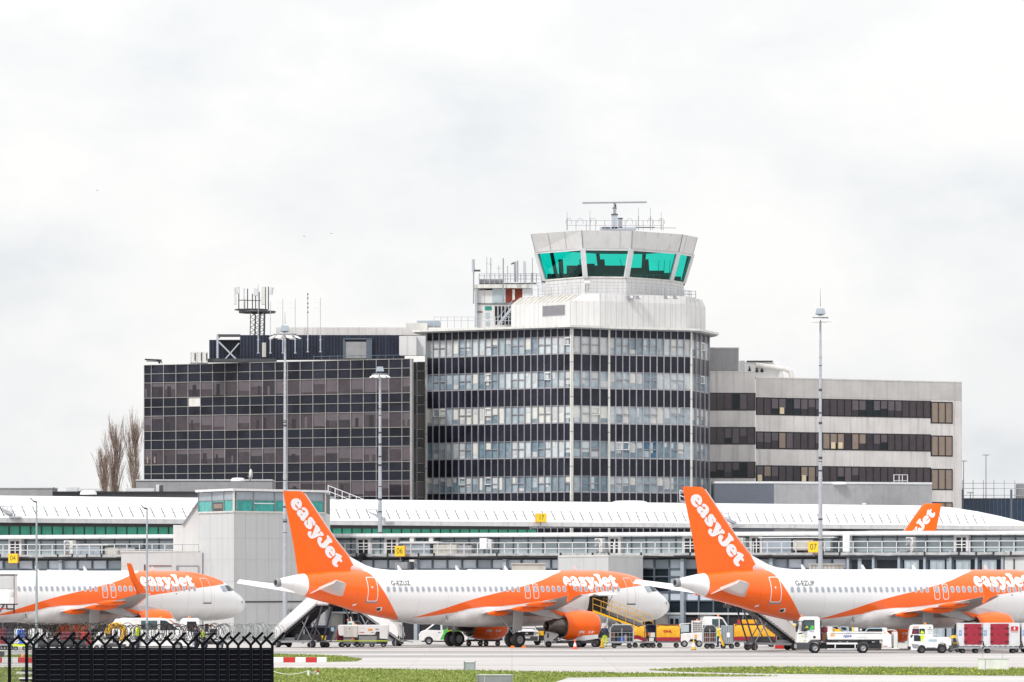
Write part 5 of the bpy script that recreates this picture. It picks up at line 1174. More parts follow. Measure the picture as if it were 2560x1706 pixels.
for x0, x1 in ((13, 34), (884, 907), (955, 977), (1515, 1533), (1701, 1725), (1869, 1888), (2381, 2404)):
    mb = MB(); a, b = pf.u(x0), pf.u(x1); pf.box(mb, a-.25, b+.25, zp(1384), zp(1338), -1.5, -.9, 'clad_white'); pf.box(mb, a, b, zp(1383), zp(1348), -.9, -.86, 'black'); pf.box(mb, (a+b)/2+.05, (a+b)/2+.13, zp(1383), zp(1348), -.86, -.8, 'white_paint'); pf.box(mb, a, b, zp(1366), zp(1364), -.86, -.8, 'white_paint'); mb.build('door', pr, world=True)
mb = MB(); pf.box(mb, 0, L, zp(1391), zp(1384), -1.7, .5, 'ledge'); pf.box(mb, 0, L, zp(1398), zp(1393), -.3, .1, 'cable')
u = 1.0; rc = random.Random(4)
while u < L-2:
    for k, zc_ in enumerate((zp(1390), zp(1392.5), zp(1394.5))):
        a = rc.uniform(-.08, .08); mb.tube(pf.P(u, zc_+a*.3, .55), pf.P(u+1.6, zc_+rc.uniform(-.06, .06), .55), .035, 'cable' if k else 'mid_grey', n=5)
    if rc.random() < .5: pf.box(mb, u, u+.12, zp(1392), zp(1382), .5, .6, 'cable')
    u += 1.5
mb.build('walkway_deck', pr, world=True)
mb = MB(); u = .5
while u < L-1: pf.box(mb, u-.035, u+.035, zp(1384), zp(1356), .38, .45, 'light_grey'); u += 1.28
for py in (1357, 1372): pf.box(mb, 0, L, zp(py)-.035, zp(py)+.035, .38, .45, 'light_grey')
mb.build('guard_rail', pr, world=True)
# lower storey
mb = MB(); i = 0; rx = random.Random(8)
for a, b in zip(us, us[1:]):
    pf.quad(mb, a+.06, b-.06, zp(1421), zp(1400), -.25, 'pale_panel' if rx.random() < .75 else 'slate_panel')
    pf.quad(mb, a+.06, b-.06, zp(1478), zp(1423), -.25, rx.choice(('deep_glass', 'deep_glass', 'teal_glass', 'slate_glass')) if rx.random() < .3 else 'deep_glass')
    pf.quad(mb, a+.06, b-.06, zp(1500), zp(1481), -.25, 'pale_panel'); pf.quad(mb, a+.06, b-.06, zp(1531), zp(1503), -.25, 'deep_glass')
    pf.quad(mb, a+.06, b-.06, 0, zp(1537), -.25, 'brick_dark' if rx.random() < .8 else 'clad_stain')
wn = mb.build('window', pr, world=True); mb = MB()
for i, a in enumerate(us): pf.box(mb, a-.06, a+.06, zp(1600), zp(1398), -.3, -.1, 'blue_steel'); 
for a in us[::6]: pf.box(mb, a-.16, a+.16, 0, zp(1398), -.3, .25, 'slate_panel')
for z in (1422, 1442, 1479.5, 1501.5): pf.box(mb, 0, L, zp(z)-.05, zp(z)+.05, -.3, -.12, 'blue_steel')
pf.box(mb, 0, L, zp(1536), zp(1531), -.3, -.05, 'light_grey'); mb.build('frame', wn, world=True)
for x0, x1 in ((1672, 1700), (1160, 1185)):
    mb = MB(); a, b = pf.u(x0), pf.u(x1); pf.box(mb, a, b, 0, zp(1538), -.2, 0, 'slate_panel'); 
    for q in (.12, .58): pf.box(mb, a+(b-a)*q, a+(b-a)*(q+.3), zp(1582), zp(1546), 0, .03, 'deep_glass')
    mb.build('door', pr, world=True)
# dark steel frontage on the right
mb = MB(); a, b = pf.u(2124), pf.u(2510); pf.box(mb, a, b, 0, zp(1382), -.25, .15, 'blue_steel'); k = 6
for i in range(k): 
    c = a+(b-a)*i/k; pf.box(mb, c+.25, c+(b-a)/k-.25, 0, zp(1402), .16, .2, 'deep_glass')
    if i > 1: pf.box(mb, c+.45, c+(b-a)/k-.55, 0, zp(1402), .2, .26, 'slate_panel'); pf.box(mb, c+.6, c+(b-a)/k/2-.15, 0, zp(1408), .26, .3, 'slate_glass'); pf.box(mb, c+(b-a)/k/2+.1, c+(b-a)/k-.7, 0, zp(1408), .26, .3, 'slate_glass')
for i in range(k+1): c = a+(b-a)*i/k; pf.box(mb, c-.1, c+.1, 0, zp(1382), .15, .4, 'slate_panel')
pf.box(mb, pf.u(2515), pf.u(2740), 0, zp(1382), -.2, .3, 'clad_grey'); pf.box(mb, pf.u(2538), pf.u(2540), zp(1425), zp(1400), .3, .4, 'black'); mb.build('entrance', pr, world=True)
# big pale box behind the middle aircraft nose
t = thing('boarding_lobby', 'windowless pale panelled box attached to the pier behind the middle aircraft', 'building', (X_(1500, 430), 432, 0)); mb = MB()
q = [W(1397, 0, 436), W(1521, 0, 428), W(1607, 0, 434)]; mb.slab([(p.x, p.y) for p in q]+[(q[2].x, 445), (q[0].x, 448)], zp(1600)+0, ZZ(1390, 432), 'clad_grey'); mb.build('wall', t, world=True); mb = MB()
for f, n in ((FW(q[0], q[1]), 4), (FW(q[1], q[2]), 2)):
    for i in range(n+1): f.box(mb, f.L*i/n-.012, f.L*i/n+.012, 0, ZZ(1390, 432), 0, .01, 'joint')
    f.box(mb, 0, f.L, ZZ(1390, 432)-.08, ZZ(1390, 432)+.05, 0, .05, 'off_white')
mb.build('panel_joints', t, world=True)
def crate(nm, lab, cat, px0, px1, py0, py1, Y, m, d=2.4, rib=True):
    t = thing(nm, lab, cat, (X_((px0+px1)/2, Y), Y, 0)); mb = MB(); BX(mb, px0, px1, py0, py1, Y, d, m)
    mb.box(X_(px0+6, Y), X_(px0+12, Y), Y+.4, Y+1, 0, ZZ(py1, Y), 'mid_grey'); mb.box(X_(px1-12, Y), X_(px1-6, Y), Y+.4, Y+1, 0, ZZ(py1, Y), 'mid_grey')
    if rib:
        for i in range(9): a = px0+2+(px1-px0-4)*i/8; BX(mb, a-.5, a+.5, py0+2, py1, Y-.05, .05, 'louvre')
    BX(mb, px0-1, px1+1, py0-1.5, py0+1, Y-.1, d+.2, m); mb.build('body', t, world=True); return t
crate('container_cabin', 'beige box cabin on stilts seen just above the roof of the middle aircraft', 'cabin', 1279, 1364, 1410, 1440, 428, 'beige', rib=False); crate('container_cabin', 'ribbed pale cabin on stilts seen just above the roof of the right aircraft', 'cabin', 2027, 2110, 1411, 1440, 412, 'beige')
# walkway equipment
def acu(px0, px1, lab, two=True):
    a, b = pf.u(px0), pf.u(px1); p = pf.at((a+b)/2, -.2); t = thing('air_conditioner', lab, 'air conditioner', (p.x, p.y, zp(1384)), math.degrees(math.atan2(pf.d.y, pf.d.x)), 'air conditioners on the pier walkway'); w = (b-a)/2; mb = MB(); mb.box(-w, w, -.3, .3, .05, 1.25, 'off_white'); mb.box(-w, w, -.25, .25, 0, .05, 'mid_grey'); mb.build('casing', t, bevel=.02)
    for z in (.36, .94): mb = MB(); mb.revolve([(-.32, .27), (-.34, .27), (-.34, .2), (-.32, .19)], 'mid_grey', 20, 'y', (-w*.25, 0, z)); mb.revolve([(-.305, .25), (-.305, .01)], 'mid_grey', 20, 'y', (-w*.25, 0, z)); mb.build('fan', t)
acu(161, 183, 'white twin fan unit on the walkway above sign 04'); acu(1488, 1507, 'white twin fan unit on the walkway above the pale panelled box'); acu(1842, 1858, 'white twin fan unit on the walkway right of the right aircraft fin'); acu(2266, 2284, 'white twin fan unit on the walkway below the far aircraft tail')
def equip(nm, lab, cat, px0, px1, py0, py1, parts, t0=-.9, t1=.1):
    a, b = pf.u(px0), pf.u(px1); p = pf.at((a+b)/2, 0); t = thing(nm, lab, cat, (p.x, p.y, zp(1384))); mb = MB()
    for (x0, x1, y0, y1, m, q0, q1) in parts: pf.box(mb, pf.u(x0), pf.u(x1), zp(y1), zp(y0), q0, q1, m)
    mb.build('casing', t, world=True); return t
equip('ventilation_unit', 'long grey duct unit with a flat hood on the walkway right of sign 04', 'vent unit', 181, 270, 1355, 1384, [(181, 250, 1360, 1384, 'slate_panel', -.9, 0), (178, 270, 1357, 1360, 'off_white', -1, .1), (200, 202, 1362, 1382, 'joint', 0, .02), (222, 224, 1362, 1382, 'joint', 0, .02)])
equip('ventilation_unit', 'beige and grey plant box on the walkway above the left aircraft', 'vent unit', 262, 345, 1364, 1384, [(262, 296, 1366, 1384, 'beige', -.9, 0), (296, 336, 1366, 1384, 'brick_grey', -.9, -.1), (336, 345, 1368, 1384, 'black', -.8, -.1)])
equip('ventilation_unit', 'grey duct unit with overhanging lid behind sign 06', 'vent unit', 1000, 1096, 1352, 1384, [(1004, 1072, 1356, 1384, 'slate_panel', -.9, -.2), (1000, 1096, 1353, 1356, 'light_grey', -1, 0), (1016, 1026, 1342, 1353, 'off_white', -.9, -.6), (1064, 1074, 1342, 1353, 'off_white', -.9, -.6)])
equip('ventilation_unit', 'beige rounded plant box on the walkway between sign 06 and the small white unit', 'vent unit', 1078, 1176, 1360, 1384, [(1082, 1140, 1361, 1384, 'beige', -.9, -.1), (1140, 1176, 1363, 1384, 'brick_grey', -.9, -.2)])
equip('ventilation_unit', 'plain white box unit mounted high on the walkway left of sign 17', 'vent unit', 1195, 1222, 1345, 1372, [(1195, 1212, 1345, 1371, 'white_paint', -1, -.3), (1212, 1222, 1348, 1370, 'light_grey', -1, -.5), (1203, 1205, 1371, 1384, 'mid_grey', -.8, -.7)])
equip('ventilation_unit', 'grey duct unit on the walkway left of the right light mast', 'vent unit', 1895, 1985, 1343, 1384, [(1905, 1975, 1350, 1384, 'slate_panel', -1, -.2), (1896, 2085, 1345, 1348, 'light_grey', -1, 0), (1980, 2030, 1352, 1378, 'beige', -.9, -.2), (2055, 2072, 1348, 1380, 'slate_glass', -.9, -.3)])
equip('ventilation_unit', 'narrow white cabinet on the walkway right of the right light mast', 'vent unit', 2102, 2120, 1339, 1374, [(2102, 2119, 1339, 1382, 'white_paint', -1, -.4)])
def sign(px0, px1, py0, py1, txt, lab, f, t, zf, rz=14):
    w = f.u(px1)-f.u(px0); h = zf(py0)-zf(py1); p = f.at((f.u(px0)+f.u(px1))/2, t); z = (zf(py0)+zf(py1))/2
    o = thing('stand_sign', lab, 'sign', (p.x, p.y, z), math.degrees(math.atan2(f.d.y, f.d.x))+rz, 'yellow stand number signs'); mb = MB(); mb.box(-w/2, w/2, -.06, .34, -h/2, h/2, 'sign_orange'); mb.box(-w/2+.04, w/2-.04, -.075, -.06, -h/2+.04, h/2-.04, 'sign_yellow'); mb.tube((0, .2, -h/2), (0, .2, -h/2-.3), .05, 'mid_grey'); pn = mb.build('panel', o); mb = MB(); add_text(mb, txt, h*.78, (0, -.085, 0), (.8, 0, 0), (0, 0, 1), 'black', -.005); mb.build('number', o)
    return o
sign(42, 63, 1381, 1406, '04', 'yellow stand sign numbered 04 at the left', pf, 1.3, zp); sign(1006, 1029, 1364, 1391, '06', 'yellow stand sign numbered 06 above the middle aircraft', pf, 1.3, zp); sign(2037, 2062, 1357, 1384, '07', 'yellow stand sign starting with 0, partly hidden by the right light mast', pf, 1.3, zp)
zt_ = lambda py: EYE+(CY-py)*TY(1344)/F
sign(1333, 1355, 1285, 1307, '17', 'yellow stand sign numbered 17 on the white terminal roof rail', tf, .6, zt_, -22)
t = thing('security_camera', 'white security camera on a grey bracket box under the walkway below sign 06', 'camera', tuple(pf.P(pf.u(1015), zp(1412), .8))); mb = MB(); pf.box(mb, pf.u(1001), pf.u(1032), zp(1422), zp(1405), .3, 1.0, 'mid_grey'); pf.box(mb, pf.u(1034), pf.u(1046), zp(1404), zp(1399), .5, .8, 'off_white'); mb.build('housing', t, world=True)
mb = MB(); t = thing('duct', 'black bent duct under the walkway right of the middle aircraft fin', 'duct', tuple(pf.P(pf.u(905), zp(1410), .6))); mb.path([pf.P(pf.u(925), zp(1386), .6), pf.P(pf.u(912), zp(1388), .6), pf.P(pf.u(906), zp(1398), .6), pf.P(pf.u(909), zp(1425), .6)], .22, 'black', 12); mb.build('pipe', t, world=True)
# ---------- light masts ----------
def mast(px, top, Y, lab, head=35, spike=0):
    t = thing('light_mast', lab, 'light mast', (X_(px, Y), Y, 0), 0, 'tall apron light masts'); zt = ZZ(top, Y); k = Y/F
    mb = MB(); mb.tube((0, 0, 0), (0, 0, zt*.55), 6.6*k, 'galv', 4.6*k, 14); mb.tube((0, 0, zt*.55), (0, 0, zt), 4.6*k*.95, 'galv', 2.6*k, 14)
    rr = random.Random(int(px))
    for i in range(16): z = zt*rr.uniform(.25, .9); mb.tube((0, 0, z), (0, 0, z+rr.uniform(.05, .2)), 6.7*k*(1-.55*z/zt)+.01, 'dark_grey' if rr.random() < .5 else 'ledge', n=14)
    mb.build('pole', t); mb = MB(); r = head*k
    mb.revolve([(0, r*.72), (.08, r*.75), (.08, r*.62)], 'mid_grey', 24, 'z', (0, 0, zt)); mb.revolve([(.05, .05), (.1, .12), (.1, .3)], 'mid_grey', 12, 'z', (0, 0, zt))
    for i in range(8): a = R(i*45+20); mb.bar((0, 0, zt+.05), (r*.75*math.cos(a), r*.75*math.sin(a), zt+.05), .05, 'mid_grey')
    mb.build('ring', t); mb = MB(); mb.loft([[(.12*math.cos(R(45+90*i)), .12*math.sin(R(45+90*i)), zt+.2) for i in range(4)], [(.55*math.cos(R(45+90*i)), .55*math.sin(R(45+90*i)), zt+.32) for i in range(4)], [(.40*math.cos(R(45+90*i)), .40*math.sin(R(45+90*i)), zt+.75) for i in range(4)]], 'slate_panel', False); mb.build('cap', t)
    for i in range(8):
        a = R(i*45+20); c, s_ = math.cos(a), math.sin(a); mb = MB(); p = Vector((r*.55*c, r*.45*s_, zt-.0)); q = Vector((r*c, r*s_, zt-.30)); u = Vector((-s_, c, 0))*.24
        mb.hexa([p-u, p+u, q+u, q-u, p-u+Vector((0, 0, .07)), p+u+Vector((0, 0, .07)), q+u*.9+Vector((0, 0, .05)), q-u*.9+Vector((0, 0, .05))], 'white_paint'); mb.build('floodlight', t)
    if spike: mb = MB(); mb.tube((0, 0, zt+.9), (0, 0, zt+.9+spike), .03, 'mid_grey', .01, 6); mb.build('lightning_rod', t)
mast(712.5, 838, 429, 'tallest grey light mast, behind the middle aircraft tail', 40, 1.0); mast(950, 937, 505, 'shorter looking grey light mast standing in front of the dark office block', 26); mast(2051, 796, 410, 'grey light mast with a tall spike behind the right aircraft', 27, 1.4)
for px, top, Y, lab in ((91.5, 1256, 350, 'slim grey lamp post in front of the left aircraft, left one'), (367.5, 1273, 368, 'slim grey lamp post in front of the orange sharklet')):
    t = thing('lamp_post', lab, 'lamp post', (X_(px, Y), Y, 0), 0, 'slim lamp posts near the fence'); zt = ZZ(top, Y); mb = MB(); mb.tube((0, 0, 0), (0, 0, zt), .095, 'slate_panel', .055, 12); mb.build('pole', t); mb = MB(); mb.bar((.05, 0, zt), (-.2, 0, zt+.05), .1, 'black'); mb.bar((-.18, 0, zt+.05), (-.42, 0, zt+.28), .12, 'black', .06); mb.build('lamp_head', t)
# ---------- poplars ----------
def poplar(px, base, top, Y, wd, seed, lab):
    r = random.Random(seed); t = thing('poplar_tree', lab, 'tree', (X_(px, Y), Y, 0), 0, 'bare poplars left of the office block'); H = ZZ(top, Y); mb = MB(); mb.tube((0, 0, 0), (0, 0, H*.6), .28, 'bark', .14); mb.tube((0, 0, H*.6), (.1, 0, H*.96), .14, 'bark', .02); mb.build('trunk', t); mb = MB(); k = wd*Y/F/2
    def br(p, d, ln, rad, lv):
        q = p+d*ln; mb.tube(p, q, rad, 'bark', rad*.5, 4 if lv else 5, False)
        if lv >= 3: return
        for _ in range(5 if lv < 2 else 4):
            tt = r.uniform(.3, 1); nd = (d+Vector((r.uniform(-.24, .24), r.uniform(-.24, .24), r.uniform(.0, .35)))).normalized(); br(p+d*ln*tt, nd, ln*r.uniform(.4, .68), rad*.55, lv+1)
    for i in range(34):
        z = H*r.uniform(.06, .80); a = r.uniform(0, 6.28); sp = r.uniform(.04, .14); env = k*(1-((z/H-.35)/.75)**2)
        br(Vector((0, 0, z)), Vector((math.cos(a)*sp, math.sin(a)*sp, 1)).normalized(), min(H*.24, (H-z)*.7)*r.uniform(.6, 1), .05, 0)
    mb.build('crown', t)
poplar(288, 1230, 1040, 640, 62, 1, 'bare poplar with the widest crown, left of the pair'); poplar(338, 1230, 1040, 640, 46, 2, 'bare poplar touching the corner of the dark office block'); poplar(262, 1230, 1120, 660, 40, 3, 'short bare poplar at the left edge of the group')
for px, py, lab in ((243, 477, 'tiny dark bird high in the left sky'), (760, 592, 'tiny dark bird above the office block, left of two'), (828, 585, 'tiny dark bird above the office block, right of two')):
    p = W(px, py, 450); t = MB(); t.loft([[(.25*q, 0, 0)]*1+[(.25*q, .03, .02), (.25*q, 0, .05), (.25*q, -.03, .02)] for q in (-.5, 0, .5)], 'black'); t.add([(0, 0, .03), (.12, 0, .03), (.0, -.3, .14), (0, .3, .14)], [(0, 1, 2), (0, 3, 1)], 'black'); o = t.build('bird'); o.location = p; o.scale = (.55, .55, .55); tag(o, lab, 'bird', 'birds in the sky')
# ================= VEHICLES AND APRON EQUIPMENT =================
# local frame: x forward, y left, z up; rz=180 faces image left
def wheel(parent, x, y, r, w=.22, rim='rim', nm='wheel'):
    mb = MB(); mb.revolve([(-w/2, r*.55), (-w/2, r*.9), (-w*.35, r), (w*.35, r), (w/2, r*.9), (w/2, r*.55)], 'rubber', 24, 'y', (x, y, r)); o = mb.build(nm, parent)
    mb = MB()
    for s in (-1, 1): mb.revolve([(s*w*.5, r*.55), (s*w*.42, r*.5), (s*w*.30, r*.3), (s*w*.45, r*.16), (s*w*.45, .001)], rim, 16, 'y', (x, y, r))
    mb.build('rim', o); return o
def groundY(py): return F*EYE/(py-CY)
def at(px, py): Y = groundY(py); return (X_(px, Y), Y, 0)
def person(name, lab, loc, rz, top='hivis', bottom='navy', pose='stand', h=1.76, group=None):
    J = {'pel': (0, 0, .95), 'chest': (0, 0, 1.32), 'neck': (0, 0, 1.50), 'head0': (.01, 0, 1.58), 'head1': (.02, 0, 1.70)}
    if pose == 'bend': J.update(chest=(.22, 0, 1.22), neck=(.34, 0, 1.34), head0=(.40, 0, 1.38), head1=(.48, 0, 1.45))
    cx, cz = J['chest'][0], J['chest'][2]
    V = [J['pel'], J['chest'], J['neck'], J['head0'], J['head1']]; RR = [.15, .17, .06, .09, .085]; E = [(0, 1), (1, 2), (2, 3), (3, 4)]
    def add(p, r, par): V.append(p); RR.append(r); E.append((par, len(V)-1)); return len(V)-1
    for s in (-1, 1):
        step = .12*s if pose == 'walk' else .03
        a = add((0, s*.10, .86), .10, 0); a = add((step*.5+.02, s*.11, .50), .07, a); a = add((step, s*.12, .10), .05, a); a = add((step+.15, s*.13, .05), .045, a)
        a = add((cx, s*.19, cz+.10), .07, 1); f_ = .28 if pose in ('reach', 'bend') else .05; a = add((cx+f_*.5, s*.26, cz-.18), .05, a); a = add((cx+f_, s*.24, cz-.42+(.35 if pose == 'reach' else 0)), .036, a); a = add((cx+f_+.03, s*.24, cz-.52+(.45 if pose == 'reach' else 0)), .035, a)
    me = bpy.data.meshes.new('body'); me.from_pydata(V, E, []); me.update(); ob = bpy.data.objects.new('tmp', me); COL.objects.link(ob)
    sk = ob.modifiers.new('s', 'SKIN'); 
    for i, d in enumerate(me.skin_vertices[0].data): d.radius = (RR[i], RR[i]); d.use_root = (i == 0)
    sk.use_smooth_shade = True; sb = ob.modifiers.new('u', 'SUBSURF'); sb.levels = 1; sb.render_levels = 1
    dg = bpy.context.evaluated_depsgraph_get(); m2 = bpy.data.meshes.new_from_object(ob.evaluated_get(dg)); bpy.data.objects.remove(ob)
    for k in ('skin', top, bottom, 'black', 'hair'): m2.materials.append(MATS[k])
    nk = J['neck'][2]
    for p in m2.polygons:
        c = p.center; p.material_index = 3 if c.z < .11 else 2 if c.z < .90 else 1 if (c.z < nk-.01 and not (abs(c.y) > .2 and c.z < cz-.44 and pose != 'reach')) else (4 if c.z > J['head1'][2]-.01 else 0)
    o = bpy.data.objects.new(name, m2); COL.objects.link(o); o.location = loc; o.rotation_euler = (0, 0, R(rz)); s = h/1.76; o.scale = (s, s, s)
    return tag(o, lab, 'person', group)
# ---- small white service truck (facing left) ----
def k_truck():
    t = thing('service_truck', 'white cab-over service truck with a long low tank body and rear cabinet, facing left', 'truck', at(1989, 1633), 0)
    q = lambda x: (x-75)/300.9
    zz = lambda y: (875-y)/300.9
    t.location.y = 370; fl = lambda lst: [(q(x), zz(y)) for x, y in lst]; W2 = 1.05
    mb = MB(); mb.prism(fl([(78, 660), (100, 440), (130, 300), (150, 200), (175, 130), (260, 112), (540, 112), (572, 150), (585, 600), (390, 600), (340, 640), (320, 665)]), -W2, W2, 'truck_white'); body = mb.build('cab', t, bevel=.06)
    mb = MB(); mb.prism(fl([(75, 663), (322, 663), (345, 640), (392, 603), (500, 590), (590, 620), (600, 700), (585, 700), (560, 660), (500, 640), (430, 640), (370, 690), (345, 800), (110, 800), (80, 780)]), -W2-.02, W2+.02, 'dark_grey'); mb.build('bumper', t, bevel=.03)
    for s in (-1, 1):
        y = s*(W2+.008)
        def panel(lst, m, d=.0, nm='window', par=body): mb = MB(); mb.prism(fl(lst), min(y, y+s*(.008+d)), max(y, y+s*(.008+d)), m); return mb.build(nm, par)
        panel([(180, 410), (200, 210), (240, 180), (455, 180), (455, 380), (330, 395), (260, 420)], 'black', 0, 'window_frame'); panel([(240, 360), (240, 205), (445, 205), (445, 372), (330, 385), (290, 400)], 'glass_cab', .008)
        panel([(345, 395), (395, 290), (445, 300), (445, 372)], 'green', .012, 'driver_jacket'); panel([(240, 355), (300, 300), (330, 340), (260, 350)], 'hivis', .012, 'driver_jacket')
        panel([(430, 515), (480, 515), (480, 562), (430, 562)], 'black', 0, 'step_grille'); panel([(120, 455), (205, 445), (205, 468), (120, 475)], 'black', 0, 'door_handle')
        mb = MB()
        for a, b, r, m in ((195, 515, 30, 'hivis'), (150, 535, 10, 'navy'), (235, 530, 10, 'navy'), (272, 520, 12, 'letter_blue'), (262, 565, 10, 'navy'), (155, 565, 9, 'green'), (265, 605, 28, 'sign_yellow'), (155, 635, 10, 'green'), (230, 640, 10, 'navy'), (268, 640, 9, 'green'), (215, 600, 14, 'hivis'), (160, 600, 12, 'hivis')): mb.revolve([(y, .001), (y+s*.012, .001), (y+s*.012, r/301*.6), (y, r/301*.6)], m, 8, 'y', (q(a), 0, zz(b)))
        add_text(mb, 'SNAM', .12, (q(400), y+s*.012, zz(418)), (s, 0, 0), (0, 0, 1), 'letter_blue'); mb.build('decal', body)
        mb = MB(); mb.path([(q(200), y, zz(200)), (q(110), y+s*.25, zz(215))], .025, 'black'); mb.box(q(45), q(110), min(y+s*.1, y+s*.4), max(y+s*.1, y+s*.4), zz(250), zz(195), 'dark_grey'); mb.box(q(190), q(235), min(y+s*.05, y+s*.3), max(y+s*.05, y+s*.3), zz(410), zz(230), 'dark_grey'); mb.build('mirror', t, bevel=.02)
    mb = MB(); mb.box(q(100)-.02, q(100)+.02, -.9, .9, zz(430), zz(200), 'glass_dark'); mb.build('windscreen', body)
    mb = MB(); mb.revolve([(0, .06), (.1, .06), (.14, .03), (.15, .001)], 'orange_lamp', 12, 'z', (q(212), 0, zz(112))); mb.build('beacon', t)
    for s in (-1, 1): mb = MB(); mb.box(q(76)-.02, q(85), s*.8-.15, s*.8+.15, zz(770), zz(690), 'letter_white'); mb.build('headlight', t)
    mb = MB(); mb.box(q(580), q(1870), -.4, .4, zz(780), zz(655), 'black'); mb.box(q(715), q(1360), -1.0, 1.0, zz(690), zz(655), 'white_paint'); mb.box(q(720), q(1350), -.98, .98, zz(800), zz(775), 'light_grey'); mb.box(q(575), q(605), -.9, .9, zz(640), zz(190), 'black'); mb.box(q(880), q(905), -1, 1, zz(780), zz(690), 'light_grey'); mb.box(q(1300), q(1325), -1, 1, zz(780), zz(690), 'light_grey'); mb.box(q(1380), q(1860), -.95, .95, zz(780), zz(665), 'black'); mb.prism([(q(1345), zz(760)), (q(1380), zz(660)), (q(1460), zz(630)), (q(1560), zz(645)), (q(1620), zz(760)), (q(1590), zz(760)), (q(1545), zz(680)), (q(1460), zz(655)), (q(1390), zz(690)), (q(1365), zz(760))], -1.03, 1.03, 'dark_grey'); mb.build('chassis', t)
    mb = MB(); mb.prism(fl([(735, 590), (720, 440), (760, 425), (1890, 430), (1890, 590)]), -1.0, 1.0, 'truck_white'); mb.prism(fl([(790, 590), (1890, 590), (1860, 630), (830, 630)]), -.8, .8, 'dark_grey'); mb.box(q(790), q(1885), -1.015, 1.015, zz(470), zz(445), 'ledge'); mb.box(q(735), q(840), -.9, .9, zz(440), zz(320), 'off_white'); mb.box(q(610), q(690), -.8, .6, zz(620), zz(450), 'brown_box'); mb.box(q(610), q(730), -.6, .6, zz(440), zz(330), 'dark_red')
    tk = mb.build('tank_body', t, bevel=.015); mb = MB()
    for s in (-1, 1):
        y = s*1.012; add_text(mb, 'AJSAR', .22, (q(1150), y, zz(520)), (-s if s > 0 else 1, 0, 0), (0, 0, 1), 'letter_blue', .006); mb.box(q(790), q(880), min(y, y-s*.005), max(y, y-s*.005)+.001, zz(520), zz(480), 'sign_orange'); mb.box(q(1330), q(1560), min(y, y-s*.005), max(y, y-s*.005)+.001, zz(545), zz(528), 'light_grey')
    mb.build('decal', tk)
    mb = MB(); mb.prism(fl([(845, 425), (860, 370), (900, 355), (940, 390), (1000, 360), (1025, 425)]), -.5, .5, 'yellow'); mb.path([(q(835), -.6, zz(430)), (q(860), -.6, zz(315)), (q(930), -.6, zz(310)), (q(1060), -.6, zz(400)), (q(1200), -.6, zz(425))], .03, 'slate_panel'); mb.path([(q(1020), .3, zz(330)), (q(1190), .3, zz(330)), (q(1200), .3, zz(420))], .02, 'pale_blue')
    mb.box(q(1300), q(1385), -.5, .5, zz(420), zz(340), 'off_white'); mb.box(q(1255), q(1280), -.4, -.3, zz(425), zz(330), 'sign_yellow'); mb.ball((q(1450), 0, zz(390)), .09, 'light_grey'); mb.path([(q(1530), -.7, zz(420)), (q(1590), -.7, zz(355)), (q(1880), -.7, zz(355))], .035, 'pale_blue'); mb.box(q(1560), q(1880), -.65, .5, zz(418), zz(365), 'black'); mb.build('hoses', t)
    mb = MB(); mb.prism(fl([(1890, 760), (1885, 345), (1975, 345), (1985, 430), (2070, 500), (2075, 760)]), -1.02, 1.02, 'truck_white'); mb.box(q(2075), q(2120), -.9, .9, zz(740), zz(480), 'mid_grey'); mb.prism(fl([(2120, 780), (2120, 430), (2195, 430), (2200, 770)]), -1.0, 1.0, 'off_white'); mb.prism(fl([(1820, 600), (1890, 600), (1890, 765), (1840, 765)]), -.9, .9, 'clad_stain'); mb.box(q(1860), q(2240), -1.03, 1.03, zz(795), zz(765), 'off_white'); cb = mb.build('rear_cabinet', t, bevel=.02)
    mb = MB()
    for s in (-1, 1): mb.path([(q(1985), s*.95, zz(395)), (q(2120), s*.95, zz(385)), (q(2180), s*.95, zz(410)), (q(2200), s*.95, zz(470)), (q(2200), s*.95, zz(770))], .022, 'light_grey')
    mb.build('hand_rail', cb); mb = MB(); mb.box(q(1910), q(1950), -1.035, -1.02, zz(460), zz(440), 'yellow'); mb.box(q(1900), q(1985), -1.035, -1.02, zz(735), zz(720), 'red'); mb.box(q(1905), q(1920), -1.035, -1.02, zz(410), zz(390), 'black'); mb.build('decal', cb)
    for x in (470, 1478):
        for y in (-.9, .9): wheel(t, q(x), y, .36, .3)
    # geometry was surveyed front = x0 growing rearwards; it stands facing image left
    return t
k_truck()
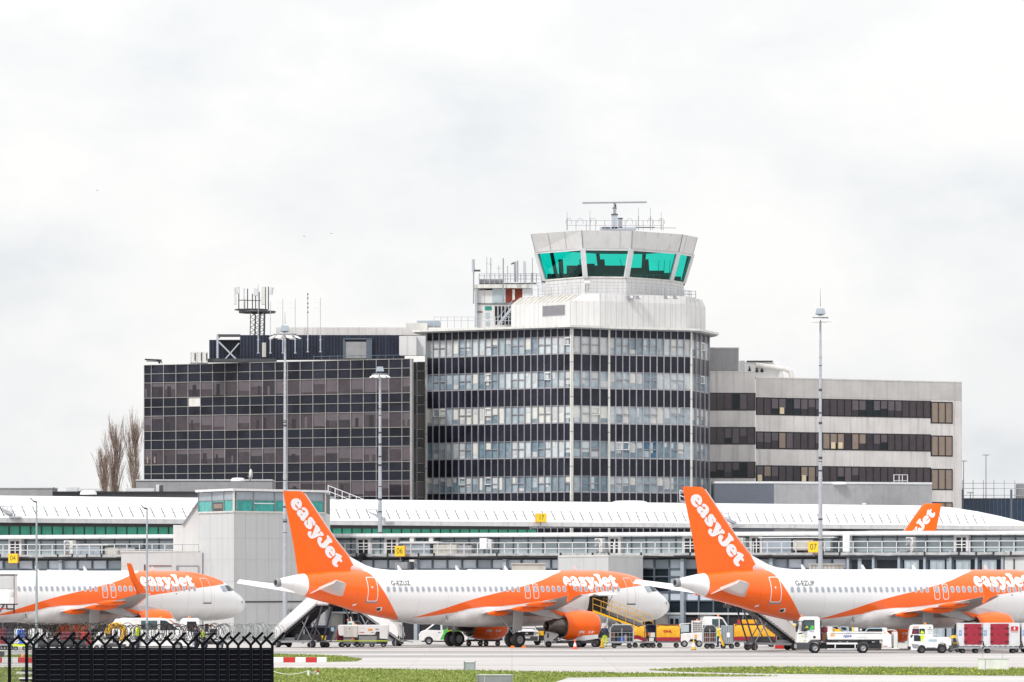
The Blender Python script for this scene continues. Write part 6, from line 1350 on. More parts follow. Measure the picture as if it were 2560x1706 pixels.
# ---- tow tractors ----
def k_tug(px, py, lab, rz=0, group=None):
    t = thing('tow_tractor', lab, 'tractor', at(px, py), rz, group); q = lambda x: (x-155)/272.5; zz = lambda y: (785-y)/272.5; fl = lambda lst: [(q(x), zz(y)) for x, y in lst]; W2 = .72
    mb = MB(); mb.prism(fl([(160, 730), (158, 480), (185, 300), (205, 260), (260, 245), (600, 245), (615, 270), (618, 480), (900, 480), (960, 520), (960, 640), (870, 640), (840, 600), (780, 580), (720, 600), (690, 690), (470, 690), (455, 650), (400, 625), (350, 645), (320, 700), (310, 730)]), -W2, W2, 'truck_white'); b = mb.build('body', t, bevel=.03)
    for s in (-1, 1):
        y0 = s*W2
        def pn(lst, m, nm='window', e=.01): mb = MB(); mb.prism(fl(lst), min(y0, y0+s*e), max(y0, y0+s*e), m); mb.build(nm, b)
        pn([(205, 420), (225, 315), (345, 318), (345, 420)], 'glass_dark'); pn([(352, 420), (352, 318), (455, 318), (458, 420)], 'glass_dark'); pn([(228, 410), (240, 340), (310, 345), (310, 410)], 'dark_red', 'window', .014); pn([(370, 410), (390, 350), (440, 380), (445, 410)], 'hivis', 'window', .014)
        pn([(248, 555), (248, 440), (330, 440), (375, 460), (375, 555)], 'glass_dark', 'door_window'); pn([(378, 560), (380, 440), (450, 440), (450, 480), (400, 560)], 'hivis', 'window', .012); pn([(185, 490), (185, 440), (240, 435), (205, 490)], 'black', 'mirror'); pn([(200, 600), (350, 620), (320, 690), (230, 690)], 'mid_grey', 'step'); pn([(490, 700), (660, 700), (660, 675), (490, 675)], 'dark_grey', 'step')
        mb = MB(); y = y0+s*.012; add_text(mb, '40', .10, (q(552), y, zz(298)), (-s, 0, 0) if s > 0 else (1, 0, 0), (0, 0, 1), 'letter_dark', .01)
        for k, r in ((335, 95), (372, 100), (405, 100)): mb.box(q(552-r/2), q(552+r/2), min(y, y-s*.004), max(y, y-s*.004)+.0005, zz(k+8), zz(k-8), 'mid_grey' if k == 335 else 'light_grey')
        mb.box(q(530), q(680), min(y, y-s*.004), max(y, y-s*.004)+.0005, zz(560), zz(520), 'pale_blue'); mb.box(q(230), q(340), min(y, y-s*.004), max(y, y-s*.004)+.0005, zz(295), zz(280), 'red'); mb.build('decal', b)
        for x, r in ((400, .26), (785, .32)): wheel(t, q(x), s*.60, r, .22, 'dark_grey')
    mb = MB(); mb.path([(q(620), -.6, zz(430)), (q(700), -.6, zz(430)), (q(715), -.6, zz(480))], .025, 'light_grey'); mb.build('hand_rail', t); mb = MB(); mb.box(q(940), q(1000), -.3, .3, zz(740), zz(500), 'mid_grey'); mb.box(q(960), q(1000), -.6, .6, zz(600), zz(640), 'dark_grey'); mb.build('coupling', t); mb = MB(); mb.box(q(155)-.004, q(190), -.724, .724, zz(720), zz(655), 'black'); mb.build('bumper', t); mb = MB(); mb.box(q(470), q(700), -.6, .6, zz(740), zz(690), 'dark_grey'); mb.build('underbody', t)
    mb = MB(); mb.revolve([(0, .075), (.1, .075), (.15, .05), (.16, .001)], 'orange_lamp', 12, 'z', (q(478), 0, zz(245))); mb.build('beacon', t)
    return t
k_tug(2270.5, 1633.4, 'white tow tractor with an orange beacon and hi-vis driver, behind the white service truck')
# ---- container dollies ----
def k_container(px, lab, wdt, badge, grp='white containers with red curtains on dollies'):
    Y = 369; k = 272.5
    dl = thing('container_dolly', 'low grey four wheeled dolly under the '+lab[0], 'dolly', (X_(px, Y), Y, 0), 0, 'container dollies'); mb = MB()
    mb.box(.05, wdt-.05, -.75, .75, .33, .45, 'steel'); 
    for i in range(7): a = .15+(wdt-.4)*i/6; mb.box(a, a+.08, -.78, .78, .45, .485, 'dark_grey')
    mb.bar((-.5, 0, .25), (.1, 0, .36), .07, 'steel'); mb.build('frame', dl)
    for x in (.35, wdt-.45):
        for y in (-.6, .6): wheel(dl, x, y, .17, .14, 'dark_grey')
    t = thing('cargo_container', lab[1], 'container', (X_(px, Y), Y, .49), 0, grp); mb = MB(); H = 1.62
    mb.prism([(.12, 0), (wdt-.08, 0), (wdt, .05), (wdt, H), (0, H), (0, .42)], -.76, .76, 'light_grey'); b = mb.build('body', t, bevel=.015)
    c0, c1 = (.42, wdt-.06) if not badge else (.50, wdt-.78)
    mb = MB(); n = 10; rgx = random.Random(int(px)); rings = []
    for j in range(9):
        z = .12+(H-.18)*j/8; rings.append([(c0+(c1-c0)*i/n, -.80-.03*math.sin(i*1.7+j*.9)*rgx.uniform(.3, 1), z) for i in range(n+1)])
    mb.loft(rings, 'tarp_red', True, False, False); cu = mb.build('curtain', t); mb = MB()
    for z in (.3, .82, 1.22):
        for a, b_ in ((c0-.03, c0+.2), (c1-.25, c1+.05)): mb.box(a, b_, -.86, -.845, z, z+.05, 'black')
    mb.build('strap', cu); mb = MB(); mb.box(.06, .24, -.775, -.76, .75, 1.1, 'blue'); mb.box(.085, .215, -.785, -.775, .80, 1.05, 'pale_blue'); mb.build('label_holder', t)
    if badge: mb = MB(); mb.box(wdt-.62, wdt-.12, -.775, -.76, 1.08, 1.38, 'red'); mb.box(wdt-.62, wdt-.12, -.775, -.76, .98, 1.02, 'red'); mb.ball((wdt-.37, -.76, 1.22), .06, 'letter_white', 1.8); mb.build('badge', t)
    return t
k_container(2393, ('left red curtained container', 'white container with one bright red curtain, left of two behind the tow tractor'), 1.70, False); k_container(2455.5, ('right red curtained container', 'white container with a darker red curtain and red badge, right of two'), 2.55, True); k_container(2552, ('container cut off by the right edge', 'white container cut off by the right edge of the picture'), 1.70, False)
for px, lab in ((2385, 'yellow rounded machine end peeking out left of the red curtained containers'), (2549, 'yellow rounded machine end peeking out right of the red curtained containers')):
    t = thing('ground_heater', lab, 'machine', (X_(px, 374), 374, 0), 0, 'yellow machines between the containers'); mb = MB(); mb.revolve([(-.3, .16), (-.28, .3), (0, .36), (.28, .3), (.3, .16)], 'yellow', 20, 'y', (0, 0, .85)); mb.revolve([(-.31, .17), (-.31, .01)], 'dark_grey', 16, 'y', (0, 0, .85)); mb.build('housing', t); mb = MB(); mb.box(-.3, .3, -.3, .3, .2, .55, 'dark_grey'); mb.build('base', t)
    for x in (-.25, .25): wheel(t, x, 0, .17, .5)
# ---- cones ----
def cone(px, py, c1, c2, lab, h=.75):
    t = thing('traffic_cone', lab, 'cone', at(px, py), 0, 'traffic cones on the apron'); mb = MB(); mb.revolve([(.04, .17), (.25*h, .13), (.28*h, .125)], c1, 16, 'z'); mb.revolve([(.28*h, .125), (.62*h, .075)], c2, 16, 'z'); mb.revolve([(.62*h, .075), (h, .025), (h+.001, .001)], c1, 16, 'z'); mb.build('cone', t); mb = MB(); mb.box(-.2, .2, -.2, .2, 0, .04, 'cone_orange' if c1 != 'yellow' else 'black'); mb.build('base', t)
cone(1437.5, 1623.5, 'cone_orange', 'letter_white', 'orange and white cone in front of the middle aircraft engine'); cone(1505, 1620.5, 'yellow', 'yellow', 'plain yellow cone left of the caged baggage cart', .72); cone(1734, 1625.5, 'yellow', 'letter_white', 'yellow and white cone standing in front of the small white tractor', .8); cone(1128, 1611, 'yellow', 'yellow', 'tiny yellow cone hidden by the left main wheels', .4)
# ---- baggage carts ----
def cart(px, py, wd, lab, style, load=None, h=1.75, grp='baggage carts between the aircraft', rz=0):
    t = thing('baggage_cart', lab, 'baggage cart', at(px, py), rz, grp); mb = MB(); mb.box(0, wd, -.75, .75, .38, .48, 'mid_grey'); mb.bar((-.35, 0, .3), (0, 0, .42), .06, 'steel'); mb.build('deck', t)
    for x in (.3, wd-.3):
        for y in (-.6, .6): wheel(t, x, y, .19, .14, 'dark_grey')
    fr = MB()
    if style in ('cage', 'open'):
        for x in (0.03, wd*.5, wd-.03):
            for y in (-.73, .73): fr.bar((x, y, .45), (x, y, h-.25), .045, 'galv')
        for y in (-.73, .73):
            for z in (.5, .85, 1.2): fr.bar((0, y, z), (wd, y, z), .03, 'galv')
            if style == 'cage':
                for i in range(1, 6): fr.bar((wd*i/6, y, .5), (wd*i/6, y, 1.2), .016, 'galv')
    pf_ = [(0, h-.3), (.18, h-.04), (.25, h), (wd-.25, h), (wd-.18, h-.04), (wd, h-.3)]
    for y in (-.74, .74): fr.path([(x, y, z) for x, z in [(0, .45)]+pf_+[(wd, .45)]], .026, 'galv' if style == 'cage' else 'dark_grey')
    fr.build('frame', t); mb = MB()
    if style == 'tarp':
        n = 14; prof = [(-.78, .62), (-.8, 1.0), (-.79, h-.28), (-.70, h-.05), (0, h), (.70, h-.05), (.79, h-.28), (.79, .62)]; rg_ = random.Random(int(px))
        for (k0, k1, m) in ((.0, 1.0, 'tarp_yellow'),):
            mb.loft([[(.04+(wd-.08)*i/n, y+.03*math.sin(i*1.3+j*2.1)*rg_.uniform(.2, 1), z-.04*math.sin(math.pi*i/n)*(j in (3, 4, 5))) for i in range(n+1)] for j, (y, z) in enumerate(prof)], 'tarp_yellow', True, False, False)
        o = mb.build('cover', t); mb = MB(); mb.box(.03, wd-.03, -.825, -.81, .52, .80, 'tarp_red'); mb.box(.03, wd-.03, .81, .825, .52, .80, 'tarp_red'); mb.box(.1, wd-.1, -.6, .6, h-.02, h+.02, 'red'); mb.build('skirt', o)
        if load == 'text': mb = MB(); add_text(mb, 'DHL', .26, (wd*.48, -.845, 1.25), (1.25, 0, 0), (0, 0, 1), 'red', .01); mb.build('lettering', o)
    elif style == 'slump':
        mb.loft([[(.05+(wd-.1)*i/8, y, z+.06*math.sin(i*1.1+y*3)) for i in range(9)] for y, z in ((-.8, .75), (-.82, 1.2), (-.7, h-.1), (0, h-.02), (.7, h-.1), (.8, .8))], 'tarp_yellow', True, False, False); mb.loft([[(.05+(wd-.1)*i/8, y, z+.1*math.sin(i*.6)) for i in range(9)] for y, z in ((-.83, .55), (-.85, .85))], 'tarp_red', True, False, False); mb.build('cover', t)
    elif style == 'dark':
        mb.box(.05, wd-.05, -.7, .7, h-.06, h, 'navy'); mb.box(.1, wd-.1, -.1, .7, h-.6, h-.06, 'navy'); mb.build('cover', t)
    else:
        mb.box(.04, wd-.04, -.1, .72, h-.45, h-.02, 'dark_grey'); mb.box(.04, wd-.04, .68, .73, .5, h-.4, 'dark_grey'); mb.build('cover', t)
    return t
def luggage(px, py, z, w, h, m, lab, nm='box', cat='box', d=.5, y=0, grp='boxes and bags on the carts'):
    l_ = at(px, py); mb = MB(); mb.box(-w/2, w/2, -d/2, d/2, 0, h, m); o = mb.build(nm, bevel=.02); o.location = (l_[0], l_[1]+y, z); return tag(o, lab, cat, grp)
cart(1525, 1621, 1.75, 'caged baggage cart with pale bars and a paper placard, right of the plain yellow cone', 'cage')
cart(1578, 1619.5, 1.15, 'short baggage cart under a slumped yellow and burgundy cover beside the caged cart', 'slump', h=1.65)
cart(1611, 1620, .95, 'open fronted dark framed baggage cart coupled left of the long yellow covered cart', 'dark', h=1.75)
cart(1639, 1620, 1.85, 'baggage cart under a taut yellow cover with small red writing and burgundy skirt', 'tarp', 'text', h=1.75)
cart(1757, 1622, 1.0, 'caged cart with two brown boxes, left of the grey ribbed container', 'cage', h=1.75)
luggage(1541, 1620, .5, .42, .55, 'sign_yellow', 'yellow edged placard box at the front of the caged cart', d=.04, y=-.86); luggage(1541, 1620, .6, .28, .32, 'letter_white', 'white sheet on the front of the caged cart', 'placard', 'placard', d=.03, y=-.90)
luggage(1766, 1622, .5, .36, .62, 'brown_box', 'left brown box in the caged cart', d=.4, y=-.4); luggage(1778, 1622, .5, .36, .62, 'brown_box', 'right brown box in the caged cart', d=.4, y=-.4); luggage(1554, 1621, .5, .3, .35, 'blue', 'small blue bag low in the caged cart', 'bag', 'bag', y=-.2); luggage(1563, 1621, .5, .25, .5, 'mid_grey', 'grey bag at the right end of the caged cart', 'bag', 'bag', y=-.3); luggage(1533, 1621, .85, .28, .3, 'brown_box', 'brown bag high at the left end of the caged cart', 'bag', 'bag', y=.1)
# ribbed grey container on dolly
t = thing('cargo_container', 'grey ribbed container with a white label on a low dolly beside the caged cart', 'container', at(1803, 1622)); mb = MB(); mb.box(0, .86, -.7, .7, .45, 1.72, 'slate_panel')
for i in range(5): mb.box(.08+i*.17, .11+i*.17, -.715, -.7, .5, 1.66, 'dark_grey')
mb.build('body', t, bevel=.02); mb = MB(); mb.box(.40, .62, -.73, -.715, .85, 1.2, 'letter_white'); mb.build('label_holder', t)
dl = thing('container_dolly', 'low dolly under the grey ribbed container', 'dolly', at(1801, 1622), 0); mb = MB(); mb.box(0, 1.0, -.7, .7, .36, .44, 'mid_grey'); mb.build('frame', dl)
for x in (.2, .82):
    for y in (-.6, .6): wheel(dl, x, y, .18, .14, 'dark_grey')
mb = MB(); mb.hexa([(-.02, -.05, .2), (.13, -.05, .2), (.13, .05, .2), (-.02, .05, .2), (-.42, -.05, 1.35), (-.28, -.05, 1.45), (-.28, .05, 1.45), (-.42, .05, 1.35)], 'yellow'); o = mb.build('tow_bar', bevel=.02); o.location = at(1806, 1622); o.location.y -= .9; tag(o, 'raised yellow tow bar leaning left of the grey ribbed container', 'tow bar')
# ---- mobile passenger stairs ----
def stairs(loc, rz, lab, run=7.2, H=3.35, wd=1.5, panel=True, mat_p='white_paint', canopy=False, base_len=None):
    """x grows towards the aircraft door; foot of the stair at x=0"""
    t = thing('passenger_stairs', lab, 'passenger stairs', loc, rz, 'mobile passenger stairs'); z0 = .45
    up = lambda x: z0+(H-z0)*x/run
    for s in (-1, 1):
        y = s*wd/2; mb = MB(); mb.bar((0, y, z0), (run, y, H), .07, 'mid_grey', .10); mb.build('stringer', t)
        mb = MB(); mb.prism([(.15, up(.15)+.12), (run*.97, up(run*.97)+.12), (run+.05, H+.2), (run+.05, H+1.0), (run*.97, H+1.05), (run*.9, up(run*.9)+1.15), (.25, up(.25)+.95), (.1, up(.15)+.6)], y-.02, y+.02, mat_p); pn = mb.build('side_panel', t)
        mb = MB(); mb.path([(-.1, y, z0+.3), (.1, y, up(0)+1.05), (run, y, H+1.15), (run+1.2, y, H+1.15)], .03, 'light_grey'); 
        for i in range(6): x = run*i/5; mb.tube((x, y, up(x)), (x, y, up(x)+1.05), .025, 'light_grey', n=6)
        for x in (run+.6, run+1.2): mb.tube((x, y, H), (x, y, H+1.15), .025, 'light_grey', n=6)
        mb.build('hand_rail', t)
    mb = MB(); n = 17
    for i in range(n):
        x = run*i/n; z = up(x)+.12; mb.box(x, x+run/n*.9, -wd/2+.05, wd/2-.05, z, z+.05, 'dark_grey'); mb.prism([(x-.02, z-.42), (x+run/n*.55, z-.30), (x+run/n*.9, z), (x+.04, z)], -wd/2+.05, wd/2-.05, 'black')
    mb.bar((0, .3, z0-.16), (run, .3, H-.16), .08, 'dark_grey', .06); mb.bar((0, -.3, z0-.16), (run, -.3, H-.16), .08, 'dark_grey', .06); mb.build('treads', t)
    mb = MB(); mb.box(run, run+1.25, -wd/2, wd/2, H-.1, H, 'steel'); mb.box(run+1.2, run+1.35, -wd/2-.1, wd/2+.1, H-.2, H+.02, 'black'); mb.build('platform', t)
    mb = MB(); B = base_len or run*.95
    for s in (-1, 1):
        mb.bar((-.3, s*.55, .42), (B, s*.55, .5), .12, 'steel', .16); mb.bar((B*.92, s*.6, .5), (run+.4, s*.6, H-.1), .10, 'dark_grey'); mb.bar((B*.55, s*.6, .5), (run*.8, s*.6, up(run*.8)-.15), .08, 'mid_grey'); mb.bar((B*.92, s*.6, .5), (run*.62, s*.6, up(run*.62)-.15), .06, 'mid_grey')
        for x in (.3, B*.9): mb.tube((x, s*.75, .5), (x, s*.75, 0.02), .03, 'steel', n=6); mb.tube((x, s*.75, .03), (x, s*.75, 0), .09, 'dark_grey', n=8)
    mb.box(B*.5, B*.9, -.5, .5, .5, 1.0, 'dark_grey'); mb.box(B*.15, B*.45, -.45, .45, .5, .75, 'mid_grey'); mb.bar((-.9, 0, .3), (-.3, 0, .42), .07, 'steel'); mb.build('undercarriage', t)
    for x in (.35, B*.92):
        for y in (-.62, .62): wheel(t, x, y, .27, .2, 'dark_grey')
    return t
pA = Vector((X_(702, 401), 401, 0)); pB = Vector((X_(850, 396.5), 397.5, 0))
stairs((X_(700, 402), 402, 0), -38, 'white panelled passenger stairs left of the white ground unit, foot near the black fence end', 4.3, 3.3)
stairs((X_(1004, 409.5), 409.5, 0), 168, 'white panelled passenger stairs descending right behind the white ground unit', 4.0, 3.3, 1.4)
stairs((X_(1990, 384.5), 385.5, 0), 200, 'dark passenger stairs descending right under the right aircraft tail', 4.0, 3.3, 1.4)
# chock blocks / red barrier near right stairs
for a, b, lab in ((1937, 1967, 'long low red barrier block left of the service truck cab, left piece'), (1968, 1989, 'low red barrier block touching the service truck front')):
    t = thing('barrier_block', lab, 'barrier', at(a, 1622.5), 0, 'low red barrier blocks'); w_ = (b-a)/34.0; mb = MB(); mb.prism([(0, 0), (w_, 0), (w_-.03, .28), (.03, .28)], -.15, .15, 'red'); mb.build('body', t, bevel=.02)
# ---- ground unit (white air start / loader) ----
t = thing('ground_unit', 'large white wheeled ground unit with orange label and yellow stripe between two passenger stairs', 'ground unit', (X_(846, 404), 404, 0)); q = lambda x: (x-1150)/214.2
z_ = lambda y: (830-y)/214.2
fl = lambda lst: [(q(x), z_(y)) for x, y in lst]
mb = MB(); mb.prism(fl([(1160, 620), (1150, 500), (1160, 470), (1960, 470), (1970, 520), (1960, 700), (1830, 690), (1830, 580), (1770, 580), (1750, 630), (1480, 630), (1480, 640), (1180, 645)]), -1.0, 1.0, 'white_paint'); mb.prism(fl([(1240, 480), (1470, 480), (1470, 670), (1240, 670)]), -1.08, -1.0, 'off_white'); b = mb.build('body', t, bevel=.04)
mb = MB(); mb.box(q(1240), q(1950), -.95, .95, z_(780), z_(640), 'dark_grey'); mb.box(q(1240), q(1420), -1.05, -.9, z_(775), z_(690), 'louvre'); mb.box(q(1120), q(1960), -1.1, -1.06, z_(735), z_(722), 'hivis'); mb.box(q(1490), q(1780), -1.0, -.96, z_(770), z_(650), 'mid_grey'); mb.build('chassis', t)
mb = MB(); mb.box(q(1640), q(1715), -1.012, -1.0, z_(565), z_(528), 'sign_orange'); mb.box(q(1760), q(1815), -1.012, -1.0, z_(545), z_(528), 'mid_grey'); mb.box(q(1500), q(1580), -1.012, -1.0, z_(595), z_(585), 'red'); mb.box(q(1490), q(1600), -1.012, -1.0, z_(522), z_(514), 'light_grey'); mb.box(q(1680), q(1745), -1.012, -1.0, z_(597), z_(588), 'mid_grey'); mb.box(q(1375), q(1400), -1.12, -1.1, z_(720), z_(680), 'orange_lamp'); mb.ball((q(1340), -1.09, z_(525)), .04, 'black'); mb.build('decal', b)
for x in (1220, 1310, 1465, 1535, 1700, 1890):
    for y in (-.85, .85): wheel(t, q(x), y, .19, .2)
mb = MB(); mb.box(q(1310), q(1400), -.3, .3, z_(470), z_(410), 'off_white'); mb.box(q(1320), q(1370), -.32, -.3, z_(465), z_(440), 'teal_glass'); mb.path([(q(1400), -.2, z_(430)), (q(1490), -.2, z_(400)), (q(1530), -.2, z_(470))], .04, 'dark_grey'); mb.bar((q(1380), 0, z_(470)), (q(1350), 0, z_(340)), .08, 'light_grey'); mb.build('hose_head', t); mb = MB(); mb.ball((q(1305), 0, z_(388)), .07, 'orange_lamp'); mb.tube((q(1305), 0, z_(470)), (q(1305), 0, z_(395)), .03, 'mid_grey'); mb.build('beacon', t)
person('person', 'worker in orange hi-vis at the controls on top of the white ground unit', (X_(886, 405), 405, .25), 90, 'orange_lamp', 'navy', 'reach')
# cart with bags left of ground unit
cart(765, 1619, 1.9, 'flat cart loaded with yellow and pale bags under the left passenger stairs', 'dark', h=1.5)
for px, w_, h_, m, z, lab in ((772, .5, .42, 'beige', .5, 'round beige bag low under the left stairs'), (757, .4, .3, 'off_white', .5, 'pale bag at the left end under the left stairs'), (800, .9, .28, 'sign_yellow', .75, 'long yellow bag under the left stairs'), (803, .7, .24, 'sign_yellow', .52, 'lower long yellow bag under the left stairs'), (803, .85, .6, 'navy', 1.05, 'dark blue bundle above the yellow bags under the left stairs')): luggage(px, 1618, z, w_, h_, m, lab, 'bag', 'bag', grp='bags under the left passenger stairs')
t = thing('push_cart', 'dark leaning dolly with a blue sheet and red bar beside the white ground unit', 'cart', at(826, 1618)); mb = MB(); mb.hexa([(-.35, -.3, .5), (.05, -.3, .5), (.05, .3, .5), (-.35, .3, .5), (-.05, -.3, 1.55), (.42, -.3, 1.55), (.42, .3, 1.55), (-.05, .3, 1.55)], 'navy'); mb.bar((.35, -.35, .5), (.9, -.35, 1.5), .06, 'dark_red'); mb.box(.5, 1.0, -.2, .3, .5, 1.3, 'dark_red'); mb.box(.05, .3, -.32, -.3, 1.2, 1.5, 'pale_blue'); mb.box(-.6, 1.1, -.4, .4, .35, .45, 'mid_grey'); mb.build('frame', t)
for x in (-.3, .8): wheel(t, x, -.3, .18, .14, 'dark_grey'); wheel(t, x, .3, .18, .14, 'dark_grey')
# ---- small van (facing left) ----
def van(px, py, lab, L_=3.9, H=1.86, stripe=None, rz=180, nm='van', grp=None, hood=.9, tall=False):
    t = thing(nm, lab, 'van', at(px, py), rz, grp); W2 = .86; h = H
    prof = [(0, .30), (0, h*.93), (.15, h), (L_*.55, h), (L_*.66, h*.96), (L_*.87, h*.62), (L_*.97, h*.54), (L_, h*.40), (L_, .30)]
    ar = lambda cx, r: [(cx+r*math.cos(R(a)), .30+r*math.sin(R(a))*.95) for a in range(0, 181, 30)]
    wx = (L_*.20, L_*.80); r = .36
    poly = [(0, .30), (0, h*.93), (.12, h), (L_*.55, h), (L_*.66, h*.965), (L_*.87, h*.63), (L_*.965, h*.56), (L_, h*.44), (L_, .30)] + ar(wx[1], r) + ar(wx[0], r)
    mb = MB(); mb.prism(poly, -W2, W2, 'truck_white'); b = mb.build('body', t, bevel=.05)
    for s in (-1, 1):
        y0 = s*W2
        def pn(lst, m, nm_='window', e=.012): mb = MB(); mb.prism(lst, min(y0, y0+s*e), max(y0, y0+s*e), m); return mb.build(nm_, b)
        pn([(L_*.56, h*.62), (L_*.56, h*.93), (L_*.64, h*.92), (L_*.82, h*.64)], 'glass_dark'); pn([(L_*.30, h*.64), (L_*.30, h*.92), (L_*.52, h*.92), (L_*.52, h*.64)], 'glass_cab')
        if stripe: pn([(L_*.12, .42), (L_*.12, h*.64), (L_*.5, h*.64), (L_*.5, .9), (L_*.57, .42)], stripe, 'decal')
        pn([(L_*.53, .35), (L_*.535, h*.95), (L_*.53, h*.95), (L_*.525, .35)], 'joint', 'door_joint'); pn([(L_*.56, h*.5), (L_*.61, h*.5), (L_*.61, h*.53), (L_*.56, h*.53)], 'dark_grey', 'door_handle')
        mb = MB(); mb.box(L_*.97, L_+.02, s*.62-.14, s*.62+.14, .68, .84, 'pane_rim'); mb.build('headlight', t); mb = MB(); mb.box(-.02, .04, s*.75-.07, s*.75+.07, .8, 1.2, 'red'); mb.build('tail_light', t)
        for x in wx: wheel(t, x, s*.74, .30, .2)
    mb = MB(); mb.quad((L_*.67, -.72, h*.95), (L_*.67, .72, h*.95), (L_*.865, .72, h*.65), (L_*.865, -.72, h*.65), 'glass_dark'); mb.v = [(v[0]+.02, v[1], v[2]+.02) for v in mb.v]; mb.build('windscreen', b); mb = MB(); mb.box(.2, L_-.2, -.8, .8, .22, .34, 'black'); mb.build('chassis', t)
    return t
v = van(1112, 1612, 'small white van with a bright green rear side, under the middle aircraft', 2.2*1.75, 1.86, 'green'); v.location.x = X_(1048, v.location.y)+3.85; 
person('person', 'worker in a yellow hi-vis jacket standing behind the left main wheels', at(1126, 1613.5), 180, 'hivis', 'navy', 'reach', 1.78)
# white SUV seen from the front
t = thing('pickup_truck', 'white car seen head on with a dark grille, right of the middle aircraft main wheels', 'car', at(1317, 1614)); mb = MB(); prof = [(-.92, .35), (-.95, .8), (-.93, 1.12), (-.74, 1.25), (-.58, 1.68), (-.5, 1.74), (.5, 1.74), (.58, 1.68), (.74, 1.25), (.93, 1.12), (.95, .8), (.92, .35)]
mb.loft([[(x*k, yy, .35+(z-.35)*zz_) for x, z in prof] for yy, k, zz_ in ((-.35, .94, .55), (-.15, 1, .6), (.6, 1, .66))], 'truck_white', False); mb.loft([[(x*k, yy, z) for x, z in prof] for yy, k in ((.9, .98), (1.5, 1), (4.0, 1), (4.3, .96))], 'truck_white', False); b = mb.build('body', t, bevel=.05)
mb = MB(); mb.prism([(-.50, .82), (.50, .82), (.56, 1.05), (.50, 1.08), (-.50, 1.08), (-.56, 1.05)], -.40, -.35, 'black'); mb.box(-.1, .1, -.42, -.4, .93, .98, 'letter_white'); mb.build('grille', b); mb = MB(); mb.box(-.85, .85, -.45, -.3, .38, .72, 'dark_grey'); mb.box(-.26, .26, -.47, -.45, .56, .68, 'letter_white'); add_text(mb, 'MX67 YDN', .1, (0, -.472, .62), (1, 0, 0), (0, 0, 1), 'letter_dark'); mb.build('bumper', t)
mb = MB(); mb.quad((-.66, .88, 1.26), (.66, .88, 1.26), (.5, 1.0, 1.66), (-.5, 1.0, 1.66), 'glass_cab'); mb.build('windscreen', b)
for s in (-1, 1): mb = MB(); mb.box(s*.75-.15, s*.75+.15, -.37, -.3, .88, 1.04, 'alu'); mb.build('headlight', t); wheel(t, s*.78, .3, .34, .22) if False else None
for s in (-1, 1):
    for yy in (.35, 3.3): mb = MB(); mb.revolve([(-.12, .1), (-.12, .33), (.12, .33), (.12, .1)], 'rubber', 20, 'x', (s*.78, yy, .34)); mb.build('wheel', t)
t = thing('dark_tug', 'dark and yellow tractor half hidden between the white car and the engine', 'tractor', at(1356, 1613)); mb = MB(); mb.box(-.6, .6, -.5, 1.0, .35, 1.35, 'dark_grey'); mb.box(-.5, .5, -.3, .6, 1.35, 1.5, 'off_white'); mb.build('body', t, bevel=.05); mb = MB(); mb.box(-.55, .1, -.62, -.5, .75, 1.1, 'yellow'); mb.bar((.3, -.55, .2), (.4, -.55, .7), .2, 'beige'); mb.build('bumper', t, bevel=.02)
for x in (-.4, .4): mb = MB(); mb.revolve([(-.12, .05), (-.12, .28), (.12, .28), (.12, .05)], 'rubber', 20, 'y', (x, -.5, .28)); mb.build('wheel', t)
# ---- dollies under the far engine ----
for px, lab in ((1185, 'left low dark dolly under the far orange engine'), (1228, 'right low dark dolly under the far orange engine')):
    t = thing('container_dolly', lab, 'dolly', at(px, 1615.5), 0, 'dark dollies under the far engine'); mb = MB(); mb.box(-.6, .7, -.7, .7, .36, .5, 'dark_grey'); mb.bar((-1.1, 0, .25), (-.5, 0, .4), .07, 'steel'); mb.build('frame', t)
    for x in (-.4, .5): wheel(t, x, -.6, .2, .16); wheel(t, x, .6, .2, .16)
t = thing('warning_pin', 'red and white gear pin flag hanging right of the left main wheels', 'flag', at(1170, 1616)); mb = MB(); mb.box(-.04, .04, -.01, .01, .25, .5, 'red'); mb.box(-.04, .04, -.01, .01, .5, .62, 'letter_white'); mb.bar((0, 0, .62), (.1, 0, 1.1), .02, 'light_grey'); mb.build('flag', t)
t = thing('belt_loader', 'white belt loader with a folded boom behind the exhaust of the near orange engine', 'belt loader', at(1361, 1618.5)); s_ = 1/201.0; fl = lambda lst: [((x-130)*s_, (735-y)*s_) for x, y in lst]
mb = MB(); mb.prism(fl([(130, 690), (125, 560), (170, 480), (300, 490), (350, 550), (240, 640), (200, 690)]), -.5, .5, 'white_paint'); mb.prism(fl([(170, 590), (172, 520), (195, 520), (197, 590)]), -.515, -.5, 'dark_grey'); mb.build('cab', t, bevel=.04)
mb = MB(); mb.prism(fl([(215, 680), (215, 645), (560, 620), (700, 560), (950, 540), (950, 600), (700, 640), (560, 670)]), -.35, .35, 'light_grey'); mb.bar(((250-130)*s_, -.4, (680-0)*0+.35), ((480-130)*s_, -.4, .95), .07, 'mid_grey'); mb.bar(((480-130)*s_, -.4, .35), ((260-130)*s_, -.4, .8), .05, 'mid_grey'); mb.box(.9, 4.0, -.4, .4, .3, .5, 'dark_grey'); mb.build('boom', t)
for x in (.3, 2.05, 2.6, 3.8):
    for y in (-.55, .55): wheel(t, x, y, .24 if x != 2.6 else .27, .2, 'dark_grey')
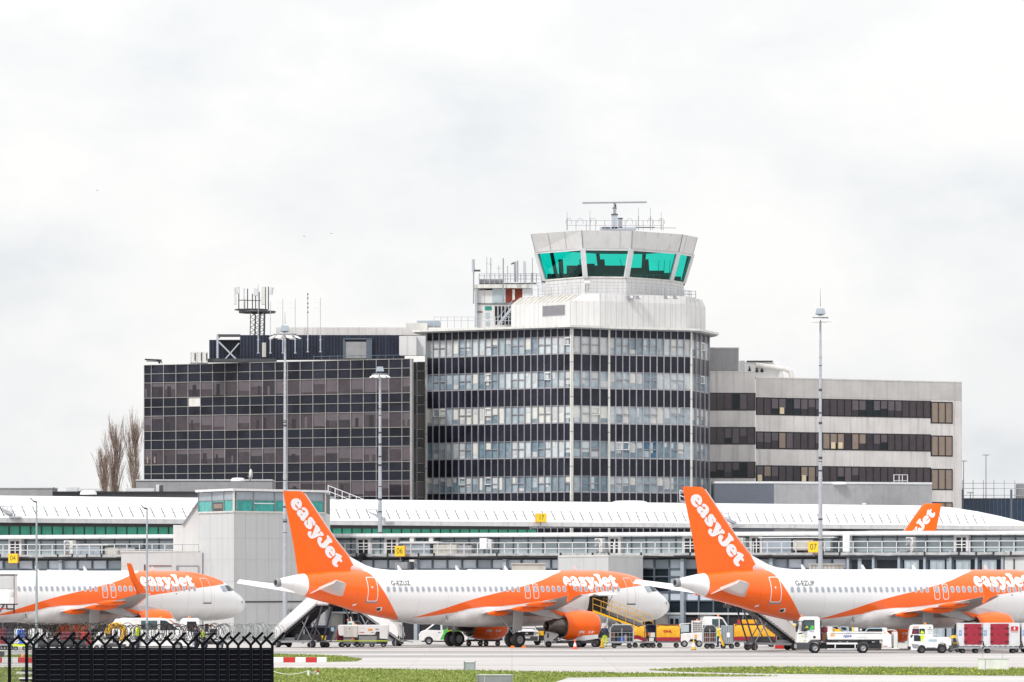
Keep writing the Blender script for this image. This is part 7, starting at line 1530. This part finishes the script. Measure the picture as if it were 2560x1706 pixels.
# ---- yellow conveyor loader at the cargo door ----
mat('rail_yellow', (.60, .34, .05), .5, var=.1)
a = Vector((6.65, 408.7, 2.72)); b = Vector((10.35, 403.8, 1.35)); t = thing('conveyor_loader', 'yellow railed conveyor loader reaching up into the open cargo door of the middle aircraft', 'belt loader', (b.x, b.y, 0)); mb = MB(); d = (b-a); sd = Vector((-d.y, d.x, 0)).normalized()*.45
mb.hexa([a-sd, a+sd, b+sd, b-sd, a-sd+Vector((0, 0, .16)), a+sd+Vector((0, 0, .16)), b+sd+Vector((0, 0, .16)), b-sd+Vector((0, 0, .16))], 'black')
for s in (-1, 1): mb.bar(a+sd*s*1.1, b+sd*s*1.1, .10, 'yellow', .13)
mb.build('conveyor', t, world=True); mb = MB()
for s in (-1, 1):
    for h in (.55, 1.0): mb.bar(a+sd*s*1.15+Vector((0, 0, h)), b+sd*s*1.15+Vector((0, 0, h)), .042, 'rail_yellow')
    for i in range(7): p = a.lerp(b, i/6)+sd*s*1.15; mb.bar(p, p+Vector((0, 0, 1.0)), .04, 'rail_yellow')
mb.build('hand_rail', t, world=True); mb = MB(); mb.box(5.2, 10.8, 403.4, 405.2, .45, .70, 'off_white'); mb.box(6.4, 9.6, 403.7, 405.0, .7, 1.15, 'dark_grey'); mb.box(6.7, 8.3, 403.3, 403.4, .45, .72, 'beige'); mb.box(9.0, 10.9, 403.6, 405.2, .75, 1.45, 'off_white'); mb.bar((7, 404.3, .7), (7.4, 407, 2.3), .12, 'mid_grey'); mb.bar((9.2, 404.3, .7), (7.8, 407, 2.3), .12, 'mid_grey'); mb.build('chassis', t, world=True)
for px in (1456, 1492):
    o = wheel(t, X_(px, 403.6)-b.x, 403.5-b.y, .33, .25)
wheel(t, 10.4-b.x, 403.7-b.y, .3, .25); person('person', 'worker with dark jacket standing at the foot of the yellow conveyor loader', (X_(1512, 402.6), 402.6, 0), 100, 'navy', 'hivis', 'reach', 1.72)
person('person', 'worker partly hidden behind the dark framed baggage cart, orange and green vest', (X_(1617, 400.5), 400.5, 0), 60, 'orange_lamp', 'navy', 'stand', 1.74); person('person', 'worker in hi-vis on the tow tractor side beyond the caged cart', (X_(1795, 400), 400, 0), 200, 'hivis', 'navy', 'walk', 1.7)
# ---- white tractors right of the covered cart ----
def flat_tug(px, py, lab, wd, rz=0):
    t = thing('tow_tractor', lab, 'tractor', at(px, py), rz, 'white tractors between the carts'); mb = MB(); mb.prism([(0, .4), (0, .95), (.35, 1.05), (wd, 1.1), (wd, .35), (wd*.8, .35), (wd*.7, .6), (wd*.45, .6), (wd*.35, .35)], -.65, .65, 'truck_white'); b = mb.build('body', t, bevel=.04)
    mb = MB(); mb.box(wd*.5, wd, -.6, .6, 1.1, 2.0, 'truck_white'); bd = mb.build('cab', t, bevel=.05); mb = MB()
    for i in range(6):
        for j in range(5): x = wd*.5+.08+i*(wd*.5-.16)/6; z = 1.18+j*.15; mb.box(x, x+.09, -.615, -.6, z, z+.085, 'black')
    mb.build('vent_grille', bd); mb = MB(); mb.box(wd*.52, wd*.62, -.62, -.6, 1.92, 1.96, 'red'); mb.box(wd*.85, wd*.97, -.62, -.6, 1.92, 1.96, 'red'); mb.ball((wd*.75, 0, 2.06), .08, 'orange_lamp'); mb.build('beacon', t)
    mb = MB(); mb.path([(0, -.6, .9), (0, -.6, 1.75), (wd*.45, -.6, 1.8)], .03, 'light_grey'); mb.path([(0, .6, .9), (0, .6, 1.75), (wd*.45, .6, 1.8)], .03, 'light_grey'); mb.box(.05, wd*.4, .5, .55, 1.15, 1.7, 'slate_glass'); mb.build('frame', t); mb = MB(); mb.box(wd*.62, wd*.72, -.68, -.65, .7, .95, 'sign_orange'); mb.build('decal', b)
    for x in (wd*.18, wd*.82):
        for y in (-.55, .55): wheel(t, x, y, .27, .2, 'mid_grey')
    return t
flat_tug(1700, 1618, 'white tractor with a perforated white headboard and orange beacon behind the yellow and white cone', 1.75); 
t = van(1757, 1614, 'white vehicle roof with an orange beacon behind the caged cart and grey container', 2.3, 2.25, None, 0, 'service_van'); mb = MB(); mb.ball((1.2, 0, 2.33), .09, 'orange_lamp'); mb.build('beacon', t)
# long yellow cart behind right stairs
cart(1833, 1618, 3.2, 'long yellow and burgundy cart behind the right passenger stairs', 'tarp', h=1.75); mb = MB(); 
luggage(1873, 1618, 1.78, 1.1, .3, 'yellow', 'yellow bundle on top of the long yellow cart', 'bag', 'bag'); luggage(1848, 1617, 1.78, .25, .28, 'red', 'small red box on top of the long yellow cart', 'box', 'box')
cart(1916, 1617, 1.5, 'ochre barred cart at the right end behind the right passenger stairs', 'cage', h=1.2)
t = thing('yellow_tug', 'yellow vehicle top showing left of the service truck mirror', 'tractor', (X_(1975, 388), 388, 0)); mb = MB(); mb.prism([(0, .3), (0, 1.5), (.2, 1.85), (.8, 1.85), (1.1, 1.3), (1.1, .3)], -.6, .6, 'sign_yellow'); mb.build('body', t, bevel=.08)
for x in (.25, .85): wheel(t, x, -.5, .25, .2); wheel(t, x, .5, .25, .2)
# wheel chocks
for px, py, lab in ((1281, 1620, 'small orange chock left of the outer main wheel'), (1309, 1620, 'small orange chock right of the outer main wheel')):
    mb = MB(); mb.prism([(-.18, 0), (.18, 0), (.1, .16), (-.1, .16)], -.1, .1, 'orange_lamp'); o = mb.build('wheel_chock'); o.location = at(px, py); tag(o, lab, 'chock', 'orange wheel chocks')
# ---- vehicles by the left aircraft ----
v = van(0, 1613, 'white van with dark side windows behind the coiled wire, left', 5.3, 2.35, None, 0); Y = 384; v.location = (X_(300, Y), Y, 0)
t = thing('service_truck', 'white truck with a white body and small cab behind the white van', 'truck', (X_(283, 390), 390, 0)); mb = MB(); mb.prism([(0, .8), (0, 1.9), (.25, 2.25), (4.5, 2.25), (4.8, 1.8), (4.8, .8)], -1, 1, 'truck_white'); mb.build('body', t, bevel=.08); mb = MB(); mb.prism([(5.0, .5), (5.0, 2.15), (5.2, 2.3), (6.2, 2.3), (6.4, 2.1), (6.55, 1.2), (6.55, .5)], -1, 1, 'truck_white'); cb = mb.build('cab', t, bevel=.06)
mb = MB(); mb.prism([(5.5, 1.3), (5.5, 2.05), (6.15, 2.05), (6.35, 1.3)], -1.02, -1.0, 'brown_dark'); mb.build('window', cb); mb = MB(); mb.box(0, 5.2, -.5, .5, .5, .8, 'black'); mb.box(-.02, .3, -.9, -.6, 1.5, 1.75, 'red'); mb.build('chassis', t); mb = MB(); mb.box(6.75, 7.2, -1.3, -1.2, 1.2, 2.0, 'off_white'); mb.box(6.82, 7.1, -1.31, -1.3, 1.3, 1.9, 'brown_glass_b'); mb.bar((6.4, -1.0, 1.8), (6.8, -1.25, 1.8), .04, 'black'); mb.build('mirror', t)
for px in (3.5, 5.6): mb = MB(); mb.ball((px-.0, 0, 2.35), .1, 'orange_lamp'); mb.build('beacon', t)
for x in (.9, 5.9): wheel(t, x, -.9, .42, .28); wheel(t, x, .9, .42, .28)
t = thing('hose_reel', 'large yellow hose arch on a cart behind the coiled wire', 'hose reel', (X_(290, 380), 380, 0)); mb = MB(); mb.path([(.62*math.cos(R(a)), 0, 1.25+.62*math.sin(R(a))) for a in range(-60, 200, 20)], .22, 'yellow', 12); mb.build('hose', t); mb = MB(); mb.box(-.7, .7, -.4, .4, .3, .5, 'dark_grey'); mb.tube((0, 0, .5), (0, 0, 1.5), .08, 'mid_grey'); mb.build('frame', t)
for x in (-.5, .5): wheel(t, x, -.4, .2, .15); wheel(t, x, .4, .2, .15)
for i, (px, w_, lab) in enumerate(((152, 1.2, 'left rust red cart behind the coiled wire'), (180, .75, 'middle rust red cart behind the coiled wire'), (199, .85, 'right orange red cart behind the coiled wire'))):
    t = thing('baggage_cart', lab, 'baggage cart', (X_(px, 383), 383, 0), 0, 'red carts behind the coiled wire'); mb = MB(); mb.box(0, w_-.05, -.7, .7, .45, 1.35, 'dark_red' if i < 1 else 'rust' if i < 2 else 'red'); mb.build('body', t, bevel=.03); mb = MB(); mb.box(0, w_-.05, -.75, .75, .35, .45, 'dark_grey'); mb.build('deck', t)
    for x in (.2, w_-.25): wheel(t, x, -.6, .18, .14); wheel(t, x, .6, .18, .14)
for i in range(4):
    px = 98+i*34; t = thing('container_dolly', ('first', 'second', 'third', 'fourth')[i]+' empty black dolly from the left behind the coiled wire', 'dolly', (X_(px, 376), 376, 0), 0, 'black dollies behind the coiled wire'); mb = MB(); mb.box(-.4, .5, -.7, .7, .35, .5, 'black'); mb.box(-.35, .4, -.5, .5, .5, .85, 'dark_grey'); mb.build('frame', t)
    for x in (-.25, .35): wheel(t, x, -.6, .18, .14)
t = thing('ground_unit', 'white rounded ground unit with a dark side behind the coiled wire', 'ground unit', (X_(236, 381), 381, 0)); mb = MB(); mb.prism([(0, .4), (.05, .9), (.3, 1.35), (.65, 1.4), (.78, 1.1), (.8, .4)], -.5, .5, 'white_paint'); mb.build('body', t, bevel=.08); wheel(t, .2, -.5, .2, .15); wheel(t, .65, -.5, .2, .15)
t = thing('drum_cart', 'white cart carrying a blue box with a pink strap at the far left', 'cart', (X_(37, 384), 384, 0)); mb = MB(); mb.box(0, .72, -.5, .5, .55, 1.55, 'white_paint'); mb.build('body', t, bevel=.02); mb = MB(); mb.box(.22, .78, -.56, -.5, .9, 1.5, 'blue'); mb.prism([(.3, .5), (.72, .5), (.52, .9)], -.56, -.5, 'blue'); mb.build('box_front', t); mb = MB(); mb.box(-.1, .9, -.5, .5, .3, .45, 'hivis'); mb.build('deck', t); wheel(t, .1, -.4, .17, .14); wheel(t, .75, -.4, .17, .14)
for px, m, lab, z in ((2, 'dark_red', 'burgundy covered cart at the very left edge', 1.6), (18, 'navy', 'dark covered cart second from the left edge', 1.55), (72, 'truck_white', 'white wheeled unit right of the blue box cart', 1.55), (104, 'off_white', 'pale baggage cart left of the red carts', 1.3)):
    t = thing('baggage_cart', lab, 'baggage cart', (X_(px, 386), 386, 0), 0, 'mixed carts at the far left'); mb = MB(); w_ = .42 if m != 'truck_white' else .95; mb.prism([(0, .45), (0, z-.1), (.08, z), (w_-.08, z), (w_, z-.1), (w_, .45)], -.6, .6, m); mb.build('body', t, bevel=.03); mb = MB(); mb.box(-.02, w_+.02, -.65, .65, .33, .45, 'steel'); mb.build('deck', t); wheel(t, .1, -.5, .17, .12); wheel(t, w_-.1, -.5, .17, .12)
person('person', 'worker in hi-vis half hidden by the coiled wire near the left aircraft nose', (X_(512, 389), 389, 0), 200, 'hivis', 'navy', 'bend', 1.75); person('person', 'worker in dark clothes left of the hi-vis worker behind the coiled wire', (X_(488, 389), 389, 0), 30, 'navy', 'navy', 'walk', 1.75)
t = thing('ground_power_unit', 'low dark tractor with an orange lamp right of the white truck behind the coiled wire', 'ground unit', (X_(500, 391), 391, 0)); mb = MB(); mb.prism([(0, .35), (0, 1.0), (.3, 1.55), (1.5, 1.6), (1.7, 1.2), (1.9, .9), (1.9, .35)], -.7, .7, 'truck_white'); mb.box(.35, 1.3, -.72, -.7, 1.05, 1.5, 'glass_dark'); mb.box(.1, 1.8, -.72, -.7, .35, .6, 'dark_grey'); mb.build('body', t, bevel=.05); mb = MB(); mb.ball((.8, 0, 1.68), .09, 'orange_lamp'); mb.build('beacon', t)
for x in (.35, 1.5): wheel(t, x, -.6, .26, .2)
person('person', 'worker in a yellow vest behind the coiled wire, left of the slim right lamp post', (X_(346, 383), 383.0, .15), 150, 'hivis', 'navy', 'stand', 1.8)
# catering high loader body at the far left
Y = 388; t = thing('catering_truck', 'raised white catering truck body at the far left edge', 'truck', (X_(0, Y), Y, 0)); mb = MB(); BX(mb, -60, 36, 1438, 1512, Y, 2.3, 'truck_white'); BX(mb, -60, 34, 1443, 1472, Y-.03, .03, 'clad_grey'); b = mb.build('body', t, world=True, bevel=.03); mb = MB(); BX(mb, -60, 37, 1436, 1439, Y-.06, 2.4, 'black'); BX(mb, -60, 37, 1510, 1513, Y-.06, 2.4, 'black'); BX(mb, 34.5, 37, 1436, 1513, Y-.06, .1, 'mid_grey'); BX(mb, 27, 33, 1480, 1490, Y-.06, .03, 'light_grey'); mb.build('trim', b, world=True)
mb = MB(); mb.path([W(17, 1513, Y), W(17, 1523, Y), W(35, 1523, Y), W(35, 1512, Y)], .06, 'black'); mb.path([W(35, 1523, Y), W(35, 1534, Y)], .06, 'black'); mb.bar(W(-40, 1513, Y+1), W(10, 1590, Y+1), .15, 'mid_grey'); mb.bar(W(10, 1513, Y+1), W(-40, 1590, Y+1), .15, 'mid_grey'); BX(mb, -10, 15, 1521, 1524, Y-.2, .1, 'red'); mb.build('scissor_lift', t, world=True)
mb = MB(); BX(mb, -70, 30, 1588, 1605, Y, 2.2, 'dark_grey'); mb.build('chassis', t, world=True)
for px in (-20, 20): wheel(t, X_(px, Y)-t.location.x, 0, .4, .3)
# ---- barriers and boxes near the grass ----
def seg(px0, px1, m, lab, py=1656.5, h=.32):
    p = at(px0, py); w_ = (px1-px0)/F*p[1]; t = thing('kerb_block', lab, 'barrier', p, 0, 'red and white barrier blocks'); mb = MB(); mb.prism([(.01, 0), (w_-.01, 0), (w_-.02, h), (.02, h)], -.2, .2, m); mb.build('body', t, bevel=.02)
for i, (a, b, m) in enumerate(((683, 709, 'white_paint'), (709, 738, 'red'), (738, 765, 'white_paint'), (765, 792, 'red'), (792, 817, 'white_paint'))): seg(a, b, m, ('white barrier block touching the fence end', 'first red barrier block right of the black fence', 'white barrier block between the two red ones', 'second red barrier block right of the black fence', 'white barrier block at the right end of the row')[i])
for i, (a, b, m) in enumerate(((-40, 5, 'red'), (5, 46, 'off_white'), (46, 90, 'red'))): seg(a, b, m, ('red barrier block cut by the left edge', 'dirty white barrier block seen through the left fence mesh', 'red barrier block under the small orange lamp')[i], 1657.5, .33)
t = thing('ground_lamp', 'small orange lamp standing on the red barrier block at the left', 'lamp', (at(57, 1657)[0], at(57, 1657)[1], .33)); mb = MB(); mb.revolve([(0, .1), (.12, .1), (.17, .05), (.175, .001)], 'orange_lamp', 12, 'z'); mb.build('lens', t)
t = thing('taxi_sign', 'dark rectangular taxiway sign at the left edge behind the mesh', 'sign', at(-12, 1648)); mb = MB(); mb.box(0, .58, -.1, .1, .15, .5, 'dark_grey'); mb.box(-.02, .64, -.06, .12, .12, .54, 'off_white'); mb.build('panel', t); mb = MB(); mb.tube((.1, 0, 0), (.1, 0, .2), .03, 'mid_grey'); mb.tube((.5, 0, 0), (.5, 0, .2), .03, 'mid_grey'); mb.build('leg', t)
t = thing('rope_post', 'red and white post at the end of the sagging rope', 'post', at(794, 1691)); mb = MB(); mb.box(-.06, .06, -.06, .06, 0, .2, 'letter_white'); mb.box(-.06, .06, -.06, .06, .2, .36, 'red'); mb.build('post', t); 
t2 = thing('rope_post', 'short white post between the sagging ropes', 'post', at(771, 1691.5)); mb = MB(); mb.box(-.05, .05, -.05, .05, 0, .32, 'letter_white'); mb.build('post', t2)
mb = MB(); p0 = Vector(at(676, 1690))+Vector((0, 0, .3)); p1 = Vector(t2.location)+Vector((0, 0, .3)); p2 = Vector(t.location)+Vector((0, 0, .33))
for a, b in ((p0, p1), (p1, p2), (p1, p2+Vector((0, 0, -.12)))): n_ = 10; mb.path([a.lerp(b, i/n_)-Vector((0, 0, .9*(i/n_)*(1-i/n_)*(.9 if (b-a).length > 1 else .5))) for i in range(n_+1)], .02, 'off_white', 6)
mb.build('rope', label='thin white rope sagging between the black fence and two short posts', cat='rope')
def boxcab(px0, px1, py0, py1, lab, m='galv', post=True):
    p = at(px0, py1); Y = p[1]; w_ = (px1-px0)/F*Y; h = (py1-py0)/F*Y; t = thing('junction_box', lab, 'cabinet', p, 0, 'grey and white cabinets beside the grass'); mb = MB(); mb.box(.03, w_-.03, 0, .5, .0, h-.04, m); mb.box(0, w_, -.03, .55, h-.04, h, 'light_grey'); mb.box(w_*.22, w_*.25, -.012, 0, .02, h-.05, 'joint'); mb.build('body', t, bevel=.01); mb = MB()
    for x in (.04, w_-.08) if post else (): mb.box(x, x+.05, -.05, -.01, 0, h+.05, 'mid_grey')
    mb.build('leg', t) if post else None
boxcab(1158, 1190, 1655, 1678, 'small pale grey cabinet between two posts at the far grass edge'); boxcab(1190, 1283, 1687, 1712, 'wide grey cabinet at the bottom edge of the picture', 'mid_grey'); boxcab(2445, 2523, 1646, 1676, 'long white barrier box on the grass below the red containers', 'truck_white', False)
for px in (2459, 2509): 
    p = at(px, 1676); o = MB().tube((0, 0, 0), (0, 0, .95), .012, 'mid_grey', n=5).build('marker_rod'); o.location = (p[0], p[1]+.6, 0); tag(o, ('left' if px < 2480 else 'right')+' thin rod sticking up behind the long white barrier box', 'rod', 'thin rods behind the white barrier')
# ================= PERIMETER FENCE =================
Yf = 215; fw = thing('perimeter_fence', 'black perimeter fence with louvred panels and forked tops in the left foreground', 'fence', (X_(380, Yf), Yf, 0))
HP = ZZ(1620, Yf)
mat('slat_edge', (.035, .04, .05), .6, var=.2)
posts = [24, 67]+[84, 121, 156, 194, 229, 263, 299, 333, 368, 400, 434, 471, 507, 544, 569, 596, 627, 652, 681]
for i, px in enumerate(posts):
    x = X_(px, Yf); mb = MB(); w_ = .055 if px > 80 else .06; mb.box(x-w_, x+w_, Yf-.12, Yf, 0, ZZ(1612, Yf), 'fence_black')
    for s, ln in ((1, .50), (-1, .34)):
        if px == 24 and s == 1: ln = .4
        a = Vector((x, Yf-.06, ZZ(1613, Yf))); mb.bar(a, a+Vector((s*ln*1.0, s*.03, ln*1.02)), .125 if s > 0 else .085, 'fence_black', .10)
    mb.build('post', fw, world=True)
for i in range(2, len(posts)-1):
    x0, x1 = X_(posts[i], Yf)+.03, X_(posts[i+1], Yf)-.03; mb = MB(); mb.box(x0, x1, Yf-.02, Yf-.005, 0, HP, 'fence_black')
    z = HP-.08
    while z > .1: mb.prism([(x0, z), (x1, z), (x1, z+.02), (x0, z+.02)], Yf-.06, Yf-.02, 'slat_edge'); z -= .205
    mb.box(x0, x1, Yf-.05, Yf+.02, HP-.03, HP, 'slat_black'); mb.box(x0+.035, x0+.05, Yf-.05, Yf-.02, 0, HP-.04, 'slat_edge'); mb.build('panel', fw, world=True)
mb = MB(); xa, xb = X_(-60, Yf), X_(84, Yf); x = xa
while x < xb: mb.box(x, x+.008, Yf-.03, Yf-.022, 0, ZZ(1620, Yf), 'dark_grey'); x += .055
z = .05
while z < ZZ(1620, Yf): mb.box(xa, xb, Yf-.034, Yf-.026, z, z+.008, 'dark_grey'); z += .07
for py in (1620, 1690): mb.box(xa, xb, Yf-.04, Yf-.02, ZZ(py, Yf)-.015, ZZ(py, Yf)+.01, 'dark_grey')
mb.build('mesh_panel', fw, world=True)
mb = MB()
for dz, dy in ((.50, .0), (.33, .0), (.18, 0), (.36, .2)): mb.bar((X_(-60, Yf), Yf-.03+dy, ZZ(1612, Yf)+dz), (X_(690, Yf), Yf-.03+dy, ZZ(1612, Yf)+dz), .008, 'mid_grey')
mb.build('top_wire', fw, world=True)
mat('razor', (.045, .035, .032), .5, .4, var=.4, scale=3); mat('razor_pale', (.30, .32, .34), .45, .5, var=.3, scale=3)
def coil(px0, px1, Y, zc_, r, pitch, m, lab, th=.014, seed=1):
    rr = random.Random(seed); t = thing('razor_wire', lab, 'razor wire', (X_((px0+px1)/2, Y), Y, zc_), 0, 'razor wire coils'); x = X_(px0, Y)-t.location.x; x1 = X_(px1, Y)-t.location.x; mb = MB(); sgn = 1
    while x < x1:
        a = R(rr.uniform(38, 72))*sgn; sgn = -sgn; q = r*rr.uniform(.82, 1.08); cz = rr.uniform(-.05, .05); cy = rr.uniform(-.05, .05)
        pts = [Vector((x-math.sin(a)*q*math.cos(2*math.pi*i/18), cy+math.cos(a)*q*math.cos(2*math.pi*i/18), cz+q*math.sin(2*math.pi*i/18))) for i in range(19)]
        mb.path(pts, th, m, 4)
        for p in pts[::2]: d = Vector((rr.uniform(-1, 1), rr.uniform(-1, 1), rr.uniform(-1, 1)))*.035; mb.bar(p-d, p+d, .008, m)
        x += pitch*rr.uniform(.6, 1.4)
    mb.build('coil', t)
coil(-60, 330, 215.3, ZZ(1581, 215), .33, .085, 'razor', 'dark rusty coiled razor wire above the left half of the fence', seed=2); coil(326, 565, 215.3, ZZ(1582, 215), .33, .08, 'razor', 'dark coiled razor wire above the right half of the fence', seed=3); coil(556, 700, 222, ZZ(1580, 222), .34, .095, 'razor_pale', 'pale grey coiled razor wire right of the dark coils', .010, 4)
for i, (px, lab) in enumerate(((42, 'white cylinder topped cabinet low behind the left fence mesh'),)):
    t = thing('junction_box', lab, 'cabinet', (X_(px, 262), 262, 0)); mb = MB(); BX(mb, 40, 82, 1680, 1686, 262, .3, 'off_white'); BX(mb, 52, 84, 1675, 1680, 262.1, .3, 'black'); BX(mb, 47, 90, 1694, 1730, 262, .5, 'white_paint'); BX(mb, 58, 64, 1686, 1694, 262.1, .1, 'mid_grey'); mb.box(X_(47, 262), X_(90, 262), 262, 262.5, 0, .2, 'mid_grey'); mb.build('body', t, world=True, bevel=.03)
